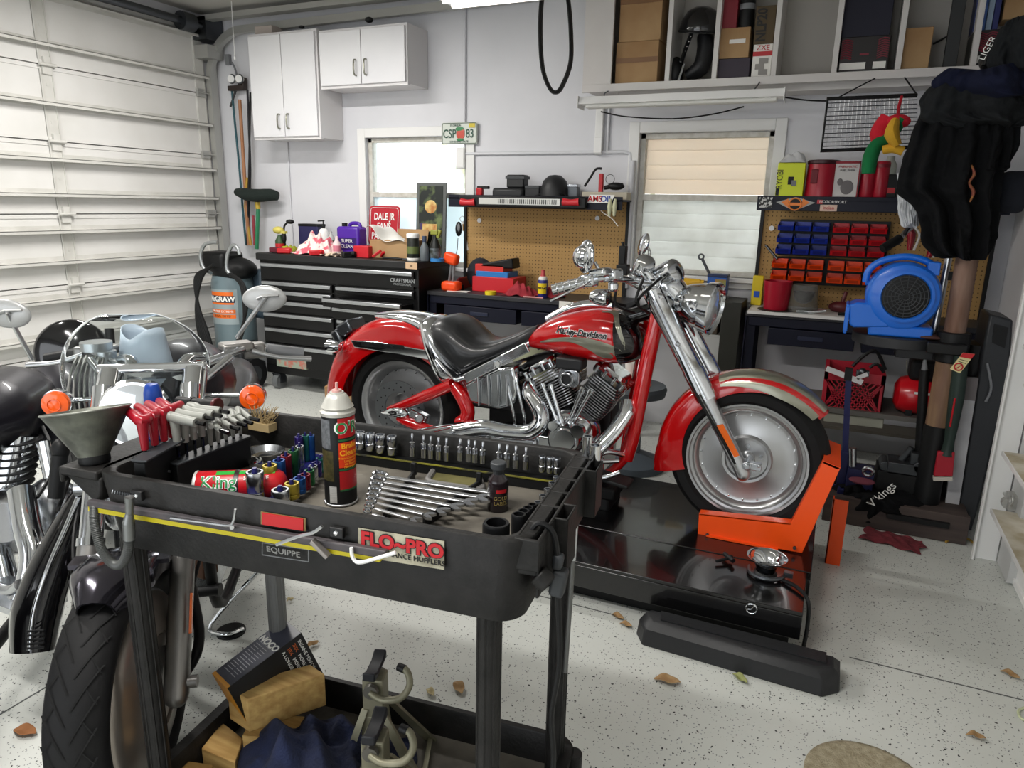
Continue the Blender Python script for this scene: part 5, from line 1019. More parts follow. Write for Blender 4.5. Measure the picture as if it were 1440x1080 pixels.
# skid, crate, tanks, stands on it
SK = mat('dark_plank', '#3b3230', .7, col2='#4a3f3a', scale=4, stretch=(1, 8, 8))
sk_ = thing('platform', 'low dark plank platform on the floor behind the lift', 'platform', (.43, 3.95, 0)); part('front_plank', MB().bx(.08, .70, 3.64, 3.67, 0, .14), SK, sk_, w=True, bevel=.003); part('top_plank', MB().bx(.08, .70, 3.67, 4.25, .10, .13), SK, sk_, w=True, bevel=.003)
lt = thing('lower_shelf', 'grey steel shelf under the right work bench carrying the crate', 'shelf', (.15, 4.4, .47)); part('shelf_top', MB().bx(-.15, .60, 4.05, 4.45, .45, .475), mat('shelf_grey', '#5c5a56', .5), lt, w=True); part('shelf_leg', MB().bx(-.15, -.12, 4.05, 4.08, .0, .45).bx(.57, .60, 4.05, 4.08, .13, .45).bx(-.15, -.12, 4.42, 4.45, 0, .45).bx(.57, .6, 4.42, 4.45, 0, .45), BLK, lt, w=True)
a, b, c, d = rect(1156, 524, 1243, 583, 4.08); mc = thing('milk_crate', 'dark red lattice milk crate on the shelf under the right bench', 'crate', ((a+b)/2, 4.2, c)); MR = mat('crate_red', '#a3162a', .45)
m = MB(); m.bx(a, b, 4.08, 4.085, c, c+.03).bx(a, b, 4.08, 4.085, d-.05, d).bx(a, a+.02, 4.08, 4.40, c, d).bx(b-.02, b, 4.08, 4.085, c, d).bx(b-.006, b, 4.08, 4.40, c, d).bx(a, b, 4.395, 4.40, c, d).bx(a, b, 4.08, 4.4, c, c+.006)
part('shell', m, MR, mc, w=True); m = MB()
for i in range(10):
    x = lerp(a-.05, b-.1, i/9)
    for s_ in (1, -1):
        p, q_ = V(x if s_ > 0 else x+.14, 4.082, c+.02), V(x+.14 if s_ > 0 else x, 4.082, d-.05); 
        p.x = min(max(p.x, a+.01), b-.01); q_.x = min(max(q_.x, a+.01), b-.01); m.bar(p, q_, .006, .006)
part('lattice', m, MR, mc, w=True)
part('contents', MB().ell(((a+b)/2, 4.24, (c+d)/2), ((b-a)*.42, .13, (d-c)*.35)), mat('crate_contents', '#6b5a50', .8, col2='#2a2422', scale=14), mc, w=True)
pbox('flat_box', 'flat off-white box under the red milk crate', 'box', 1158, 584, 1243, 600, 4.07, .3, mat('offwhite_box', '#9a9a8d', .7), z0=c-.055)
one('bracket', 'white perforated steel bracket lying across the milk crate', 'bracket', MB().bar(atY(1162, 518, 4.0), atY(1213, 538, 4.0), .004, .028).bar(atY(1205, 532, 4.0), atY(1220, 526, 4.0), .004, .02), mat('bracket_white', '#cfcfd0', .35))
one('clip', 'grey clip on top of the milk crate', 'clip', MB().box(atY(1213, 525, 4.04), (.06, .03, .03)).ell(atY(1213, 523, 4.03), (.02, .02, .02)), STEEL)
one('hose', 'black hose looping above the red milk crate', 'hose', MB().tube([atY(1199, 515, 4.1), atY(1215, 500, 4.1), atY(1232, 494, 4.1), atY(1245, 520, 4.1)], .009, 8, k=5).tube([atY(1223, 517, 4.1), atY(1233, 512, 4.1), atY(1243, 524, 4.1)], .008, 8, k=4), BLK)
rc = thing('air_tank', 'bright red horizontal air tank right of the milk crate', 'tank', (*atY(1285, 603, 4.1)[:2], .477)); p0, p1 = atY(1252, 582, 4.15), atY(1325, 588, 4.15); p0.z = p1.z = .477+.10
part('tank', MB().tube([p0-V(.0, 0, 0), p0+V(.02, 0, 0), p0+V(.06, 0, 0), p1-V(.06, 0, 0), p1], [.05, .085, .10, .10, .06], 24), mat('tank_red', '#c2141f', .28, coat=.4), rc, w=True); part('motor', MB().box(lerp(p0, p1, .55)+V(0, 0, .14), (.16, .14, .11)), BLK, rc, w=True, bevel=.02); part('lettering_band', MB().bar(lerp(p0, p1, .35)+V(0, -.102, .03), lerp(p0, p1, .75)+V(0, -.102, .03), .002, .012), WI, rc, w=True)
part('foot', MB().bx(p0.x+.06, p0.x+.09, 4.08, 4.22, .475, .52), BLK, rc, w=True)
for i in range(2): one('cord_loop', ('left', 'right')[i]+' thin pale cord loop hanging above the red tank', 'cord', MB().tube([atY(1275+7*i, 506, 4.15), atY(1276+7*i, 532, 4.15), atY(1280+5*i, 534, 4.15), atY(1282+4*i, 508, 4.15)], .0025, 6, k=3), mat('cord_tan', '#8d8a74', .7))
es = thing('engine_stand', 'navy steel stand with tall post in front of the milk crate', 'stand', (*atZ(1195, 690, .1)[:2], .13)); NVY = mat('stand_navy', '#1a1f4f', .4)
e0, e1 = atY(1188, 640, 3.78), atY(1194, 520, 3.78)
part('post', MB().bar(e0, e1, .028, .028), NVY, es, w=True); part('foot', MB().bar(V(e0.x-.06, 3.78, .14), V(e0.x+.28, 3.72, .14), .03, .03).bar(V(e0.x, 3.7, .14), V(e0.x+.02, 4.0, .14), .03, .03).box((e0.x+.08, 3.78, .20), (.12, .10, .12)).bar(V(e0.x, 3.78, .13), V(e0.x, 3.78, e0.z+.02), .04, .04), NVY, es, w=True, bevel=.003)
part('bracket', MB().box(e1+V(0, -.005, -.02), (.035, .035, .06)), BLK, es, w=True); part('coil', MB().cyl(atY(1199, 655, 3.74), atY(1199, 630, 3.74), .018).torus(atY(1221, 663, 3.72), .022, .010, (0, 1, .3), 20, 8), CHROME2, es, w=True)
jk = thing('floor_jack', 'dark steel jack with a long black handle behind the lift', 'jack', (*atY(1280, 668, 3.85)[:2], .13)); j0, j1 = atY(1293, 640, 3.85), atY(1300, 520, 3.85)
part('handle', MB().cyl(j0, j1, .022, n=14), BLK, jk, w=True); part('handle_tip', MB().cyl(j1, j1+(j1-j0).normalized()*.05, .014, .008, 12), GREY, jk, w=True)
cj = atY(1272, 655, 3.85); part('body', MB().box(cj, (.16, .14, .06)).box(cj+V(.04, 0, .05), (.05, .10, .07)).cyl(cj+V(-.09, -.06, .0), cj+V(-.09, .06, 0), .025).cyl(cj+V(.06, -.07, .02), cj+V(.06, .07, .02), .03).cyl(cj+V(-.02, 0, .02), cj+V(.02, 0, .10), .016), mat('jack_steel', '#3c3f42', .4, .6), jk, w=True, bevel=.004); part('base', MB().bx(cj.x-.12, cj.x+.12, 3.78, 3.95, .131, cj.z-.02), BLK, jk, w=True)
bg_ = hang('black bag with white script lying on the platform', [(1195, 1275, 690), (1180, 1300, 700), (1172, 1320, 715), (1170, 1330, 732)], None, 3.74, .10, CL, 40, 'bag', 'bag', 5, .012)
ftext('Vikings', .055, atY(1240, 696, 3.62), WI, bg_, ux=(.55, 0, .8), uy=(-.8, 0, .55))
hang('second black bag slumped left of the scripted bag', [(1172, 1230, 676), (1164, 1240, 690), (1160, 1245, 706)], None, 3.80, .08, CL, 44, 'bag', 'bag', 4, .012)
one('rag', 'dusty pink rag on the black bags beside the navy stand', 'rag', MB().ell(atY(1212, 676, 3.72), (.06, .04, .015)), mat('dusty_pink', '#7b3c4a', .9))
RR = mat('brick_red_rag', '#742a32', .95, col2='#612028', scale=20, bump=.4, bscale=100)
drape('rag', 'dark red shop rag lying flat on the floor beside the lift', (*atZ(1256, 761, 0)[:2], .001), .125, .075, .022, RR, 51, 'rag', rot=-.2, n=40)
one('cord', 'yellow cord lying on the floor under the black panel', 'cord', MB().tube([atZ(1330, 762, .006), atZ(1345, 757, .006), atZ(1362, 758, .006), atZ(1372, 768, .006)], .005, 6, k=4), mat('yellow_cord', '#a8863a', .6))
# ---------------------------------------------------------------- things round the lift
rb = thing('ramp_block', 'long black plastic ramp block on the floor along the lift', 'ramp', (-.1, 2.28, 0))
BP = mat('block_black', '#1c1d1f', .5, bump=.1, bscale=60)
def bring(z, k): return [V(x, y, z) for x, y in ((-.47+k, 2.212+k), (.12-k, 2.19+k), (.17-k, 2.24), (.17-k, 2.335-k), (-.49+k, 2.345-k), (-.505+k, 2.27+k))]
part('block', MB().loft([bring(0, 0), bring(.06, .006), bring(.085, .03)]), BP, rb, w=True, bevel=.006)
part('top_ridge', MB().loft([[V(x, y, z) for x, y in ((-.42, 2.26), (.12, 2.25), (.12, 2.31), (-.43, 2.315))] for z in (.086, .090)]), BP, rb, w=True)
ZD = .181
bo = V(*atZ(1076, 808, ZD)[:2], ZD); bo.y = max(bo.y, 2.40)
t = thing('steel_bowl', 'polished steel bowl cup standing on the lift side extension', 'bowl', bo)
part('bowl', MB().lathe([(.035, 0), (.036, .03), (.048, .055), (.07, .070), (.072, .075), (.068, .074), (.045, .058), (.033, .034), (0, .03)], bo, n=40), CHROME, t, w=True); part('foot', MB().lathe([(0, 0), (.04, 0), (.042, .01), (.036, .016)], bo, n=32), BLK, t, w=True)
one('bracket', 'dark forked bracket and bolts lying against the steel bowl', 'bracket', MB().tube([bo+V(-.06, .03, .006), bo+V(-.05, -.03, .01), bo+V(.0, -.055, .01), bo+V(.055, -.03, .012), bo+V(.07, .02, .02)], .008, 8, k=3).box(bo+V(.08, .0, .02), (.03, .02, .02)), STEEL)
p = V(*atZ(1022, 788, ZD+.01)[:2], ZD+.012)
t = thing('clamp_bolt', 'black wing-handled bolt lying on the lift left of the steel bowl', 'bolt', p-V(0, 0, .012)); part('shaft', MB().cyl(p+V(-.035, -.03, 0), p+V(.01, .01, .005), .006).cyl(p+V(-.01, .03, .006), p+V(.025, -.01, .006), .009), BLK, t, w=True); part('knob', MB().ell(p+V(.012, .012, .006), .012, 12).ell(p+V(-.012, .033, .006), .009, 10), BLK, t, w=True)
one('cable', 'black cable hanging over the end of the lift extension', 'cable', MB().tube([V(-.06, 2.56, ZD+.006), V(.0, 2.52, ZD+.012), V(.045, 2.46, ZD+.0), V(.055, 2.44, .10), V(.05, 2.40, .02)], .007, 8, k=5), BLK)
# straw mat at the bottom edge
def fm(u, v): a = u*2*math.pi; r_ = v*.165; return (.245+r_*math.cos(a), 1.85+r_*math.sin(a), .006+.002*math.sin(60*a))
m = MB(); m.grid(fm, 60, 14); bmesh.ops.remove_doubles(m.bm, verts=m.bm.verts[:], dist=.0006)
one('straw_mat', 'round woven straw mat at the bottom right edge of the view', 'mat', m, mat('straw_weave', '#a39a82', .9, col2='#8a8068', scale=60, bump=.6, bscale=220), solid=.008, sharp=180)
one('cable', 'pale cable loop on the floor by the right garage door', 'cable', MB().tube([atZ(1440, 995, .005), atZ(1432, 1000, .005), atZ(1436, 1010, .005), atZ(1450, 1015, .005)], .004, 6, k=4), mat('pale_green_cable', '#b9bf9a', .5))
# ---------------------------------------------------------------- red cruiser on the lift
YM = 2.96
def hp(px, py, dy=0.): return atY(px, py, YM + dy)
OLIVE = mat('silver_green_paint', '#8f8f80', .3, .75, .6, col2='#a5a594', scale=5)
H = thing('motorcycle', 'red cruiser motorcycle with chrome engine strapped on the black lift', 'motorcycle', (-1.08, YM, .18))
TIRE = mat('tyre_rubber', '#101011', .65, bump=.1, bscale=40, spec=.3)
WHEEL = mat('wheel_alloy', '#b8b9ba', .28, .9)
def wheel(nm, c, R, front=True):
    rim = [(.0, .052), (.018, .055), (.03, .05), (.034, .03), (.082, .03), (.086, .046), (.097, .047), (.102, .022), (.18, .008), (.196, .012), (.203, .03), (.213, .036), (.218, .05), (.228, .052), (.232, .062), (.241, .063), (.243, .05), (.24, 0), (.24, -.06), (.2, -.03), (.1, -.02), (.0, -.05)]
    if not front: rim = [(.0, .07), (.03, .07), (.034, .05), (.07, .04), (.075, .02), (.19, .0), (.20, .012), (.207, .04), (.222, .06), (.241, .066), (.24, -.06), (.1, -.02), (0, -.05)]
    w = part(nm, MB().lathe(rim, c, (0, -1, 0), 56), WHEEL, H, w=True)
    hw = .077 if front else .08
    tp = [(.238, hw*.72), (.255, hw), (.285, hw*1.05), (.306, hw*.8), (R-.002, hw*.38), (R, 0), (R-.002, -hw*.38), (.306, -hw*.8), (.285, -hw*1.05), (.255, -hw), (.238, -hw*.72), (.238, hw*.72)]
    part('tire', MB().lathe(tp, c, (0, -1, 0), 72), TIRE, w, w=True)
    for i in range(20):
        a = i*math.pi/10; e = Vector((math.cos(a), 0, math.sin(a))); rv = MB()
        rv.cyl(c+e*.186+Vector((0, -.010, 0)), c+e*.186+Vector((0, -.020, 0)), .0048, .003, 10)
        part('rivet', rv, CHROME, w, w=True)
    for i in range(5):
        a = i*math.pi*.4+.3; e = Vector((math.cos(a), 0, math.sin(a)))
        part('hub_bolt', MB().cyl(c+e*.058+Vector((0, -.028, 0)), c+e*.058+Vector((0, -.04, 0)), .009, n=8), CHROME2, w, w=True)
    hb = MB()
    hb.cyl(c+Vector((0, -.05, 0)), c+Vector((0, -.085, 0)), .014, n=6)
    part('axle_nut', hb, CHROME2, w, w=True)
    return w
FC = Vector((-.245, YM, .5)); RCt = Vector((-1.90, YM, .5))
wheel('front_wheel', FC, .32); rw = wheel('rear_wheel', RCt, .32, False)
# rear brake rotor with drilled holes
rt = MB().lathe([(.085, .078), (.145, .078), (.145, .084), (.085, .084), (.085, .078)], RCt, (0, -1, 0), 48)
part('brake_rotor', rt, mat('rotor_steel', '#85888b', .35, .9), rw, w=True)
dr = MB()
for k in range(30):
    a = k*math.pi/15; rr = .1 + .016*(k % 3); e = Vector((math.cos(a), 0, math.sin(a)))
    dr.cyl(RCt+e*rr+Vector((0, -.0842, 0)), RCt+e*rr+Vector((0, -.0846, 0)), .004, n=8)
part('drilled_hole', dr, BLK, rw, w=True, kind=None)
def shell(hw, skirt, th=.004, crown=.022):
    o = [(-hw, -skirt), (-hw, -.02), (-hw*.9, 0), (-hw*.62, crown*.75), (0, crown), (hw*.62, crown*.75), (hw*.9, 0), (hw, -.02), (hw, -skirt)]
    i = [(x*(1-th/hw), y-(th if abs(y) < skirt*.95 else 0)) for x, y in o[::-1]]
    return o + i
# front fender
ff = MB().arch(FC, .352, 196, 40, .1, lambda t: shell(.086*(1-.35*max(0, (t-.8)/.2)**2), lerp(.105, .045, min(1, t*1.25)) * (1 - .75*max(0, (t-.85)/.15)), crown=.02 + .03*max(0, (.12-t)/.12)), 44)
ffp = part('front_fender', ff, REDP, H, w=True, sharp=60)
st = MB()
def fst(a0, a1, f, n=24):
    rings = []
    for i in range(n+1):
        t = i/n; a = rad(lerp(a0, a1, t)); e = Vector((math.cos(a), 0, math.sin(a))); y0, y1 = f(t)
        ring = []; hw = .086*(1-.35*max(0, ((196-lerp(a0, a1, t))/156-.8)/.2)**2); y0 = -.94*hw; y1 = min(y1, .9*hw)
        g = min(1, t*1.7); ring += [FC + e*(.352-.022-.04*g*(1-.5*t)) + V(0, -hw-.0015, 0), FC + e*.332 + V(0, -hw-.0015, 0)]
        for j in range(9):
            y = lerp(y0, y1, j/8)
            q = abs(y)/hw
            out = (.0225*(1-q*q*.95) if q < .9 else .003-.035*(q-.9)*10) + .0012
            ring.append(FC + e*(.352+out) + Vector((0, y, 0)))
        rings.append(ring)
    m = MB(); R = [[m.bm.verts.new(p) for p in r] for r in rings]
    for i in range(n):
        for j in range(10): m.bm.faces.new((R[i][j], R[i+1][j], R[i+1][j+1], R[i][j+1]))
    return m
part('fender_stripe', fst(112, 42, lambda t: (-.074 - .006*min(1, t*3), lerp(-.05, .06, min(1, t*1.6)))), OLIVE, ffp, w=True, sharp=180, label='silver green stripe')
# rear fender
rfp = part('rear_fender', MB().arch(RCt, .432, 184, 22, .1, lambda t: shell(.112, .095 + .03*math.sin(math.pi*t), crown=.03*(.4+.6*min(1, t*6))), 44), REDP, H, w=True, sharp=60)
# badge strut along the rear fender
stp = [hp(495, 478, -.118), hp(530, 480, -.118), hp(600, 492, -.118), hp(612, 500, -.118), hp(606, 506, -.118), hp(560, 497, -.118), hp(500, 488, -.118)]
part('fender_strut', MB().loft([stp, [p+Vector((0, -.012, 0)) for p in stp]]), CHROME, H, w=True, bevel=.003)
bp = [hp(508, 480, -.131), hp(568, 485.5, -.131), hp(568, 492, -.131), hp(508, 486.5, -.131)]
bd = part('badge', MB().loft([bp, [p+Vector((0, -.001, 0)) for p in bp]]), BLK, H, w=True)
text('lettering', 'SCREAMIN EAGLE', .021, (bp[0]+bp[2])/2+Vector((0, -.002, 0)), bp[1]-bp[0], bp[0]-bp[3], CHROME, H, w=True, sx=.85)
# chrome seat surround and fender top trim
def loftpx(sts, mt, nm, parent=H, ns=20, ex=.8, sub=0, label=None, sharp=60):
    """sts: (px_top,py_top, px_bot,py_bot, halfwidth)"""
    S = [(hp(a, b), hp(c, d), w) for a, b, c, d, w in sts]; k = 5; out = []
    tops = spline([s[0] for s in S], k); bots = spline([s[1] for s in S], k); ws = spline([(s[2], 0, 0) for s in S], k)
    m = MB(); rings = []
    for T, B, w in zip(tops, bots, ws):
        c = (T+B)/2; hv = (T-B)/2; r = []
        for j in range(ns):
            a = 2*math.pi*j/ns; ca, sa = math.cos(a), math.sin(a)
            r.append(c + hv*(abs(sa)**ex*(1 if sa > 0 else -1)) + Vector((0, w.x*abs(ca)**ex*(-1 if ca > 0 else 1), 0)))
        rings.append(r)
    m.loft(rings)
    return part(nm, m, mt, parent, w=True, sub=sub, label=label, sharp=sharp)
loftpx([(534, 439, 536, 447, .05), (560, 436, 560, 452, .075), (590, 438, 592, 464, .09), (612, 443, 618, 486, .11)], CHROME, 'fender_top_trim')
loftpx([(602, 445, 606, 470, .10), (612, 442, 618, 500, .14), (624, 447, 628, 526, .155), (638, 470, 636, 538, .16), (655, 500, 645, 539, .15), (672, 524, 664, 532, .11)], CHROME, 'seat_surround')
# seat
SEATM = mat('seat_leather', '#1d1e20', .38, coat=.2)
SEATS = mat('seat_side_vinyl', '#2c2d30', .3, coat=.3)
st1 = loftpx([(618, 452, 622, 466, .10), (628, 444, 632, 488, .15), (640, 442, 644, 505, .165), (655, 449, 658, 518, .17), (668, 461, 668, 523, .165), (682, 473, 684, 514, .15), (700, 476, 702, 504, .125), (725, 469, 727, 492, .095), (745, 461, 746, 482, .07), (758, 456, 759, 470, .04)], SEATM, 'seat', ex=.7)
loftpx([(636, 490, 638, 505, .168), (655, 512, 658, 524, .172), (665, 519, 668, 530, .165), (690, 508, 692, 519, .145), (720, 493, 722, 503, .108), (750, 474, 752, 485, .06)], CHROME2, 'seat_skirt', ex=.6)
# tank
TST = [(738, 487, 739, 492, .02), (748, 470, 748, 493, .06), (763, 456, 766, 496, .09), (785, 444, 788, 501, .115), (812, 436, 815, 508, .135), (842, 432, 845, 512, .142), (868, 435, 868, 514, .138), (889, 445, 888, 511, .115), (903, 462, 900, 504, .08), (908, 478, 906, 490, .03)]
K = 6
Ttop = spline([hp(a, b) for a, b, c, d, w in TST], K); Tbot = spline([hp(c, d, -.07) + Vector((0, .07, 0)) for a, b, c, d, w in TST], K); Tw = [v.x for v in spline([(s[4], 0, 0) for s in TST], K)]
def tring(i, off=0., j0=0, j1=32, n=32, ex=.82):
    T, B, w = Ttop[i], Tbot[i], Tw[i]+off; c = (T+B)/2; hv = (T-B)/2; hv = hv*(1+off/max(hv.length, .01)); r = []
    for j in range(j0, j1):
        a = 2*math.pi*j/n; ca, sa = math.cos(a), math.sin(a)
        r.append(c + hv*(abs(sa)**ex*(1 if sa > 0 else -1)) + Vector((0, -w*abs(ca)**ex*(1 if ca > 0 else -1), 0)))
    return r
m = MB().loft([tring(i) for i in range(len(Ttop))])
tank = part('fuel_tank', m, REDP, H, w=True, sharp=80)
iB = 6*K + 1
part('tank_front', MB().loft([tring(i, .0015) for i in range(iB, len(Ttop))]), BLKG, tank, w=True, sharp=80, label='black front of the tank')
def tsurf(x, z, off=.0016):
    i = min(range(len(Ttop)), key=lambda q: abs((Ttop[q].x+Tbot[q].x)/2 - x)); T, B, w = Ttop[i], Tbot[i], Tw[i]
    c = (T.z+B.z)/2; h = abs(T.z-B.z)/2; s = min(.98, abs(z-c)/h); th = s**(1/.82); ca = math.sqrt(max(0, 1-th*th))
    return YM - w*ca**.82 - off
def tankpatch(up, lo, mt, nm, off=.0018, n=26, lab=None):
    """patch on the near side of the tank between two pixel polylines"""
    U = spline([hp(a, b, -.12) for a, b in up], n//(len(up)-1)); L_ = spline([hp(a, b, -.12) for a, b in lo], n//(len(lo)-1)); q = min(len(U), len(L_))
    m = MB(); R = []
    for a, b in zip(U[:q], L_[:q]):
        R.append([m.bm.verts.new((lerp(a.x, b.x, t/6), tsurf(lerp(a.x, b.x, t/6), lerp(a.z, b.z, t/6), off), lerp(a.z, b.z, t/6))) for t in range(7)])
    for i in range(q-1):
        for j in range(6): m.bm.faces.new((R[i][j], R[i+1][j], R[i+1][j+1], R[i][j+1]))
    return part(nm, m, mt, tank, w=True, sharp=180, label=lab)
tankpatch([(757, 481), (790, 474), (825, 474), (858, 483), (882, 498)], [(757, 483), (800, 480), (828, 490), (848, 503), (880, 506)], OLIVE, 'tank_swoosh', lab='silver green swoosh')
tankpatch([(842, 440), (862, 441), (872, 460), (880, 485), (884, 500)], [(842, 441), (858, 444), (867, 462), (876, 486), (881, 500)], OLIVE, 'tank_pinstripe', lab='silver green stripe edge')
def tanktext(s, size, px, py, mt, off, bold, nm):
    c = hp(px, py, -.135); e = hp(px+40, py-.2, -.135) - c
    o = text(nm, s, size, c, (1, 0, -.02), (0, 0, 1), mt, tank, w=True, ext=.0004, bold=bold, sx=.93)
    b = ROOTM[H.name].translation
    for v in o.data.vertices:
        v.co.x += .22*(v.co.z + b.z - c.z)      # slanted letters
        v.co.y += tsurf(v.co.x+b.x, v.co.z+b.z, off) - c.y
    return o
tanktext('Harley-Davidson', .037, 817, 468.5, GWHITE, .0025, .0032, 'lettering_outline')
tanktext('Harley-Davidson', .037, 817, 468.5, BLK, .0042, .0013, 'lettering')
part('tank_console', MB().tube([hp(770, 450), hp(800, 434), hp(830, 428), hp(862, 430)], .02, 12, k=4).lathe([(0, .012), (.028, .01), (.034, .0)], hp(812, 428), (0, 0, 1), 20), CHROME, H, w=True)
loftpx([(757, 470, 758, 492, .03), (790, 450, 792, 480, .05), (880, 440, 880, 470, .05)], BLK, 'tank_tunnel')
# engine
EB = hp(806, 602, -.05)
FIN = mat('engine_fin_alloy', '#b4b6b8', .25, .9); ECORE = mat('engine_black', '#141416', .45)
ENG = part('crankcase', MB().ell(EB, (.13, .10, .10)).box(EB+V(.0, .03, -.10), (.34, .2, .13)).cyl(EB+V(0, -.08, -.02), EB+V(0, -.13, -.02), .085, .075, 36), CHROME, H, w=True, bevel=.01)
cc = hp(797, 616, -.19)
part('cam_cover', MB().lathe([(0, .03), (.045, .03), (.05, .02), (.06, .02), (.068, .0), (.07, -.03)], cc, (0, -1, 0), 32).cyl(cc+V(.055, 0, .045), cc+V(.055, -.03, .045), .03, n=24).cyl(cc+V(-.06, .01, .05), cc+V(-.06, -.02, .05), .022, n=20), CHROME, ENG, w=True)
part('gearbox', MB().box(hp(735, 625, -.02), (.24, .24, .16)).ell(hp(700, 632, -.05), (.12, .12, .07)), CHROME2, ENG, w=True, bevel=.015)
def cylinder(pb, ph, nm):
    ax = (ph-pb).normalized(); side = Vector((0, 1, 0)); fw = ax.cross(side).normalized()
    root = part(nm, MB().cyl(pb, ph, .05, n=24), ECORE, H, w=True)
    f = MB()
    for i in range(11):
        c = lerp(pb, ph, .08 + .9*i/10.5); hw = .074 + .008*math.sin(i/10*3.14)
        poly = roundrect(hw*2, .15, .03, 4)
        f.loft([[c + ax*d + fw*x + side*y for x, y in poly] for d in (-.0022, .0022)])
    part('cooling_fin', f, FIN, root, w=True)
    hd = MB()
    for i in range(4):
        c = ph + ax*(.004+.012*i); poly = roundrect(.17-.012*i, .16, .025, 4)
        hd.loft([[c + ax*d + fw*x + side*y for x, y in poly] for d in (0, .006)])
    part('cylinder_head', hd, FIN, root, w=True)
    c = ph + ax*.055; poly = roundrect(.175, .17, .03, 5); p2 = roundrect(.14, .14, .04, 5)
    rk = MB().loft([[c + fw*x + side*y for x, y in poly], [c + ax*.022 + fw*x + side*y for x, y in poly], [c + ax*.03 + fw*x + side*y for x, y in p2], [c + ax*.045 + fw*x*.9 + side*y*.9 for x, y in p2]])
    for dx in (-.07, -.025, .025, .07): rk.cyl(c+fw*dx+V(0, -.078, 0), c+ax*.034+fw*dx+V(0, -.078, 0), .009, n=10)
    part('rocker_cover', rk, CHROME, root, w=True)
    return ax, fw
rb, rh = hp(790, 580, -.0), hp(762, 528, -.0)
fb, fh = hp(828, 584, -.0), hp(855, 545, -.0)
# real cylinders lean 22 degrees either way from the crankcase
e0 = EB + V(0, .05, .02)
for a, nm in ((-27, 'rear_cylinder'), (27, 'front_cylinder')):
    d = V(math.sin(rad(a)), 0, math.cos(rad(a)))
    cylinder(e0+d*.07+V(.02*(1 if a > 0 else -1), 0, 0), e0+d*.200+V(.035*(1 if a > 0 else -1), 0, 0), nm)
pr = MB()
for a, s in ((-27, -1), (27, 1)):
    for k in (0, 1):
        b = EB + V(s*(.012+.02*k), -.115, .05); d = V(math.sin(rad(a))*(.72+.22*k), .02, math.cos(rad(a)))
        pr.cyl(b, b+d*.19, .009, n=12).cyl(b, b+d*.035, .014, n=12).cyl(b+d*.17, b+d*.19, .014, n=12)
part('pushrod_tube', pr, CHROME, H, w=True)
ic = EB + V(.0, -.06, .25)
part('intake_flange', MB().prism([(x, y) for x, y in roundrect(.095, .075, .02)], .03, ic, (1, 0, 0), (0, 0, 1)).lathe([(.022, .0), (.022, .04), (.032, .04), (.034, .0)], ic+V(0, -.02, 0), (0, -1, 0), 24).box(ic+V(0, .05, 0), (.08, .1, .05)), CHROME2, H, w=True, bevel=.003)
part('intake_bore', MB().cyl(ic+V(0, -.045, 0), ic+V(0, -.047, 0), .021, n=24), ECORE, H, w=True)
part('ignition_coil', MB().box(ic+V(.0, .0, .065), (.12, .08, .05)), ECORE, H, w=True, bevel=.008)
part('inner_frame', MB().box(hp(775, 590, .10), (.62, .10, .36)).box(hp(700, 545, .06), (.30, .10, .20)).tube([hp(660, 540, .08), hp(760, 505, .06), hp(900, 470, .05)], .03, 12), ECORE, H, w=True, bevel=.01)
# exhaust
ex1 = [hp(884, 566, -.1), hp(880, 585, -.14), hp(862, 610, -.17), hp(838, 636, -.2), hp(815, 660, -.2), hp(780, 676, -.2), hp(700, 680, -.2), hp(560, 660, -.2)]
part('front_exhaust_pipe', MB().tube(ex1, .033, 20, k=6), CHROME, H, w=True)
part('heat_shield', MB().tube([hp(882, 578, -.135), hp(862, 608, -.185), hp(838, 634, -.215), hp(812, 662, -.215)], .04, 20, k=6, flat=.6), CHROME, H, w=True)
ex2 = [hp(744, 540, -.08), hp(745, 552, -.14), hp(757, 572, -.18), hp(761, 592, -.2), hp(746, 607, -.21), hp(715, 607, -.21), hp(680, 602, -.21), hp(640, 608, -.21), hp(560, 622, -.21), hp(480, 640, -.21)]
part('rear_exhaust_pipe', MB().tube(ex2, [.03, .036, .036, .036, .036, .036, .04, .045, .048, .048], 20, k=6), CHROME, H, w=True)
part('muffler', MB().tube([hp(640, 612, -.24), hp(560, 630, -.24), hp(470, 648, -.24)], .045, 20), CHROME, H, w=True)
for q in ((718, 560), (704, 565)):
    part('hose_line', MB().tube([hp(q[0]+6, 520, -.12), hp(q[0]+10, 545, -.15), hp(q[0]+18, 580, -.15), hp(q[0]+20, 596, -.14)], .008, 10, k=4), CHROME, H, w=True)
# oil tank / battery box
ob = [hp(652, 541, -.15), hp(700, 519, -.15), hp(722, 516, -.15), hp(727, 550, -.15), hp(722, 571, -.15), hp(700, 576, -.15), hp(660, 566, -.15)]
OT = part('oil_tank', MB().loft([ob, [p+V(0, .2, 0) for p in ob]]), CHROME, H, w=True, bevel=.012)
rg = MB()
for x in (672, 686, 700, 712): rg.tube([hp(x, 527, -.157), hp(x+1, 548, -.162), hp(x+2, 570, -.157)], .010, 10, k=3, flat=.5)
part('ridge', rg, CHROME2, OT, w=True)
part('filler_cap', MB().cyl(hp(699, 516, -.16), hp(699, 508, -.16), .018, n=16).cyl(hp(699, 512, -.18), hp(699, 512, -.19), .012, n=12), CHROME, OT, w=True)
part('side_panel', MB().bar(hp(654, 533, -.165), hp(742, 488, -.165), .014, .045), CHROME, H, w=True, bevel=.004)
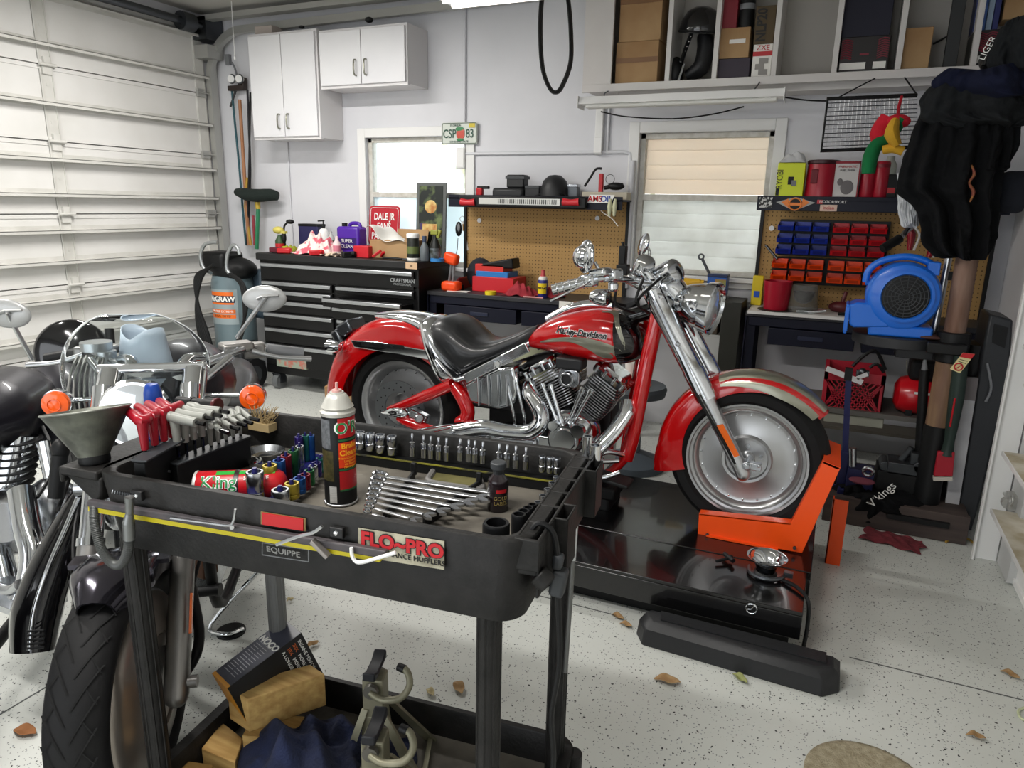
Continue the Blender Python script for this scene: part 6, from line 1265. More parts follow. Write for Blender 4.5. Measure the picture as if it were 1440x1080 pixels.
# frame
RF = part('frame', MB().tube([hp(926, 440, -.07), hp(912, 500, -.09), hp(900, 560, -.1), hp(889, 615, -.1), hp(880, 645, -.1)], .032, 18, k=3), REDP, H, w=True)
part('downtube', MB().tube([hp(915, 450, .07), hp(900, 520, .09), hp(880, 640, .09)], .03, 14, k=3), REDP, H, w=True)
part('lower_rail', MB().tube([hp(883, 640, -.1), hp(850, 668, -.1), hp(780, 680, -.1), hp(680, 650, -.1)], .02, 12, k=4), REDP, H, w=True)
part('steering_neck', MB().cyl(hp(930, 402), hp(950, 470), .035, n=20).tube([hp(870, 450), hp(905, 440), hp(935, 430)], .035, 14), BLKG, H, w=True)
part('swingarm', MB().tube([hp(636, 541, -.14), hp(600, 556, -.15), hp(570, 568, -.15), hp(546, 575, -.15)], [.028, .03, .022, .012], 14, k=3), REDP, H, w=True)
part('swingarm_lower', MB().tube([hp(560, 588, -.14), hp(580, 596, -.15), hp(625, 612, -.15)], [.016, .026, .028], 14, k=3), REDP, H, w=True)
part('seat_post', MB().tube([hp(638, 541, -.13), hp(652, 562, -.14), hp(658, 580, -.14), hp(652, 597, -.14)], [.03, .034, .034, .04], 14, k=3).ell(hp(651, 594, -.15), (.045, .03, .035)), REDP, H, w=True)
part('axle_cover', MB().tube([hp(537, 580, -.13), hp(552, 579, -.15), hp(566, 580, -.15), hp(574, 585, -.13)], [.006, .026, .03, .02], 14, k=3), CHROME, H, w=True)
part('brake_caliper', MB().box(hp(588, 590, -.12), (.10, .05, .09), (0, 20, 0)).cyl(hp(590, 588, -.15), hp(590, 588, -.17), .025, n=18), CHROME2, H, w=True, bevel=.01)
# front end
dF = (hp(1053, 656, -.11) - hp(926, 402, -.11)).normalized()
def fork(dy, nm):
    a, j, b = hp(927, 405, 0)+V(0, dy, 0), hp(1000, 548, 0)+V(0, dy, 0), hp(1050, 652, 0)+V(0, dy, 0)
    f = part(nm, MB().cyl(a, j, .041, .039, 24).cyl(j-dF*.12, j+dF*.01, .043, .043, 24), CHROME, H, w=True)
    part('lower_leg', MB().cyl(j, b, .031, .029, 20).cyl(j, j+dF*.02, .035, n=20).ell(b, (.03, .028, .034)), SATIN, f, w=True)
    return f
fk = fork(-.125, 'fork_leg'); fork(.125, 'fork_leg')
part('fork_cover', MB().bar(hp(920, 420, -.155), hp(985, 555, -.155), .03, .02).cyl(hp(953, 484, -.17), hp(953, 484, -.18), .01, n=12), CHROME2, H, w=True, bevel=.008)
part('brake_line', MB().tube([hp(930, 440, -.16), hp(960, 510, -.165), hp(985, 565, -.165), hp(1012, 612, -.165), hp(1034, 652, -.15)], .006, 8, k=4), BLK, H, w=True)
rp = [hp(1008, 598, -.155), hp(1017, 596, -.155), hp(1040, 640, -.155), hp(1033, 643, -.155)]
part('reflector', MB().loft([rp, [p+V(0, -.006, 0) for p in rp]]), mat('amber_reflector', '#e0620a', .25, coat=.5), H, w=True)
ac = hp(1050, 656, -.15)
part('axle_clamp', MB().cyl(ac, ac+V(0, .1, 0), .018, n=16).cyl(ac+V(0, -.01, 0), ac, .013, n=6).box(ac+V(.03, .02, .0), (.05, .03, .03)).cyl(ac+V(.045, -.005, .01), ac+V(.045, .01, .01), .008, n=6), CHROME2, H, w=True, bevel=.003)
part('fork_clamp', MB().box(hp(930, 408), (.09, .32, .035), (0, 25, 0)).box(hp(940, 432), (.08, .3, .03), (0, 25, 0)), CHROME, H, w=True, bevel=.01)
part('fork_nacelle', MB().tube([hp(915, 395, 0), hp(935, 400, 0), hp(960, 425, 0)], [.05, .07, .05], 18, k=3), CHROME, H, w=True)
hl = hp(985, 430, -.02); hd = V(.93, -.16, -.12).normalized()
HLp = part('headlight', MB().lathe([(0, -.12), (.03, -.115), (.06, -.09), (.08, -.05), (.092, .0), (.098, .03), (.102, .034), (.104, .045), (.098, .05), (.092, .046)], hl, hd, 36), CHROME, H, w=True)
part('lens', MB().lathe([(.093, .047), (.07, .062), (.03, .07), (0, .071)], hl, hd, 36), mat('headlight_glass', '#dfe6ea', .05, .6, 1.), HLp, w=True)
part('visor', MB().lathe([(.10, .02), (.108, .06), (.104, .065), (.1, .05)], hl, hd, 36, 0, 360), CHROME, HLp, w=True)
# bars
LG, RG = hp(778, 408, -.40), hp(905, 372, .36)
g0, g1 = hp(776, 408, -.40), hp(836, 393, -.33)
part('handlebar', MB().tube([g0, g1, hp(870, 392, -.22), hp(900, 396, -.1), hp(922, 402, 0), hp(930, 390, .15), hp(905, 380, .3), hp(880, 383, .42)], .0145, 14, k=6), CHROME, H, w=True)
gd = (g1-g0).normalized()
gp = MB().cyl(g0, g0+gd*.13, .021, n=20)
for i in range(5): gp.torus(g0+gd*(.02+.025*i), .021, .003, gd, 20, 8)
part('hand_grip', gp, CHROME, H, w=True)
part('hand_grip', MB().cyl(hp(880, 383, .42), hp(893, 381, .34), .02, n=18), CHROME, H, w=True)
part('switch_housing', MB().box(lerp(g0, g1, .86), (.07, .05, .05), (0, -10, -20)).box(lerp(g0, g1, 1.15)+V(0, -.01, .02), (.08, .06, .035), (0, -10, -20)), CHROME, H, w=True, bevel=.012)
part('brake_lever', MB().tube([g1+V(.0, -.03, .0), lerp(g0, g1, .6)+V(.02, -.06, -.01), lerp(g0, g1, -.05)+V(.03, -.07, -.03)], .007, 10, k=4, flat=.6), CHROME, H, w=True)
part('master_cylinder', MB().box(hp(858, 386, -.28), (.09, .06, .045), (0, -5, -25)).cyl(hp(862, 396, -.28), hp(862, 410, -.28), .02, n=18), CHROME, H, w=True, bevel=.01)
part('turn_signal', MB().lathe([(0, -.05), (.02, -.045), (.032, -.02), (.035, .02), (.03, .03), (0, .034)], hp(846, 418, -.25), (.95, -.1, 0), 20), CHROME, H, w=True)
mr = hp(824, 361, -.34)
MRp = part('mirror', MB().ell(mr, (.075, .020, .062), 24, rot=(0, -28, -50)).ell(mr+V(-.012, -.012, 0), (.048, .034, .042), 20, rot=(0, -28, -50)), CHROME, H, w=True)
part('mirror_stem', MB().tube([mr+V(.03, .02, -.02), hp(842, 378, -.32), hp(850, 392, -.30)], .0065, 10, k=4), CHROME, MRp, w=True)
m2 = hp(905, 344, .36)
MR2 = part('mirror', MB().ell(m2, (.018, .06, .055), 24, rot=(0, 15, 30)), CHROME, H, w=True)
part('mirror_stem', MB().tube([m2, hp(913, 352, .35), hp(911, 368, .34), hp(906, 374, .34)], .0065, 10, k=4), CHROME, MR2, w=True)
part('fuel_gauge', MB().lathe([(0, .045), (.028, .045), (.038, .038), (.042, .02), (.042, -.03), (.03, -.045), (0, -.05)], hp(905, 376, -.06), (.35, -.5, .6), 28), CHROME, H, w=True)
part('speedometer', MB().lathe([(0, .05), (.035, .05), (.048, .042), (.05, .02), (.05, -.04), (.035, -.055), (0, -.06)], hp(940, 385, -.03), (.75, -.4, .45), 28), CHROME, H, w=True)
part('riser', MB().tube([hp(922, 402, -.06), hp(915, 392, -.07), hp(905, 380, -.08)], .022, 14, k=3).tube([hp(882, 391, -.1), hp(900, 400, -.1), hp(915, 404, -.08)], .022, 14, k=3), CHROME, H, w=True)
part('clutch_bracket', MB().box(hp(876, 362, .1), (.03, .04, .10)).box(hp(876, 380, .05), (.05, .05, .05)).cyl(hp(876, 340, .1), hp(876, 352, .1), .006), BLK, H, w=True, bevel=.004)
cb = MB()
for k, (a, b) in enumerate((((862, 396), (880, 430)), ((868, 400), (892, 440)), ((905, 392), (912, 440)), ((930, 390), (898, 430)))):
    cb.tube([hp(a[0], a[1], -.24+.05*k), hp((a[0]+b[0])/2-14, (a[1]+b[1])/2+8, -.2), hp(b[0], b[1], -.1)], .006, 8, k=5)
part('control_cable', cb, BLK, H, w=True)
# floorboard, jiffy parts, belly
part('floorboard', MB().box(hp(845, 668, -.26), (.26, .10, .018), (0, 8, 0)), BLK, H, w=True, bevel=.006)
part('floorboard_trim', MB().tube([hp(812, 668, -.31), hp(845, 672, -.32), hp(872, 664, -.31)], .01, 10, k=4), CHROME, H, w=True)
part('engine_guard', MB().tube([hp(878, 640, -.12), hp(850, 636, -.2), hp(822, 655, -.25)], .012, 12, k=5).tube([hp(870, 648, -.2), hp(840, 650, -.25)], .01, 10), CHROME, H, w=True)
part('belly_pan', MB().box(hp(800, 668, 0)+V(0, 0, -.02), (.5, .2, .06)).box(hp(845, 695, 0)+V(0, 0, .02), (.14, .2, .12), taper=.8), BLK, H, w=True, bevel=.012)
part('center_support', MB().box(hp(760, 680, 0)+V(0, 0, -.04), (.34, .24, .16)), BLK, H, w=True)
# tail
part('tail_light', MB().box(hp(495, 460, 0), (.09, .14, .07), (0, -30, 0)).box(hp(487, 474, 0), (.05, .16, .10), (0, -30, 0)), mat('dark_chrome', '#55585c', .2, .9), H, w=True, bevel=.012)
part('turn_signal', MB().lathe([(0, -.05), (.018, -.045), (.03, -.02), (.033, .025), (.026, .032), (0, .034)], hp(468, 487, -.14), (-.95, 0, 0), 20).cyl(hp(468, 487, -.14), hp(488, 478, -.05), .009), CHROME, H, w=True)

# ---------------------------------------------------------------- lift
LF = thing('motorcycle_lift', 'low black steel motorcycle lift table under the red cruiser', 'lift', (-1.1, 3.0, 0))
GB = mat('powder_coat_black', '#0a0a0b', .22, coat=.5, bump=.03, bscale=18)
part('deck', MB().bx(-2.35, .05, 2.675, 3.33, .150, .18).bx(-2.35, .05, 2.675, 2.69, .08, .15), GB, LF, w=True, bevel=.003)
part('side_extension', MB().bx(-2.35, .035, 2.365, 2.668, .165, .18).bx(-2.35, .035, 2.365, 2.38, .075, .165), GB, LF, w=True, bevel=.003)
part('base_frame', MB().bx(-2.3, 0, 2.44, 2.50, 0, .07).bx(-2.3, 0, 3.25, 3.31, 0, .07).bx(-.1, -.02, 2.5, 3.25, 0, .07).bx(-2.3, -2.22, 2.5, 3.25, 0, .07), BLK, LF, w=True)
gg = atZ(1058, 855, .13); gg.y = 2.362
part('gauge', MB().torus((gg.x, 2.36, .155), .018, .0035, (0, 1, 0), 24, 8).cyl((gg.x, 2.358, .155), (gg.x+.008, 2.357, .168), .003, n=8).cyl((gg.x, 2.358, .155), (gg.x-.012, 2.357, .152), .002, n=8), CHROME, LF, w=True, label='small chrome ring handle')
# orange wheel vise
VO = mat('orange_powder_coat', '#f2500c', .38, coat=.2)
VZ = thing('wheel_chock', 'orange steel wheel chock clamping the front wheel of the cruiser', 'wheel chock', (0, 2.85, .18))
y0, y1 = 2.815, 2.86
def q2(px, py, y=y0): p = atY(px, py, y); return (p.x, p.z)
low = [q2(983, 729), q2(1108, 735), q2(1128, 725), q2(1160, 648), q2(1182, 658), q2(1128, 770), q2(1128, 771), q2(981, 750)]
A = [q2(983, 722), q2(1112, 736), q2(1158, 648), q2(1182, 658), q2(1128, 778), q2(981, 752)]
part('near_channel', MB().prism([(x, z) for x, z in A], -.006, (0, y0, 0), (1, 0, 0), (0, 0, 1)), VO, VZ, w=True, bevel=.002)
fl = MB()
for p, q in zip(A[:3], A[1:3]): fl.loft([[V(a[0], y0, a[1]), V(a[0], y0+.045, a[1]), V(a[0], y0+.045, a[1]-.006), V(a[0], y0, a[1]-.006)] for a in (p, q)])
part('flange', fl, VO, VZ, w=True)
part('far_channel', MB().prism([(x, z) for x, z in A], -.006, (0, 3.11, 0), (1, 0, 0), (0, 0, 1)), VO, VZ, w=True, bevel=.002)
up = A[3]
part('cross_plate', MB().loft([[V(p[0], y, p[1]) for p in (A[2], A[3], (A[3][0]-.01, A[3][1]-.008), (A[2][0], A[2][1]-.01))] for y in (y0, 3.11)]), VO, VZ, w=True)
part('upright', MB().bx(.105, .165, 3.16, 3.17, .0, .30).bx(.105, .11, 3.16, 3.21, .0, .30), VO, VZ, w=True)
part('base_plate', MB().bx(-.36, -.08, 2.80, 3.12, .182, .188), VO, VZ, w=True)
part('bolt', MB().cyl((A[5][0]+.04, y0-.004, A[5][1]+.012), (A[5][0]+.04, y0-.012, A[5][1]+.012), .007, n=6).cyl((A[4][0]-.03, y0-.004, A[4][1]+.02), (A[4][0]-.03, y0-.012, A[4][1]+.02), .007, n=6), STEEL, VZ, w=True)
# ---------------------------------------------------------------- utility cart
OC = V(-.3988, .97327, 0); AC = 6.3
MC = Matrix.Translation(OC) @ Matrix.Rotation(rad(AC), 4, 'Z'); MCI = MC.inverted()
UD = V(math.cos(rad(AC)), math.sin(rad(AC)), 0); VD = V(-UD.y, UD.x, 0)
def cp(u, v, z): return MC @ V(u, v, z)
def cv(px, py, v):
    d = _ray(px, py); p0 = OC + VD*v; t = (p0-CC).dot(VD)/d.dot(VD); return CC + d*t
CB = mat('cart_plastic', '#161615', .5, bump=.12, bscale=120, col2='#232221', scale=20, spec=.3)
CFL = mat('dusty_tray_floor', '#6f6a60', .75, col2='#4a4640', scale=7, bump=.1, bscale=40, detail=8)
CT = thing('utility_cart', 'two-tray dark grey plastic tool cart standing in the foreground', 'cart', OC, AC)
def tray(zb, zt, zi, nm, u0=-.925, u1=.0, v0=0., v1=.49):
    def ring(a, b, c, d, r, z): return [V((a+b)/2+x, (c+d)/2+y, z) for x, y in roundrect(b-a, d-c, r, 6)]
    m = MB().loft([ring(u0+.02, u1-.02, v0+.015, v1-.015, .05, zb), ring(u0, u1, v0, v1, .055, zt-.004), ring(u0+.003, u1-.003, v0+.003, v1-.003, .053, zt),
        ring(u0+.03, u1-.03, v0+.016, v1-.016, .04, zt), ring(u0+.033, u1-.033, v0+.019, v1-.019, .038, zt-.004), ring(u0+.036, u1-.036, v0+.022, v1-.022, .034, zi)], cap=True)
    p = part(nm, m, CB, CT, sharp=50)
    part('tray_floor', MB().loft([ring(u0+.0365, u1-.0365, v0+.0225, v1-.0225, .034, z) for z in (zi-.001, zi+.001)]), CFL, p, label='dusty scuffed tray floor')
    return p
ZF = .878
tp = tray(.805, .965, ZF-.001, 'top_tray'); tray(.085, .205, .12, 'bottom_tray')
# slotted rail at the right end
sr = MB(); sr.bx(-.032, -.026, .03, .46, .915, .966).bx(.006, .012, .02, .47, .86, .966).bx(-.03, .008, .02, .47, .90, .918)
for v in (.02, .09, .165, .235, .305, .375, .44, .465): sr.bx(-.032, .012, v-.004, v+.004, .91, .966)
for v in (.15, .40): sr.bx(.01, .036, v-.035, v-.030, .86, .966).bx(.01, .036, v+.030, v+.035, .86, .966).bx(.032, .036, v-.035, v+.035, .86, .966)
part('slotted_rail', sr, CB, tp, bevel=.002)
hd = MB().bx(-1.005, -.905, .0, .49, .945, .965).bx(-1.005, -.995, 0, .49, .93, .965)
hd.loft([[V(-1.0, v, .95), V(-.90, v, .95), V(-.905, v, .90), V(-.93, v, .90)] for v in (.005, .485)])
part('end_ledge', hd, CB, tp, bevel=.006)
for (u, v, mt_, lb) in ((-.085, .05, CB, None), (-.045, .43, CB, None), (-.885, .05, CB, None), (-.83, .43, mat('cart_leg_lit', '#6b6c6b', .5), 'leg coloured grey for the light on it')):  # rear left leg: light falling on it is put into its grey colour
    m = MB().cyl((u, v, .10), (u, v, .83), .0225, n=24)
    for i in range(8): a = i*math.pi/4; m.cyl((u+.0215*math.cos(a), v+.0215*math.sin(a), .12), (u+.0215*math.cos(a), v+.0215*math.sin(a), .81), .003, n=6)
    part('leg', m, mt_, CT, label=lb)
for u, v in ((-.08, .06), (-.05, .42), (-.85, .06), (-.85, .42)):
    c = part('caster', MB().cyl((u-.015, v, .038), (u+.015, v, .038), .038, n=24), RUB, CT)
    part('fork', MB().bx(u-.02, u-.016, v-.02, v+.02, .03, .085).bx(u+.016, u+.02, v-.02, v+.02, .03, .085), STEEL, c)
part('corner_clip', MB().cyl((-.04, .46, .17), (.012, .46, .16), .02, n=14).cyl((.0, .44, .10), (.0, .44, .20), .022, n=14), CB, CT, bevel=.003)
# stickers moulded marks on the front face
def plate(nm, pts, mt_, par, v=-.001, th=.0015, lab=None, bevel=0):
    P = [cv(x, y, v) for x, y in pts]
    return part(nm, MB().loft([P, [p - VD*th for p in P]]), mt_, par, w=True, label=lab, bevel=bevel), P
dk = mat('recess_black', '#0d0d0e', .5)
def sticker(nm, label, pts, mt_):
    P = [cv(x, y, -.002) for x, y in pts]
    t = thing(nm, label, 'sticker', (P[2]+P[3])/2)
    part('backing', MB().loft([P, [p - VD*.0008 for p in P]]), mt_, t, w=True)
    return t, P
t, P = sticker('sticker', 'cream muffler shop sticker with red lettering on the cart front', [(504, 742), (625, 761), (625, 801), (504, 782)], mat('cream_vinyl', '#b5b09a', .6, col2='#8f8a76', scale=30))
c = (P[0]+P[2])/2
RL = mat('red_ink', '#b3121c', .5); KL = mat('black_ink', '#151515', .5)
text('lettering', 'FLO~PRO', .035, c+UD*.003+V(0, 0, .007)-VD*.002, UD, (0, 0, 1), KL, t, w=True, bold=.0028, sx=1.05)
text('lettering', 'FLO~PRO', .035, c+UD*.003+V(0, 0, .007)-VD*.003, UD, (0, 0, 1), RL, t, w=True, bold=.0013, sx=1.05)
text('small_lettering', 'PERFORMANCE MUFFLERS', .0135, c+UD*.006-V(0, 0, .014)-VD*.002, UD, (0, 0, 1), KL, t, w=True, sx=.98)
t, P = sticker('reflector', 'red rectangular reflector on the cart front below the brake cleaner', [(367, 719), (430, 729), (430, 747), (367, 737)], mat('gold_edge', '#7c6a3f', .5))
c = (P[0]+P[2])/2
part('red_face', MB().loft([[lerp(c, p, .92)-VD*.001 for p in P], [lerp(c, p, .92)-VD*.003 for p in P]]), mat('red_reflector', '#b01018', .25), t, w=True)
P = [cv(x, y, -.001) for x, y in ((369, 763), (434, 773), (434, 790), (369, 780))]
pf = MB()
for a, b in zip(P, P[1:]+P[:1]): pf.bar(a, b, .0015, .0015)
nm_ = part('name_frame', pf, GREY, CT, w=True)
text('lettering', 'EQUIPPE', .0155, (P[0]+P[2])/2-UD*.004-VD*.001, UD, (0, 0, 1), mat('moulded_letter', '#9a9a98', .5), nm_, w=True, sx=1.25)
# magnetic strip with yellow band
st = thing('tool_strip', 'long dark magnetic tool strip with a yellow band along the cart front', 'tool holder', cv(340, 745, -.01))
P = [cv(130, 700, -.002), cv(548, 771, -.002), cv(540, 781, -.002), cv(130, 709, -.002)]
part('bar', MB().loft([P, [p - VD*.014 for p in P]]), mat('strip_grey', '#4b4547', .5, col2='#38373a', scale=30), st, w=True, bevel=.003)
P = [cv(130, 709, -.002), cv(540, 779, -.002), cv(538, 787, -.002), cv(130, 716, -.002)]
part('yellow_band', MB().loft([P, [p - VD*.010 for p in P]]), mat('yellow_band', '#c8b915', .45), st, w=True)
for x, y in ((476, 747), (196, 695)):
    c = cv(x, y, -.002); b = part('bracket', MB().box(c-VD*.004, (.028, .01, .02), (0, 0, AC)), dk, st, w=True, bevel=.002)
    part('screw', MB().lathe([(0, .003), (.004, .002), (.005, 0)], c-VD*.009, -VD, 12), CHROME, b, w=True)
# hex keys and bits stuck to the strip
def hexkey(label, pts, r=.003, v=-.02, mt_=SATIN):
    return one('hex_key', label, 'hex key', MB().tube([cv(x, y, v) for x, y in pts], r, 6, k=4), mt_)
hexkey('thin bright hex key lying along the yellow band of the cart', [(240, 729), (300, 737), (322, 739), (328, 733), (331, 716)], .0026)
hexkey('straight silver hex key angled over the cart strip by the red reflector', [(389, 766), (420, 754), (440, 749), (453, 740)], .0032, -.024)
hexkey('L-shaped silver hex key in front of the muffler sticker', [(494, 770), (496, 784), (505, 791), (530, 785), (556, 777)], .0034, -.022, GWHITE)
one('tool_bit', 'small grey square metal block hanging on the cart strip', 'tool bit', MB().bar(cv(439, 760, -.022), cv(462, 783, -.022), .013, .008), mat('zinc', '#8f8a86', .4, .7), bevel=.001)
one('tool_bit', 'small steel stud stuck on the yellow band by the thin hex key', 'tool bit', MB().cyl(cv(326, 742, -.013), cv(326, 742, -.03), .004, n=10), CHROME)
# flexible gauge hose
fh = thing('flexible_hose', 'grey corrugated flexible hose with metal nozzle hooked on the cart left front', 'hose', cv(165, 795, -.03))
hp_ = spline([cv(133, 712, -.01), cv(134, 740, -.02), cv(144, 775, -.03), cv(160, 793, -.035), cv(172, 792, -.04), cv(180, 775, -.04), cv(182, 756, -.04)], 14)
hm = MB().tube(hp_, .0065, 12)
for p, q in zip(hp_[::1], hp_[1:]): hm.torus(p, .0075, .0022, (q-p), 12, 5)
part('corrugated_tube', hm, mat('hose_grey', '#4d4f4e', .45, .4), fh, w=True)
part('nozzle', MB().cyl(cv(182, 758, -.04), cv(181, 735, -.04), .011, n=16).cyl(cv(181, 735, -.04), cv(182, 722, -.04), .011, .007, 16).cyl(cv(182, 722, -.04), cv(182, 699, -.04), .007, .0085, 16), mat('nozzle_steel', '#7b7d7c', .35, .8), fh, w=True)
one('spring', 'small dark coil spring lying on the cart ledge bracket', 'spring', MB().tube([cv(158+i*.9, 692+i*.12, -.01)+V(0, 0, .004*math.sin(i*1.6)) + VD*.004*math.cos(i*1.6) for i in range(40)], .0012, 5), STEEL)
# --- can helpers
def cyltext(nm, s, size, c, r, az, z, mt_, par, sx=1., bold=0.):
    """lettering wrapped round an upright cylinder; az = facing direction in degrees"""
    o = text(nm, s, size, (0, 0, 0), (1, 0, 0), (0, 1, 0), mt_, par, sx=sx, bold=bold, ext=.0003)
    b = ROOTM[par.name if not par.parent else par.parent.name].inverted()
    for v in o.data.vertices:
        a = rad(az) + v.co.x/r; q = V(c[0]+math.cos(a)*(r+.0004+v.co.z), c[1]+math.sin(a)*(r+.0004+v.co.z), z+v.co.y); v.co = b @ q
    return o
def azcam(p): return math.degrees(math.atan2(-p[1], -p[0]))
def cband(r, z0, z1, c, a0, a1, n=14, off=.0005):
    m = MB(); rows = [[m.bm.verts.new((c[0]+math.cos(rad(lerp(a0, a1, i/n)))*(r+off), c[1]+math.sin(rad(lerp(a0, a1, i/n)))*(r+off), z)) for i in range(n+1)] for z in (z0, z1)]
    for i in range(n): m.bm.faces.new((rows[0][i], rows[0][i+1], rows[1][i+1], rows[1][i]))
    return m
# brake cleaner can
bc = atZ(480, 705, ZF); r = .0335; az = azcam(bc)
BC = thing('spray_can', 'tall black and red brake cleaner spray can standing on the cart tray', 'spray can', bc)
part('body', MB().lathe([(0, .002), (r-.004, 0), (r, .004), (r, .012)][1:]+[(r, .196), (r-.001, .2)], bc, n=40), BLK, BC, w=True)
part('bottom_rim', MB().torus(bc+V(0, 0, .004), r, .0025, n=40), SATIN, BC, w=True)
part('dome', MB().lathe([(r+.002, .196), (r+.0025, .203), (r-.001, .206), (r-.003, .209), (r+.0, .212), (r-.004, .218), (r-.010, .231), (r-.015, .238), (.015, .240), (.014, .243), (.006, .243), (0, .243)], bc, n=40), mat('can_dome', '#b9b8b0', .35, .3), BC, w=True)
part('valve', MB().cyl(bc+V(0, 0, .243), bc+V(0, 0, .262), .003, n=12).cyl(bc+V(0, 0, .243), bc+V(0, 0, .247), .010, n=16), mat('valve_red', '#c99a94', .4), BC, w=True)
a0, a1 = az-2, az+88
for nm, z0, z1, c in (('red_label', .152, .194, '#b3161b'), ('orange_label', .088, .142, '#d23a18'), ('red_label', .040, .080, '#a3151b')):
    part(nm, cband(r, bc.z+z0, bc.z+z1, bc, a0, a1), mat(nm+c, c, .3), BC, w=True)
for z0 in (.145, .081, .036):
    part('green_stripe', cband(r, bc.z+z0, bc.z+z0+.004, bc, a0, a1), mat('label_green', '#245c35', .3), BC, w=True)
part('grey_panel', cband(r, bc.z+.128, bc.z+.19, bc, az-88, az-30), mat('label_grey', '#4b4e50', .35, col2='#6a6d70', scale=120), BC, w=True)
part('olive_panel', cband(r, bc.z+.058, bc.z+.124, bc, az-88, az-22), mat('label_olive', '#2f2c18', .35, col2='#4a4526', scale=120), BC, w=True)
part('barcode_panel', cband(r, bc.z+.01, bc.z+.047, bc, az-42, az-14), mat('barcode', '#8e8e8c', .4, col2='#c4c4c2', scale=60, stretch=(.01, .01, 9)), BC, w=True)
yt = mat('yellow_ink', '#f2a81e', .4); wt = mat('white_ink', '#e8e8e4', .4); gt = mat('green_ink', '#1f8a4c', .4)
cyltext('lettering', "O'R", .036, bc, r, az+33, bc.z+.172, wt, BC, bold=.001); cyltext('lettering', "O'R", .033, bc, r+.0006, az+33, bc.z+.172, gt, BC)
cyltext('lettering', 'Brake', .0165, bc, r, az+40, bc.z+.134, yt, BC, bold=.0004); cyltext('lettering', 'Cleaner', .0165, bc, r, az+46, bc.z+.119, yt, BC, bold=.0004)
for i, s in enumerate(('Non-Chlorinated', 'Limpiador', 'de frenos', 'Nettoyant')): cyltext('small_lettering', s, .0075, bc, r, az+42, bc.z+.108-i*.0065, yt, BC)
# spray can lying down
a = atZ(276, 684, ZF+.032); b = cp(-.66, .17, ZF+.033); d = (b-a).normalized(); r = .032; b = a + d*.155
SP = thing('spray_can', 'red and white spray can lying on its side in the cart tray', 'spray can', V((a.x+b.x)/2, (a.y+b.y)/2, ZF))
part('body', MB().lathe([(r-.003, 0), (r, .004), (r, .165), (r-.008, .178), (.012, .185)], a, d, 36), RED, SP, w=True)
part('base_dish', MB().lathe([(r, .0), (r+.0015, .003), (r+.001, .006)], a, d, 36).lathe([(r-.002, .001), (r-.006, .006), (0, .009)], a, d, 36), mat('dish_white', '#cfcdc8', .3, .3), SP, w=True)
part('collar', MB().lathe([(r+.0008, .082), (r+.0012, .084), (r+.0012, .09), (r+.0008, .092)], a, d, 36), mat('collar_dark', '#2a2020', .4), SP, w=True)
side = d.cross(V(0, 0, 1)).normalized()
if side.dot(-a) < 0: side = -side
gs = MB()
for k in range(2):
    for i in range(10): pass
m = MB(); rows = []
for t_ in (0.045, .165):
    rows.append([m.bm.verts.new(a + d*t_ + (V(0, 0, 1)*math.cos(rad(q)) + side*math.sin(rad(q)))*(r+.0006)) for q in range(2, 30, 4)])
for i in range(len(rows[0])-1): m.bm.faces.new((rows[0][i], rows[0][i+1], rows[1][i+1], rows[1][i]))
part('green_stripe', m, mat('bright_green', '#2fa03c', .3), SP, w=True)
def lietext(s, size, t_, q, mt_, bold=0., off=.0008):
    n = V(0, 0, 1)*math.cos(rad(q)) + side*math.sin(rad(q)); up = V(0, 0, 1)*math.sin(rad(q)) - side*math.cos(rad(q))
    o = text('lettering', s, size, (0, 0, 0), (1, 0, 0), (0, 1, 0), mt_, SP, bold=bold)
    bI = ROOTM[SP.name].inverted()
    for v in o.data.vertices:
        qq = rad(q) - v.co.y/r; n = V(0, 0, 1)*math.cos(qq) + side*math.sin(qq)
        v.co = bI @ (a + d*(t_ + v.co.x) + n*(r+off+v.co.z))
lietext('Kling', .036, .052, 58, wt, .0018); lietext('Kling', .036, .052, 58, gt, .0, .0016); lietext('SILICONE', .012, .128, 45, wt)
# --- coloured socket set in a navy rail
def socket(x, y, h, r, mt_, z, label, group, peg=None, cat='socket', nm='socket', rim=None):
    c = atZ(x, y, z+h); c.z = z
    k = r*.72
    t = thing(nm, label, cat, c, 0, group)
    part('shell', MB().lathe([(r*.9, 0), (r, .002), (r, h*.28), (r*.94, h*.32), (r, h*.36), (r, h-.002), (r*.93, h), (k, h), (k*.95, h-.012), (0, h-.012)], c, n=18), mt_, t, w=True)
    if peg: part('post', MB().cyl(c+V(0, 0, h-.012), c+V(0, 0, h+.008), k*.48, k*.36, 8), peg, t, w=True)
    return t
NV = mat('navy_plastic', '#20205c', .35)
def ano(nm, c): return mat('anodised_'+nm, c, .28, .75)
AN = dict(yellow=ano('yellow', '#a8963a'), blue=ano('blue', '#22508f'), red=ano('red', '#7e2030'), green=ano('green', '#2f6b42'), teal=ano('teal', '#256b62'), purple=ano('purple', '#33286b'), chrome=CHROME2, black=STEEL)
rl = thing('socket_rail', 'navy plastic socket rail set across the cart tray', 'socket rail', cp(-.64, .21, ZF))
ra, rb_ = cp(-.617, .05, ZF+.002), cp(-.617, .43, ZF+.002)
part('base', MB().bar(cp(-.655, .05, ZF+.006), cp(-.655, .43, ZF+.006), .095, .012), NV, rl, w=True, bevel=.002)
part('edge', MB().bar(cp(-.606, .05, ZF+.014), cp(-.606, .43, ZF+.014), .006, .012), NV, rl, w=True, bevel=.002)
zs = ZF+.0135
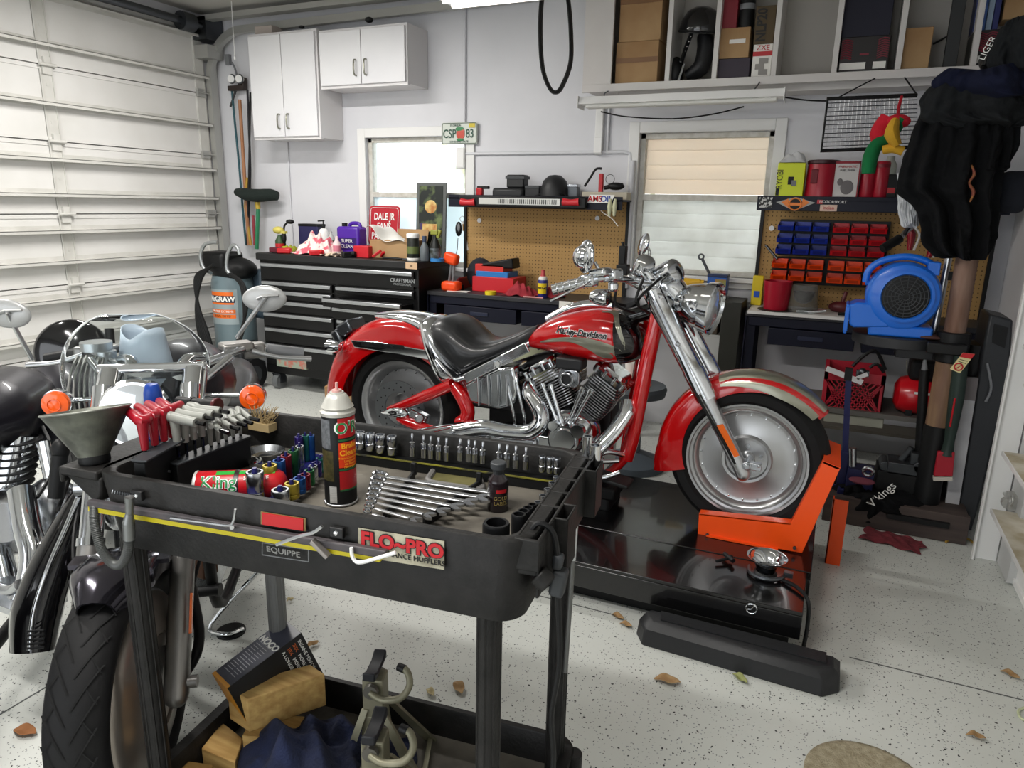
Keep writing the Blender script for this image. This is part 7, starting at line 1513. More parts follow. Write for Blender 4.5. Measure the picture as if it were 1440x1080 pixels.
deep = [(358, 663, .064, .0185, 'chrome', 'large chrome deep socket nearest the tray front in the navy rail'), (379, 654, .062, .0155, 'yellow', 'yellow deep socket in the navy rail'), (392, 647, .062, .0135, 'blue', 'bright blue deep socket behind the yellow one'), (402, 640, .062, .012, 'red', 'dark red deep socket in the navy rail'),
        (412, 633, .062, .011, 'green', 'green deep socket beside the red one'), (421, 627, .06, .010, 'chrome', 'chrome deep socket behind the green one'), (420, 614, .066, .010, 'purple', 'purple tall thin socket at the far end of the navy rail'), (429, 612, .064, .009, 'teal', 'teal tall thin socket at the far end of the navy rail'), (437, 612, .062, .009, 'blue', 'dark blue tall thin socket last in the deep row')]
for x, y, h, r_, c, lb in deep: socket(x, y, h, r_, AN[c], zs, lb, 'deep sockets in the navy rail', NV)
shal = [(394, 688, .034, .0185, 'chrome', 'large short chrome socket at the near end of the navy rail'), (410, 679, .034, .0155, 'yellow', 'short yellow socket in the navy rail'), (421, 672, .034, .0135, 'blue', 'short light blue socket in the navy rail'), (429, 667, .034, .012, 'red', 'short dark red socket in the navy rail'),
        (435, 661, .034, .0115, 'green', 'short green socket in the navy rail'), (440, 655, .034, .0105, 'chrome', 'small chrome socket between the green and purple short ones'), (446, 650, .034, .010, 'purple', 'small purple socket in the short row'), (450, 644, .034, .010, 'teal', 'small teal socket at the far end of the short row')]
for x, y, h, r_, c, lb in shal: socket(x, y, h, r_, AN[c], zs, lb, 'short sockets in the navy rail', NV)
# ratchet beside them
rt = thing('ratchet', 'chrome round-headed ratchet lying behind the red spray can', 'ratchet', cp(-.70, .25, ZF))
q = atZ(360, 652, ZF+.012)
part('head', MB().lathe([(0, .012), (.008, .012), (.010, .008), (.016, .009), (.018, .0), (.016, -.012), (0, -.012)], q, (0, -.35, 1), 24), CHROME, rt, w=True)
part('handle', MB().tube([q, q+UD*(-.05)+VD*.03, q+UD*(-.12)+VD*.06], [.009, .006, .009], 12, k=4), CHROME, rt, w=True)
t = thing('magnetic_dish', 'shiny steel dish with rubber inside behind the ratchet', 'dish', atZ(376, 645, ZF))
q = atZ(374, 643, ZF)
part('bowl', MB().lathe([(.02, 0), (.035, .002), (.045, .016), (.047, .016), (.037, -.0), (.02, -.001), (0, 0)], q+V(0, 0, .002), n=32), CHROME2, t, w=True)
part('magnet_base', MB().cyl(q, q+V(0, 0, .003), .018, n=20), BLK, t, w=True)
# --- chrome socket rails on the back and right inside walls
rb1 = thing('socket_rail', 'black socket rail along the back wall of the cart tray', 'socket rail', cp(-.35, .44, ZF))
part('base', MB().bar(cp(-.62, .445, ZF+.012), cp(-.05, .445, ZF+.012), .03, .024), BLK, rb1, w=True, bevel=.002)
part('clip_strip', MB().bar(cp(-.62, .43, ZF+.025), cp(-.05, .43, ZF+.025), .004, .003), mat('rail_yellow', '#8f8a2a', .5, col2='#30302a', scale=25), rb1, w=True)
def sock2(x, yt, yb, r, label, grp, thin=False, v=.445, mt_=CHROME2):
    B = cv(x, yb, v); T = cv(x, yt, v); h = T.z-B.z
    t = thing('socket', label, 'socket', B, 0, grp)
    part('shell', MB().lathe([(r*.9, 0), (r, .002), (r, h*.38), (r*.86, h*.42), (r*.86, h*.5), (r, h*.55), (r, h-.002), (r*.9, h), (r*.7, h), (r*.65, h-.008), (0, h-.008)] if not thin else [(r, 0), (r, h*.35), (r*1.02, h*.36), (r*1.02, h*.42), (r*.95, h*.45), (r*.95, h*.62), (r*.5, h*.66), (r*.45, h*.97), (r*.3, h), (0, h)], B, n=18), mt_, t, w=True)
    return t
for i, (x, yt, yb) in enumerate(((507, 607, 631), (521, 609, 633), (535.5, 611, 636), (551.5, 613, 639))):
    sock2(x, yt, yb, .0125, 'bright chrome socket in the row of four behind the brake cleaner can', 'four big chrome sockets')
for i, x in enumerate((580, 596, 606, 617, 628)): sock2(x, 610+(x-580)*.13, 641+(x-580)*.13, .0075, 'chrome bit socket in the row above the wrench ring ends', 'chrome bit sockets above the wrenches', True)
for i, x in enumerate((647, 659, 668, 679)): sock2(x, 617+(x-647)*.13, 647+(x-647)*.13, .0075, 'chrome bit socket in the row left of the dark bottle', 'chrome bit sockets left of the bottle', True)
for i, x in enumerate((702, 713, 725, 739)): sock2(x, 624+(x-702)*.13, 655+(x-702)*.13, .0075, 'chrome bit socket in the row above the dark bottle', 'chrome bit sockets behind the bottle', True)
for i, x in enumerate((762, 773, 783)): sock2(x, 641+(x-762)*.13, 663+(x-762)*.13, .0085, 'plain chrome socket at the right end of the back rail', 'three chrome sockets at the right end')
rb2 = thing('socket_rail', 'black socket rail along the right wall of the cart tray', 'socket rail', cp(-.055, .25, ZF))
part('base', MB().bar(cp(-.058, .12, ZF+.01), cp(-.058, .42, ZF+.01), .03, .02), BLK, rb2, w=True, bevel=.002)
part('clip_strip', MB().bar(cp(-.072, .12, ZF+.022), cp(-.072, .42, ZF+.022), .003, .003), STEEL, rb2, w=True)
for i in range(5):
    c = cp(-.058, .40-.036*i, ZF+.02); h = .03
    t = thing('socket', 'small chrome socket in the far part of the right-hand rail', 'socket', c, 0, 'small chrome sockets on the right rail')
    part('shell', MB().lathe([(.009, 0), (.009, h*.4), (.0075, h*.45), (.0085, h), (.006, h), (.0055, h-.008), (0, h-.008)], c, n=16), CHROME2, t, w=True)
for i in range(4):
    c = cp(-.062, .228-.03*i, ZF+.02); h = .036+.006*i; r_ = .009+.0016*i
    t = thing('socket', ('smallest', 'second smallest', 'second largest', 'largest')[i]+' of the four black impact sockets in the right-hand rail', 'socket', c, 0, 'black impact sockets on the right rail')
    part('shell', MB().lathe([(r_, 0), (r_, h-.002), (r_*.9, h), (r_*.7, h), (r_*.65, h-.01), (0, h-.01)], c, n=18), mat('impact_black', '#1a1b1d', .4, .5), t, w=True)
# chrome pipes standing in the slots
t = thing('socket', 'tall chrome deep socket standing in the far slot of the cart rail', 'socket', cp(.0, .455, .93))
part('shell', MB().lathe([(.011, 0), (.011, .07), (.008, .07), (.008, .06), (0, .06)], cp(-.005, .455, .94), n=18), CHROME, t, w=True)
t = thing('socket', 'chrome twelve-point socket on the far corner of the cart rail', 'socket', cp(.02, .43, .93))
part('shell', MB().lathe([(.013, 0), (.013, .045), (.009, .045), (.009, .035), (0, .035)], cp(.018, .43, .955), n=18), CHROME, t, w=True)
# --- combination wrenches in a rack
wr = thing('wrench_rack', 'black notched plastic rack holding the combination wrenches', 'rack', cp(-.31, .22, ZF))
L0, L1 = atZ(582, 668, ZF+.012), atZ(541, 728, ZF+.012); R0, R1 = atZ(674, 682, ZF+.012), atZ(596, 734, ZF+.012)
part('rack_bar', MB().bar(L0, L1, .008, .022).bar(L0, L0+V(0, 0, .03), .012, .01), BLK, wr, w=True, bevel=.002)
part('rack_bar', MB().bar(R0, R1, .008, .022).bar(R0, R0+V(0, 0, .03), .012, .01), BLK, wr, w=True, bevel=.002)
SIZ = ('largest', 'second largest', 'third largest', 'fourth largest', 'fourth smallest', 'third smallest', 'second smallest', 'smallest')
for i in range(8):
    k = 1-.075*i; z = ZF+.026
    A = atZ(536-2.6*i, 670+7.3*i, z); B = atZ(700-19.5*i, 694+6.2*i, z); d = (B-A).normalized(); s = V(0, 0, 1).cross(d)
    t = thing('wrench', SIZ[i]+' chrome combination wrench in the rack of eight', 'wrench', lerp(A, B, .5), 0, 'combination wrenches')
    L = (B-A).length
    part('shaft', MB().loft([[A+d*q+s*w_+V(0, 0, h) for w_, h in ((-.0068*k, -.002), (.0068*k, -.002), (.0068*k, .0025), (-.0068*k, .0025))] for q in (.012, L*.5, L-.012)]), SATIN, t, w=True, bevel=.0015)
    part('ring_end', MB().torus(A-d*.002+V(0, 0, .003), .0145*k, .0048*k, (d*.25+V(0, 0, 1)), 24, 8, 1.1), CHROME2, t, w=True)
    C_ = B+d*.004; rr = .0215*k; pts = []
    for q in list(range(42, 322, 20)): pts.append(C_ + (d*math.cos(rad(q+15)) + s*math.sin(rad(q+15)))*rr)
    pts += [C_ + (d*.2 - s*.32)*rr, C_-d*rr*.35+s*.0, C_ + (d*.35+s*.42)*rr]
    part('open_end', MB().loft([[p-V(0, 0, .0028) for p in pts], [p+V(0, 0, .0028) for p in pts]]), CHROME2, t, w=True)
# grey bit tray behind the wrenches
t = thing('parts_tray', 'grey rounded plastic tray with olive insert behind the wrenches', 'tray', atZ(645, 672, ZF))
q = [atZ(x, y, ZF+.008) for x, y in ((600, 678), (614, 655), (672, 663), (678, 690))]
cq = sum(q, V(0, 0, 0))/4
part('rim', MB().tube([lerp(q[i], q[(i+1) % 4], f) for i in range(4) for f in (.12, .5, .88)], .008, 8, True, k=3), mat('tray_grey', '#6e6c6a', .5), t, w=True)
part('insert', MB().loft([[lerp(cq, p, .88)-V(0, 0, .004) for p in q], [lerp(cq, p, .88)-V(0, 0, .001) for p in q]]), mat('insert_olive', '#55512f', .6, col2='#6c673f', scale=20), t, w=True)
# dark bottle and big black socket
bo = atZ(700, 716, ZF)
BO = thing('bottle', 'dark brown bottle with a black cap on the right of the cart tray', 'bottle', bo)
part('body', MB().lathe([(.020, 0), (.022, .003), (.022, .062), (.020, .070), (.011, .080), (.010, .086)], bo, n=30), mat('brown_bottle', '#1a1014', .25, coat=.4), BO, w=True)
part('cap', MB().lathe([(.011, .080), (.012, .088), (.0165, .093), (.0165, .104), (.0145, .106), (0, .106)], bo, n=24), DGREY, BO, w=True)
az = azcam(bo)
part('red_label', cband(.022, bo.z+.044, bo.z+.052, bo, az-10, az+50), RL, BO, w=True)
for i, s in enumerate(('GOLD', 'LABEL')): cyltext('lettering', s, .011, bo, .0222, az+16, bo.z+.032-i*.011, mat('gold_ink', '#8b7a45', .4), BO)
so = cp(-.086, .082, ZF)
t = thing('socket', 'very large black impact socket at the right front of the cart tray', 'socket', so)
part('shell', MB().lathe([(.0245, 0), (.0245, .074), (.0225, .078), (.018, .078), (.018, .02), (0, .02)], so, n=36), mat('impact_black', '#1a1b1d', .4, .5), t, w=True)
# --- T-handle hex keys in two racks
def thandle(p0, p1, stemb, mt_, label, grp, zt, thick, tip=False):
    """grip from p0 to p1 (px at height zt), shaft down to the rack"""
    A = atZ(*p0, zt); B = atZ(*p1, zt-.004); d = (B-A).normalized()
    t = thing('t_handle_key', label, 't-handle hex key', V(stemb.x, stemb.y, stemb.z), 0, grp)
    S = V(stemb.x, stemb.y, zt-.01)
    part('grip', MB().tube([A, lerp(A, S+V(0, 0, .008), .6), S+V(0, 0, .006), B], [thick*.75, thick, thick*1.05, thick*.8], 12, k=4).tube([S+V(0, 0, .004), S-V(0, 0, .03), S-V(0, 0, .055)], [thick*1.0, thick*.75, thick*.6], 12, k=3), mt_, t, w=True)
    part('shaft', MB().cyl(S-V(0, 0, .05), V(S.x, S.y, stemb.z), .0035, n=6), BLKG, t, w=True)
    if tip: part('short_tip', MB().cyl(B, B+d*.022, .0045, n=6), BLKG, t, w=True)
    return t
RG = mat('red_grip', '#8f0f20', .3); GG = mat('grey_grip', '#8a8c86', .4)
k1 = thing('tool_rack', 'black rack holding the red t-handle keys on the cart left end', 'rack', cp(-.87, .17, ZF))
part('body', MB().bar(atZ(195, 648, .985), atZ(252, 617, .985), .03, .012).bar(atZ(195, 648, .985)-V(0, 0, .05), atZ(252, 617, .985)-V(0, 0, .05), .025, .09), BLK, k1, w=True, bevel=.002)
part('hole_strip', MB().bar(atZ(195, 648, .992), atZ(252, 617, .992), .034, .003), DGREY, k1, w=True)
k2 = thing('tool_rack', 'long black rack holding the grey t-handle keys in the cart tray', 'rack', cp(-.8, .24, ZF))
ka, kb = atZ(240, 652, .95), atZ(344, 612, .95)
part('body', MB().bar(ka-V(0, 0, .036), kb-V(0, 0, .036), .035, .07), BLK, k2, w=True, bevel=.002)
part('hole_strip', MB().bar(ka, kb, .042, .004), DGREY, k2, w=True, bevel=.001)
zt = 1.062
reds = [((178, 577), (212, 586), (205, 640)), ((193, 572), (222, 579), (219, 633)), ((208, 568), (238, 574), (232, 627)), ((224, 564), (254, 569), (243, 622))]
wd = ('nearest', 'second nearest', 'third', 'farthest')
for i, (a, b, s) in enumerate(reds): thandle(a, b, atZ(*s, .985), RG, wd[i]+' of the four red t-handle hex keys', 'red t-handle keys', zt, .0118)
zt = 1.05
big = [((229, 584), (276, 594), 0), ((240, 579), (288, 587), 1), ((254, 574), (300, 583), 2), ((266, 570), (310, 578), 3)]
for i, (a, b, _) in enumerate(big): thandle(a, b, lerp(ka, kb, .10+.105*i), GG, wd[i]+' of the four large grey t-handle hex keys', 'large grey t-handle keys', zt, .0115, True)
sm = [((297, 600), (310, 605)), ((308, 596), (324, 600)), ((318, 591), (334, 595)), ((328, 587), (344, 592)), ((336, 584), (352, 588))]
for i, (a, b) in enumerate(sm): thandle(a, b, lerp(ka, kb, .52+.105*i), GG, 'small grey t-handle hex key at the far end of the long rack', 'small grey t-handle keys', 1.022, .0072, True)
one('hex_key', 'short silver rod lying against the black t-handle rack', 'hex key', MB().cyl(atZ(213, 659, .94), atZ(240, 663, .935), .003, n=8), SATIN)
# --- blue cap bottle, flashlight, brush, funnel
bp_ = cp(-.952, .21, .965)
t = thing('marker_bottle', 'tapered blue plastic bottle standing on the cart ledge behind the red keys', 'bottle', bp_)
part('body', MB().lathe([(.019, 0), (.021, .01), (.022, .06), (.019, .11), (.015, .125), (.012, .129), (0, .13)], bp_, n=26), mat('deep_blue', '#123a8c', .3), t, w=True)
part('base_ring', MB().lathe([(.022, 0), (.0225, .006), (.021, .008)], bp_, n=26), mat('deep_blue_dark', '#0c2a63', .4), t, w=True)
fa, fb_ = atZ(250, 563, 1.0), atZ(324, 573, 1.0); d = (fb_-fa).normalized()
t = thing('flashlight', 'black metal flashlight lying behind the grey t-handle keys', 'flashlight', lerp(fa, fb_, .5)-V(0, 0, .015))
part('barrel', MB().tube([fa, fa+d*.04, fa+d*.045, fa+d*.085], [.011, .012, .013, .012], 16).cyl(fa+d*.04, fa+d*.05, .0145, n=16), BLK, t, w=True)
part('head', MB().lathe([(.012, .08), (.018, .095), (.019, .125), (.017, .127), (0, .125)], fa, d, 20), BLK, t, w=True)
part('bezel', MB().lathe([(.0192, .118), (.0202, .12), (.0202, .126), (.0182, .128)], fa, d, 20), mat('bezel_maroon', '#4a0f14', .4), t, w=True)
sb = cp(-.9, .43, .90)
part('clip', MB().box(lerp(fa, fb_, .5)-V(0, 0, .03), (.05, .04, .035)), BLK, t, w=True)
br = MB(); rr_ = random.Random(5); q0 = cp(-.86, .455, .945)
for i in range(60):
    a = q0 + V(rr_.uniform(-.03, .03), rr_.uniform(-.01, .01), 0); br.tube([a, a+V(rr_.uniform(-.02, .05), rr_.uniform(-.02, .02), rr_.uniform(.01, .05))], .0008, 4)
br.box(q0-V(0, 0, .01), (.08, .03, .02))
t = one('brush', 'straw-coloured brush bristles at the back left corner of the cart', 'brush', br, mat('straw', '#a8936a', .8))
FNM = mat('galvanised_dull', '#585a54', .5, .75, col2='#77796f', scale=22, bump=.1, bscale=60)
fb0 = cp(-.955, .045, .966); ax = V(-.20, .10, 1).normalized()
ft = thing('funnel', 'dull galvanised metal funnel standing on the cart ledge', 'funnel', fb0)
part('cone', MB().lathe([(.026, .0), (.028, .010), (.0815, .106), (.083, .108), (.0815, .110), (.079, .107), (.026, .012), (.02, .0)], fb0, ax, 48), FNM, ft, w=True)
part('rolled_rim', MB().torus(fb0+ax*.108, .0825, .002, ax, 48, 8), mat('rim_steel', '#8b8d86', .4, .8), ft, w=True)
part('base_cap', MB().lathe([(.027, -.004), (.03, .002), (.03, .014), (.024, .016)], fb0, ax, 30), BLK, ft, w=True)
# --- cable and wand at the right end of the cart
cr = thing('cable', 'black cable with plug hooked through the cart rail and hanging down', 'cable', cp(.03, .07, .13))
part('cord', MB().tube([cp(-.02, .06, .95), cp(-.005, .065, .975), cp(.02, .07, .96), cp(.03, .075, .90), cp(.03, .085, .84), cp(.036, .09, .70), cp(.024, .095, .58), cp(.03, .10, .47), cp(.018, .10, .32), cp(.015, .10, .18)], .0055, 8, k=6), BLK, cr, w=True)
part('plug', MB().box(cp(.032, .078, .865), (.026, .03, .05), (0, 8, AC)).box(cp(.03, .076, .905), (.018, .02, .03), (0, 8, AC)), DGREY, cr, w=True, bevel=.006)
one('hook', 'black plastic hook on the outer face of the cart corner', 'hook', MB().cyl(cp(.006, .03, .90), cp(.026, .03, .885), .018, n=20), CB, bevel=.003)
wa, wb_ = cv(812, 700, .40), cv(795, 945, .40)
w_ = thing('light_wand', 'long thin silver rod hanging at the right side of the cart', 'rod', wb_)
part('tube', MB().cyl(wa, lerp(wa, wb_, .34), .0062, n=12), SATIN, w_, w=True); part('lower_tube', MB().cyl(lerp(wa, wb_, .34), wb_, .0055, n=12), mat('rod_grey', '#6b6c6a', .4, .6), w_, w=True)
# --- things on the bottom tray
zb = .122
def slab(nm, label, cat, px, zt, zb_, mt_, group=None, bevel=.003):
    P = [atZ(x, y, zt) for x, y in px]
    return one(nm, label, cat, MB().loft([[V(p.x, p.y, zb_) for p in P], P]), mt_, group, bevel=bevel)
slab('timber_block', 'thick square timber block on the lower cart tray under the battery charger carton', 'timber', [(319, 966), (347, 984), (457, 948), (436, 934)], .305, .21, WOOD)
slab('timber_block', 'short timber offcut lying below the thick block beside the navy towel', 'timber', [(283, 1052), (312, 1015), (342, 1038), (330, 1072)], .176, zb, WOOD)
slab('timber_block', 'rough timber piece at the bottom left corner of the lower tray', 'timber', [(230, 1078), (240, 1066), (300, 1075), (300, 1100)], .165, zb, mat('rough_timber', '#6e5326', .85, col2='#8a6a34', scale=8))
t = thing('timber_block', 'dark stub of timber carrying the thick block', 'timber', cp(-.78, .30, zb))
part('body', MB().box(cp(-.72, .27, .166), (.16, .08, .086), (0, 0, 20)), WOOD, t, w=True)
P1, P2, P3, P4 = atZ(299, 947, .335), atZ(399, 870, .375), atZ(424, 890, .375), atZ(320, 968, .335)
P5 = atZ(457, 952, .235); dn = P5-P3
NB = thing('carton', 'black battery charger carton tilted against the timber on the lower tray', 'carton', V(P4.x, P4.y, .2))
KB = mat('carton_black', '#121113', .3); part('body', MB().loft([[P1, P2, P3, P4], [p+dn for p in (P1, P2, P3, P4)]]), KB, NB, w=True)
nz = (P2-P1).cross(P4-P1).normalized(); nz = nz if nz.dot(CC-P1) > 0 else -nz
part('slate_face', MB().loft([[lerp((P1+P3)/2, p, .985)+nz*k for p in (P1, P2, P3, P4)] for k in (.0003, .001)]), mat('carton_slate', '#33353f', .3, col2='#4d5060', scale=9), NB, w=True)
nx_ = (P3-P4).cross(dn).normalized(); nx_ = nx_ if nx_.dot(CC-P4) > 0 else -nx_
oe = dn.normalized()
part('orange_end', MB().loft([[P1-(P2-P1).normalized()*.0008, P4-(P2-P1).normalized()*.0008, P4+dn-(P2-P1).normalized()*.0008, P1+dn-(P2-P1).normalized()*.0008], [P1-(P2-P1).normalized()*.0015, P4-(P2-P1).normalized()*.0015, P4+dn-(P2-P1).normalized()*.0015, P1+dn-(P2-P1).normalized()*.0015]]), mat('carton_orange', '#c98a2a', .4), NB, w=True)
part('orange_edge', MB().bar(P1+nz*.001+(P2-P1)*.015, P4+nz*.001+(P2-P1)*.015, .010, .001, up=nz), MATS['carton_orange'], NB, w=True)
lu = (P2-P1).normalized(); lv = (P4-P1).normalized()
text('lettering', 'NOCO', .027, (P1+P3)/2+lu*.035+nz*.0015, lv, lu, wt, NB, w=True, bold=.0008)
wl = (P4-P1).length
for i in range(13): 
    c = P1 + lu*(.03+.009*i) + lv*wl*.5 + nz*.0013
    part('print_line', MB().bar(c-lv*wl*.36, c-lv*wl*.04, .0018, .0004, up=nz).bar(c+lv*wl*.04, c+lv*wl*.33, .0018, .0004, up=nz), mat('print_grey', '#9a9ba0', .5), NB, w=True)
og = mat('orange_ink', '#c8632a', .4); dnn = dn.normalized(); lr = (P4-P3).normalized()
for i, (s1, m1, s2) in enumerate((('INSANE PERFORM', wt, ''), ('20X', og, 'MORE POW'), ('10X', og, 'MORE STA'), ('A LONGER LIFE', wt, ''))):
    c = P3 + lr*(.016+.017*i) + dnn*.012 + nx_*.001
    text('lettering', s1, .0135, c, dnn, -lr, m1, NB, w=True, align='LEFT')
    if s2: text('lettering', s2, .0135, c+dnn*.034, dnn, -lr, wt, NB, w=True, align='LEFT')
TOW = mat('navy_towel', '#0e1428', .95, col2='#18213f', scale=14, bump=.4, bscale=160)
tc_ = cp(-.60, .235, zb)
drape('towel', 'crumpled navy blue towel heaped on the lower cart tray', tc_, .215, .17, .155, TOW, 6, rot=.3)
# jack stands
JM = mat('jack_olive', '#77745f', .45, .35, col2='#8d8a76', scale=12); JK = mat('saddle_black', '#14161c', .5)
def jack(px, py, zt, label, rot):
    S = atZ(px, py, zt); S.z = zb; h = zt-zb
    t = thing('jack_stand', label, 'jack stand', S, rot, 'jack stands')
    part('column', MB().box((0, 0, h*.62), (.052, .05, h*.58)).box((0, 0, h*.45), (.062, .06, h*.2), taper=.85), JM, t, bevel=.004)
    part('base_legs', MB().loft([[V(x, y, .0) for x, y in ((-.085, -.085), (-.065, -.085), (-.065, -.075), (-.085, -.075))], [V(x, y, h*.62) for x, y in ((-.028, -.03), (-.012, -.03), (-.012, -.022), (-.028, -.022))]])
        .loft([[V(x, y, .0) for x, y in ((.115, -.07), (.145, -.07), (.145, -.06), (.115, -.06))], [V(x, y, h*.62) for x, y in ((.01, -.03), (.03, -.03), (.03, -.022), (.01, -.022))]])
        .loft([[V(x, y, .0) for x, y in ((.10, .09), (.13, .09), (.13, .10), (.10, .10))], [V(x, y, h*.62) for x, y in ((.01, .02), (.03, .02), (.03, .03), (.01, .03))]])
        .loft([[V(x, y, .0) for x, y in ((-.09, .09), (-.06, .09), (-.06, .10), (-.09, .10))], [V(x, y, h*.62) for x, y in ((-.03, .02), (-.01, .02), (-.01, .03), (-.03, .03))]])
        .bar((-.08, -.08, .006), (.13, -.065, .006), .012, .012).bar((.13, -.065, .006), (.115, .095, .006), .012, .012).bar((-.08, -.08, .006), (-.075, .095, .006), .012, .012), JM, t)
    s = part('saddle', MB().loft([[V(x, y, z) for y, z in ((-.05, h+.012), (-.05, h-.012), (.05, h-.012), (.05, h+.012), (.022, h-.002), (-.022, h-.002))] for x in (-.016, .016)]), JK, t, bevel=.004)
    part('ratchet_hub', MB().cyl((0, -.03, h*.83), (0, -.042, h*.83), .018, n=20).cyl((.0, .03, h*.83), (0, .038, h*.83), .018, n=20), mat('hub_grey', '#6a6862', .4, .6), t)
    hh = part('handle', MB().tube([(0, -.04, h*.83), (.03, -.05, h*.80), (.075, -.05, h*.83), (.095, -.035, h*.92), (.085, -.015, h*1.0), (.065, -.005, h*1.01)], .0085, 12, k=5), JM, t)
    part('handle_cap', MB().cyl((.078, -.01, h*1.008), (.06, -.003, h*1.012), .010, n=14), BLK, hh)
    return t
jack(527, 935, .405, 'olive grey jack stand with black saddle, the rear one on the lower tray', 6+12)
jack(527, 1020, .375, 'olive grey jack stand with black saddle, the near one by the towel', 6+12)
# leaves on the floor
LM = mat('dead_leaf', '#8a6a45', .8, col2='#a58a63', scale=30)
def leaf(px, py, L, rot, label, mt_=LM):
    p = atZ(px, py, .004); w_ = L*.26
    def f(u, v): x = (u-.5)*L; y = (v-.5)*2*w_*math.sin(math.pi*min(.98, max(.02, u)))**.8; return (x, y, .004+.010*abs(y)/w_+.006*math.sin(u*5)**2)
    return one('dead_leaf', label, 'leaf', MB().grid(f, 12, 6), mt_, M=Matrix.Translation(V(p.x, p.y, .0)) @ Matrix.Rotation(rad(rot), 4, 'Z'), group='dead leaves on the floor', solid=.0008, sharp=180)
leaf(938, 958, .085, 8, 'curled brown leaf in front of the black ramp block')
leaf(1040, 955, .06, -35, 'thin greenish leaf in front of the black ramp block', mat('olive_leaf', '#8b8f5a', .8))
leaf(645, 968, .07, -45, 'pale brown leaf lying right of the jack stands'); leaf(605, 975, .045, -30, 'small pale leaf beside the rear jack stand', mat('pale_leaf', '#b8ab85', .8))
leaf(868, 868, .055, -20, 'brown leaf by the lift edge', ); leaf(880, 880, .05, -10, 'small brown leaf by the lift edge near the ramp block')
leaf(35, 1030, .08, 10, 'reddish brown leaf at the left edge beside the front tyre', mat('rust_leaf', '#8b5a33', .8)); leaf(440, 908, .05, 70, 'small tan leaf on the floor behind the charger carton')
leaf(408, 845, .03, 60, 'tiny leaf seen under the cart tray', MATS['pale_leaf']); leaf(1420, 950, .06, -30, 'brown leaf by the right garage door'); leaf(1372, 1037, .05, 0, 'small brown leaf near the lower right corner')
# ---------------------------------------------------------------- silver cruiser at the left, facing the camera
def atD(px, py, d): return CC + _ray(px, py)*(d/1000)
B2 = thing('motorcycle', 'silver and chrome cruiser motorcycle with clear windscreen at the left, facing the camera', 'motorcycle', (-1.5, 1.02, 0), -54)
DKP = mat('dark_purple_paint', '#191820', .38, .3, .25); SLV = mat('cast_silver', '#8e8c89', .38, .85, bump=.05)
WC = V(0, 0, .31)
wh = part('front_wheel', MB().lathe([(.235, .045), (.225, .05), (.215, .03), (.21, 0), (.215, -.03), (.225, -.05), (.235, -.045), (.235, .045)], WC, (0, 1, 0), 56).cyl((0, -.06, .31), (0, .06, .31), .03, n=20), WHEEL, B2)
sp = MB()
for i in range(10): a = i*math.pi/5; sp.bar((math.cos(a)*.03, 0, .31+math.sin(a)*.03), (math.cos(a)*.214, 0, .31+math.sin(a)*.214), .022, .014, up=(0, 1, 0))
part('spoke', sp, STEEL, wh)
part('tire', MB().lathe([(.232, .045), (.25, .062), (.272, .067), (.292, .055), (.305, .03), (.31, 0), (.305, -.03), (.292, -.055), (.272, -.067), (.25, -.062), (.232, -.045), (.232, .045)], WC, (0, 1, 0), 80), TIRE, wh, sharp=80)
def tp(a, y):
    s = abs(y)/.067; r = .3105-.019*s**2.2-(.02*max(0, s-.8)); e = rad(a); return V(math.cos(e)*r, y, .31+math.sin(e)*r)
gm_ = MB()
for i in range(30):
    a = i*12
    for s_ in (1, -1):
        for (a0, y0, a1, y1, w_) in ((a, .004*s_, a+17, .055*s_, .0022), (a+8, .030*s_, a+2, .052*s_, .002)):
            P = [tp(lerp(a0, a1, t/6)+(3*s_), lerp(y0, y1, t/6)) for t in range(7)]
            rows = [[gm_.bm.verts.new(p+V(0, k*w_, 0)+ (p-WC).normalized()*.0006) for k in (-1, 1)] for p in P]
            for q in range(6): gm_.bm.faces.new((rows[q][0], rows[q][1], rows[q+1][1], rows[q+1][0]))
part('tread_groove', gm_, mat('groove_black', '#050505', .9), wh)
rot = mat('disc_steel', '#9a928a', .3, .75)
part('wheel_cover', MB().lathe([(.228, .048), (.222, .058), (.20, .068), (.135, .082), (.128, .082), (.126, .066)], WC, (0, 1, 0), 64), rot, wh); part('brake_disc', MB().lathe([(.07, .070), (.12, .070), (.12, .076), (.07, .076), (.07, .070)], WC, (0, 1, 0), 56), rot, wh); part('disc_carrier', MB().lathe([(.02, .07), (.09, .074), (.09, .08), (.02, .078)], WC, (0, 1, 0), 40), SLV, wh)
wh.rotation_euler = (0, 0, rad(-4.5))
fd = V(-.42, 0, .66).normalized()
for y, nm in ((.115, 'fork_leg'), (-.115, 'fork_leg')):
    b_ = V(.0, y, .30); m_ = b_+fd*.36; t_ = b_+fd*.80
    f = part(nm, MB().cyl(m_, t_, .029, n=22).cyl(m_, m_+fd*.02, .034, n=22).cyl(b_+fd*.62, b_+fd*.68, .034, n=22), CHROME, B2)
    part('lower_slider', MB().cyl(b_-fd*.03, m_, .031, .031, 24).ell(b_-fd*.03, (.03, .03, .03)), SLV, f); part('axle_nut', MB().cyl(b_, b_+V(0, .05 if y > 0 else -.05, 0), .016, n=12), SLV, f)
part('side_reflector', MB().box(V(-.06, .15, .46), (.012, .006, .10), (0, -30, 0)), MATS['amber_reflector'], B2)
part('upper_fork_cover', MB().cyl(V(-.37, -.115, .88), V(-.50, -.115, 1.0), .034, .034, 22).cyl(V(-.37, .115, .88), V(-.50, .115, 1.0), .034, .034, 22).cyl(V(-.335, -.115, .83), V(-.375, -.115, .89), .028, .034, 22), CHROME, B2)
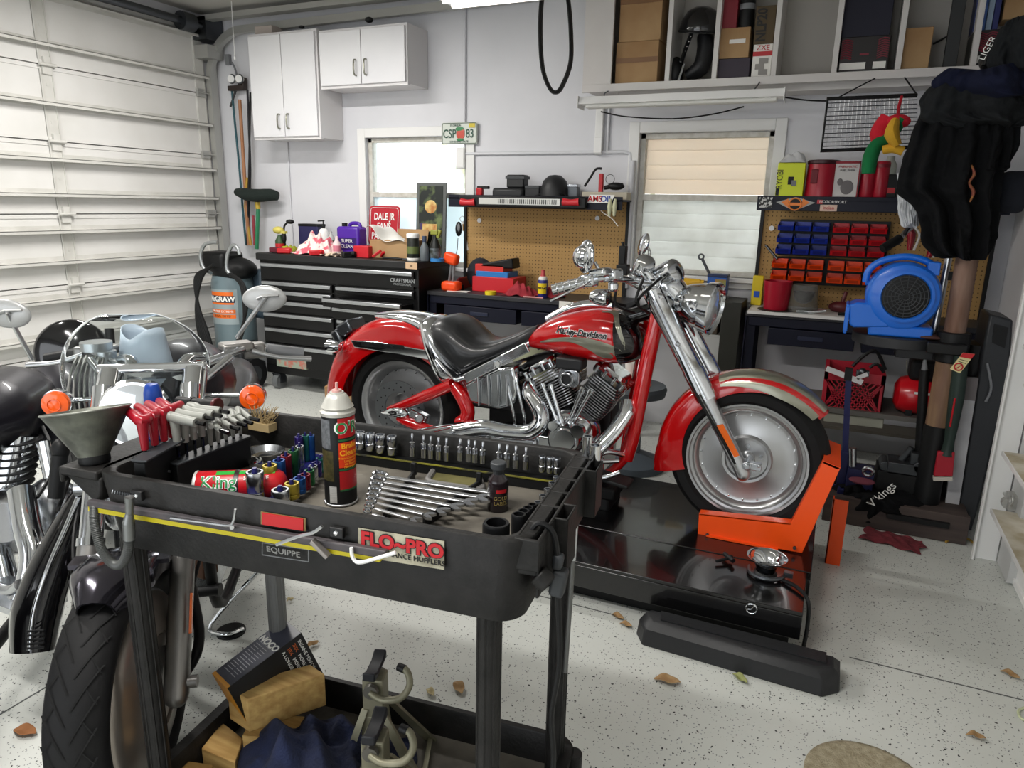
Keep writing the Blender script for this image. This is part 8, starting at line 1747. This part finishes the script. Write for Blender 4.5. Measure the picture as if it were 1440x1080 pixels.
part('front_fender', MB().arch(WC, .326, 66, 170, .1, lambda t: shell(.092*(.45+.55*min(1, t*5)), .05, crown=.018), 30).bar((-.07, -.115, .62), (-.07, .115, .62), .05, .012), mat('purple_chrome', '#4a4850', .12, .9), B2, sharp=60)
hl2 = part('headlight', MB().lathe([(0, -.13), (.04, -.125), (.075, -.08), (.092, 0), (.096, .02), (.090, .03)], (-.32, 0, .93), (1, 0, .05), 36), CHROME, B2); part('lens', MB().lathe([(.088, .028), (.05, .042), (0, .046)], (-.32, 0, .93), (1, 0, .05), 32), MATS['headlight_glass'], hl2)
part('triple_clamp', MB().box((-.52, 0, 1.0), (.08, .30, .03), (0, -30, 0)).box((-.35, 0, .80), (.08, .28, .03), (0, -30, 0)), CHROME, B2, bevel=.008)
part('handlebar', MB().tube([(-.80, -.40, .985), (-.77, -.27, 1.01), (-.68, -.22, 1.03), (-.60, -.10, 1.0), (-.60, .10, 1.0), (-.68, .22, 1.03), (-.77, .27, 1.01), (-.80, .40, .985)], .013, 12, k=5), CHROME2, B2)
for s_ in (1, -1):
    part('hand_grip', MB().cyl((-.80, .40*s_, .987), (-.775, .285*s_, 1.01), .0175, n=16), BLK if s_ < 0 else GREY, B2)
    part('lever', MB().tube([(-.69, .25*s_, 1.02), (-.70, .33*s_, .995), (-.735, .43*s_, .98)], [.009, .007, .010], 10, k=4), SATIN, B2)
    part('switch_box', MB().box((-.73, .25*s_, 1.015), (.05, .07, .05), (0, 0, 10*s_)).box((-.70, .20*s_, 1.035), (.07, .10, .028), (0, 0, 25*s_)), SLV, B2, bevel=.008)
    part('turn_signal', MB().lathe([(0, -.055), (.03, -.05), (.04, -.02), (.04, .0)], (-.50, .27*s_, .915), (1, 0, 0), 24).cyl((-.53, .26*s_, .915), (-.52, .12*s_, .92), .008), CHROME, B2)
    part('amber_lens', MB().lathe([(.038, .0), (.036, .012), (.02, .018), (0, .02)], (-.50, .27*s_, .915), (1, 0, 0), 24).torus((-.48, .27*s_, .915), .018, .002, (1, 0, 0), 20, 6), mat('amber_lens', '#ee5a08', .2, coat=.6), B2)
mcol = mat('mirror_back', '#a3a4a3', .35, .3)
for (px, py, sx_, bx, by, lb) in ((372, 420, 1, 333, 470, 'right'), (10, 441, -1, 45, 500, 'left')):
    c = atD(px, py, 2.25 if sx_ > 0 else 2.05); e = atD(bx, by+5, 2.3 if sx_ > 0 else 2.15)
    r_ = _ray(px, py).normalized(); R3 = RCT.to_4x4()
    mm = MB().ell((0, 0, 0), (.070, .043, .016), 28, M=Matrix.Translation(c) @ R3 @ Euler((rad(20), 0, rad(3*sx_))).to_matrix().to_4x4())
    mp_ = part('mirror', mm, mcol, B2, w=True); n_ = (CC-c).normalized()
    part('mirror_stem', MB().tube([c+n_*.018, c+n_*.03, lerp(c, e, .15)+n_*.02, e], .0065, 10, k=3), SATIN, mp_, w=True)
    part('mirror_mount', MB().tube([c+n_*.014+RCT @ V(-.02, .0, 0), c+n_*.018+RCT @ V(.0, .008, 0), c+n_*.014+RCT @ V(.045, .010, 0)], [.012, .014, .008], 10, k=3, flat=.5), mcol, mp_, w=True)
# windscreen
def wsc(u, v):
    y = (u-.5)*.42; z = v; wy = y*math.sqrt(1-(.94*(2*v-1))**2); return (-.46-.12*v-1.1*wy*wy*1.6, wy-.075, .835+.325*v)
W_ = MB().grid(wsc, 24, 16)
part('windscreen', W_, mat('windscreen_clear', '#e4e9e9', .03, trans=1., ior=1.3), B2, solid=.003, sharp=180); part('windscreen_edge', MB().tube([wsc(0, v/16) for v in range(17)]+[wsc(u/8, 1) for u in range(1, 8)]+[wsc(1, 1-v/16) for v in range(17)], .0016, 6, k=2), mat('screen_edge', '#dfe3e3', .2), B2)
part('fuel_tank', MB().tube([(-.62, 0, .86), (-.75, 0, .90), (-.95, 0, .86), (-1.15, 0, .74)], [.05, .14, .15, .06], 22, k=5), DKP, B2); part('seat', MB().tube([(-1.1, 0, .70), (-1.25, 0, .68), (-1.5, 0, .72), (-1.75, 0, .74)], [.10, .16, .15, .08], 18, k=5, flat=.5), SEATM, B2)
part('engine', MB().box((-.75, 0, .42), (.5, .26, .30)).cyl((-.65, 0, .45), (-.50, 0, .72), .08, n=20).cyl((-.85, 0, .45), (-.95, 0, .72), .08, n=20).cyl((-.75, -.17, .42), (-.75, .17, .42), .12, n=28), CHROME2, B2, bevel=.02)
part('rear_wheel', MB().torus((-1.62, 0, .31), .24, .07, (0, 1, 0), 48, 14, 1.1), TIRE, B2); part('rear_fender', MB().arch(V(-1.62, 0, .31), .33, 20, 180, .1, shell(.09, .06), 24), DKP, B2, sharp=60)
part('frame_rail', MB().tube([(-.48, .10, .95), (-.42, .12, .45), (-.55, .12, .2), (-1.1, .12, .2), (-1.6, .09, .31)], .018, 10, k=4).tube([(-.48, -.10, .95), (-.42, -.12, .45), (-.55, -.12, .2), (-1.1, -.12, .2), (-1.6, -.09, .31)], .018, 10, k=4), BLK, B2)
part('crash_bar', MB().tube([atD(262, 765, 2.0), atD(270, 830, 2.0), atD(280, 885, 1.98), atD(276, 920, 1.95), atD(258, 950, 1.95)], .014, 10, k=3), BLK, B2, w=True)
part('foot_peg', MB().cyl(atD(272, 833, 2.2), atD(309, 829, 2.2), .017, n=16).cyl(atD(305, 829, 2.2), atD(310, 829, 2.2), .020, n=16), BLK, B2, w=True); part('brake_pedal', MB().box(atD(288, 790, 2.25), (.05, .06, .09)), mat('rust_brown', '#4a3020', .7), B2, w=True, bevel=.006)
ks = atZ(330, 890, .02); part('kickstand', MB().tube([V(-1.75, 1.75, .22), atZ(296, 878, .02), atZ(318, 892, .016), atZ(342, 884, .014)], .008, 10, k=4), CHROME, B2, w=True); part('stand_pad', MB().lathe([(0, 0), (.05, 0), (.05, .008), (0, .009)], atZ(325, 889, 0), n=24), BLK, B2, w=True)
part('horn_cover', MB().ell((-.40, -.10, .62), (.05, .05, .07)).cyl((-.38, -.2, .70), (-.38, -.12, .70), .03), CHROME2, B2)
part('brake_hose', MB().tube([(-.05, -.08, .40), (-.22, -.17, .55), (-.40, -.20, .66), (-.50, -.14, .85)], .005, 8, k=5).tube([(-.5, .14, .9), (-.42, .17, .7), (-.1, .13, .45)], .005, 8, k=5), BLK, B2)
# added pale sheet standing in for pale shapes behind the silver bike's windscreen
def pcv(u, v):
    a = u*2*math.pi; r = .085*(1-.35*v)*(1+.22*math.sin(2*a)); return (-.68+r*.8*math.cos(a), -.07+r*1.1*math.sin(a), .89+.20*v+.02*math.sin(2*a)*v)
pm = MB().grid(pcv, 30, 8); bmesh.ops.remove_doubles(pm.bm, verts=pm.bm.verts[:], dist=.001)
one('stand_in_sheet', 'added pale blue sheet standing in for pale shapes behind the clear windscreen', 'plastic', pm, mat('pale_blue_sheet', '#c3d0de', .3), M=ROOTM[B2.name], solid=.003, sharp=180)
# ---------------------------------------------------------------- black cruiser at the left edge
b3 = V(-2.55, 1.15, 0); B3 = thing('motorcycle', 'black cruiser motorcycle cut off by the left edge of the view', 'motorcycle', b3)
D3 = V(.588, -.809, 0); C3 = atD(8, 570, 2.5); E3 = atD(10, 735, 2.3); E3.z = 0; F3 = E3+D3*.8+V(0, 0, .33); R3_ = E3-D3*1.0+V(0, 0, .33); N3 = V(.809, .588, 0)
part('fuel_tank', MB().tube([C3+D3*.34, C3+D3*.15, C3-D3*.05, C3-D3*.22], [.07, .15, .155, .09], 22, k=5, flat=.85), DKP, B3, w=True); part('side_cover', MB().tube([atD(70, 525, 2.75), atD(82, 560, 2.7), atD(88, 600, 2.65), atD(96, 640, 2.6)], [.08, .14, .15, .08], 22, k=4), DKP, B3, w=True, sub=1)
part('seat', MB().lathe([(.0, -.05), (.12, -.05), (.155, -.02), (.155, .02), (.11, .05), (0, .06)], atD(103, 496, 3.3), (.75, -.6, .1), 36), BLKG, B3, w=True, bevel=.01); part('backrest', MB().cyl(atD(158, 520, 3.2), atD(153, 462, 3.2), .02, n=14), BLK, B3, w=True)
part('cylinder', MB().cyl(atD(28, 610, 2.4), atD(12, 690, 2.4), .055, n=24).cyl(atD(65, 620, 2.35), atD(80, 690, 2.35), .03, n=18), CHROME, B3, w=True); f = MB()
for i in range(7): p = lerp(atD(26, 620, 2.4), atD(14, 680, 2.4), i/6); f.cyl(p, p+V(0, 0, .004), .072, n=24)
part('cooling_fin', f, ECORE, B3, w=True)
part('exhaust_pipe', MB().tube([atD(30, 690, 2.2), atD(38, 740, 2.15), atD(48, 780, 2.12), atD(42, 820, 2.1), atD(26, 850, 2.1)], .038, 20, k=4), CHROME, B3, w=True); part('exhaust_pipe', MB().tube([atD(-20, 700, 2.3), atD(-2, 770, 2.25), atD(12, 830, 2.2)], .036, 18, k=4), CHROME, B3, w=True)
part('engine_case', MB().ell(atD(10, 735, 2.3), (.10, .09, .11)).ell(atD(75, 720, 2.35), (.09, .09, .12)).cyl(atD(8, 735, 2.2), atD(8, 735, 2.26), .06, n=28), CHROME2, B3, w=True)
part('foot_peg', MB().cyl(atD(78, 700, 2.1), atD(84, 640, 2.1), .022, n=16).ell(atD(85, 633, 2.1), (.024, .024, .035)), BLK, B3, w=True, label='black rubber peg'); part('crossover_tube', MB().tube([atD(-10, 825, 2.05), atD(15, 830, 2.03), atD(28, 822, 2.0)], .016, 12, k=3).box(atD(20, 838, 2.1), (.3, .12, .02)), CHROME2, B3, w=True)
lg = [(104, 690, 2.05), (84, 740, 2.02), (58, 800, 1.98), (38, 860, 1.95), (32, 915, 1.93)]
part('leg_shield', MB().tube([atD(x+14, y, d+.03) for x, y, d in lg], [.028, .052, .066, .072, .06], 16, k=5, flat=.8), BLKG, B3, w=True); part('shield_trim', MB().tube([atD(x+10, y-1, d-.02) for x, y, d in lg], .007, 10, k=5), CHROME, B3, w=True)
rb3 = MB()
for i in range(5): rb3.cyl(atD(38, 898+6*i-10, 1.88), atD(62, 896+6*i-10, 1.88), .003, n=6)
part('rubber_rib', rb3, RUB, B3, w=True)
part('cable_bundle', MB().tube([atD(108, 560, 2.4), atD(92, 610, 2.3), atD(100, 660, 2.2), atD(80, 720, 2.1)], .006, 8, k=5).tube([atD(60, 600, 2.4), atD(78, 650, 2.3), atD(52, 700, 2.2)], .006, 8, k=5).tube([atD(130, 600, 2.2), atD(115, 650, 2.15), atD(82, 690, 2.2)], .005, 8, k=5), BLK, B3, w=True)
for nm, q in (('front_wheel', F3), ('rear_wheel', R3_)): ww = part(nm, MB().torus(q, .25, .08, N3, 44, 14), TIRE, B3, w=True); part('rim', MB().lathe([(.18, -.03), (.19, .03), (.03, .04), (.03, -.04), (.18, -.03)], q, N3, 36), CHROME2, ww, w=True)
part('frame_rail', MB().tube([F3+D3*-.35+V(0, 0, .5), F3-D3*.3+V(0, 0, -.1), E3+V(0, 0, .15), R3_-V(0, 0, .1), R3_], .02, 10, k=4), BLK, B3, w=True); part('fork_leg', MB().cyl(F3+N3*.11, F3-D3*.38+V(0, 0, .62)+N3*.11, .025).cyl(F3-N3*.11, F3-D3*.38+V(0, 0, .62)-N3*.11, .025), CHROME, B3, w=True); part('seat_pan', MB().tube([C3-D3*.2-V(0, 0, .03), C3-D3*.5-V(0, 0, .1), C3-D3*.85-V(0, 0, .06)], [.08, .13, .08], 16, k=4, flat=.5), SEATM, B3, w=True)
part('brake_reservoir', MB().cyl((-.66, -.20, 1.04), (-.66, -.20, 1.065), .045, n=24).cyl((-.64, -.17, .99), (-.64, -.17, 1.04), .03, n=20), SATIN, B2)
cb2 = MB()
for i in range(7): cb2.tube([(-.62, -.24+.012*i, 1.03), (-.56, -.25+.014*i, .97), (-.50, -.24+.016*i, .86), (-.42, -.16+.010*i, .74)], .0045, 6, k=5)
part('cable_bundle', cb2, mat('cable_grey', '#8a8a86', .4, .5), B2)
for s_ in (1, -1): part('bar_riser', MB().tube([(-.52, .06*s_, .98), (-.57, .08*s_, 1.02), (-.62, .12*s_, 1.01)], .020, 14, k=4).tube([(-.48, .07*s_, .90), (-.50, .12*s_, .96), (-.60, .2*s_, 1.02)], .012, 10, k=4), CHROME, B2)
# ---------------------------------------------------------------- lights
EXPO = 0.42
w = bpy.data.worlds.new('world'); SC.world = w; w.use_nodes = True
bg = w.node_tree.nodes['Background']; bg.inputs[0].default_value = (.93, .965, 1, 1); bg.inputs[1].default_value = 2.2
def area(name, loc, rot, sx, sy, e, col=(1, 1, 1)):
    l = bpy.data.lights.new(name, 'AREA'); l.shape = 'RECTANGLE'; l.size = sx; l.size_y = sy; l.energy = e; l.color = col
    o = bpy.data.objects.new(name, l); COL.objects.link(o); o.location = loc; o.rotation_euler = [rad(a) for a in rot]; return o
# fluorescent strip lights under the ceiling (the room's own lamps)
for x, y in ((-3.6, 1.2), (-1.2, .3), (-3.4, 3.2)):
    area('strip_light', (x, y, 2.78), (0, 0, 0), 1.2, .12, 45, (1, .97, .93))
# ---------------------------------------------------------------- camera
cam = bpy.data.cameras.new('camera'); co = bpy.data.objects.new('camera', cam); COL.objects.link(co)
cam.sensor_width = 36; cam.sensor_fit = 'HORIZONTAL'; cam.lens = 36*1000/1440; cam.clip_start = .02; cam.clip_end = 200
co.matrix_world = Matrix.Translation(CC) @ RCT.to_4x4()
SC.camera = co
SC.view_settings.view_transform = 'Standard'; SC.view_settings.look = 'None'; SC.view_settings.gamma = 1
SC.view_settings.use_curve_mapping = False; SC.view_settings.exposure = EXPO
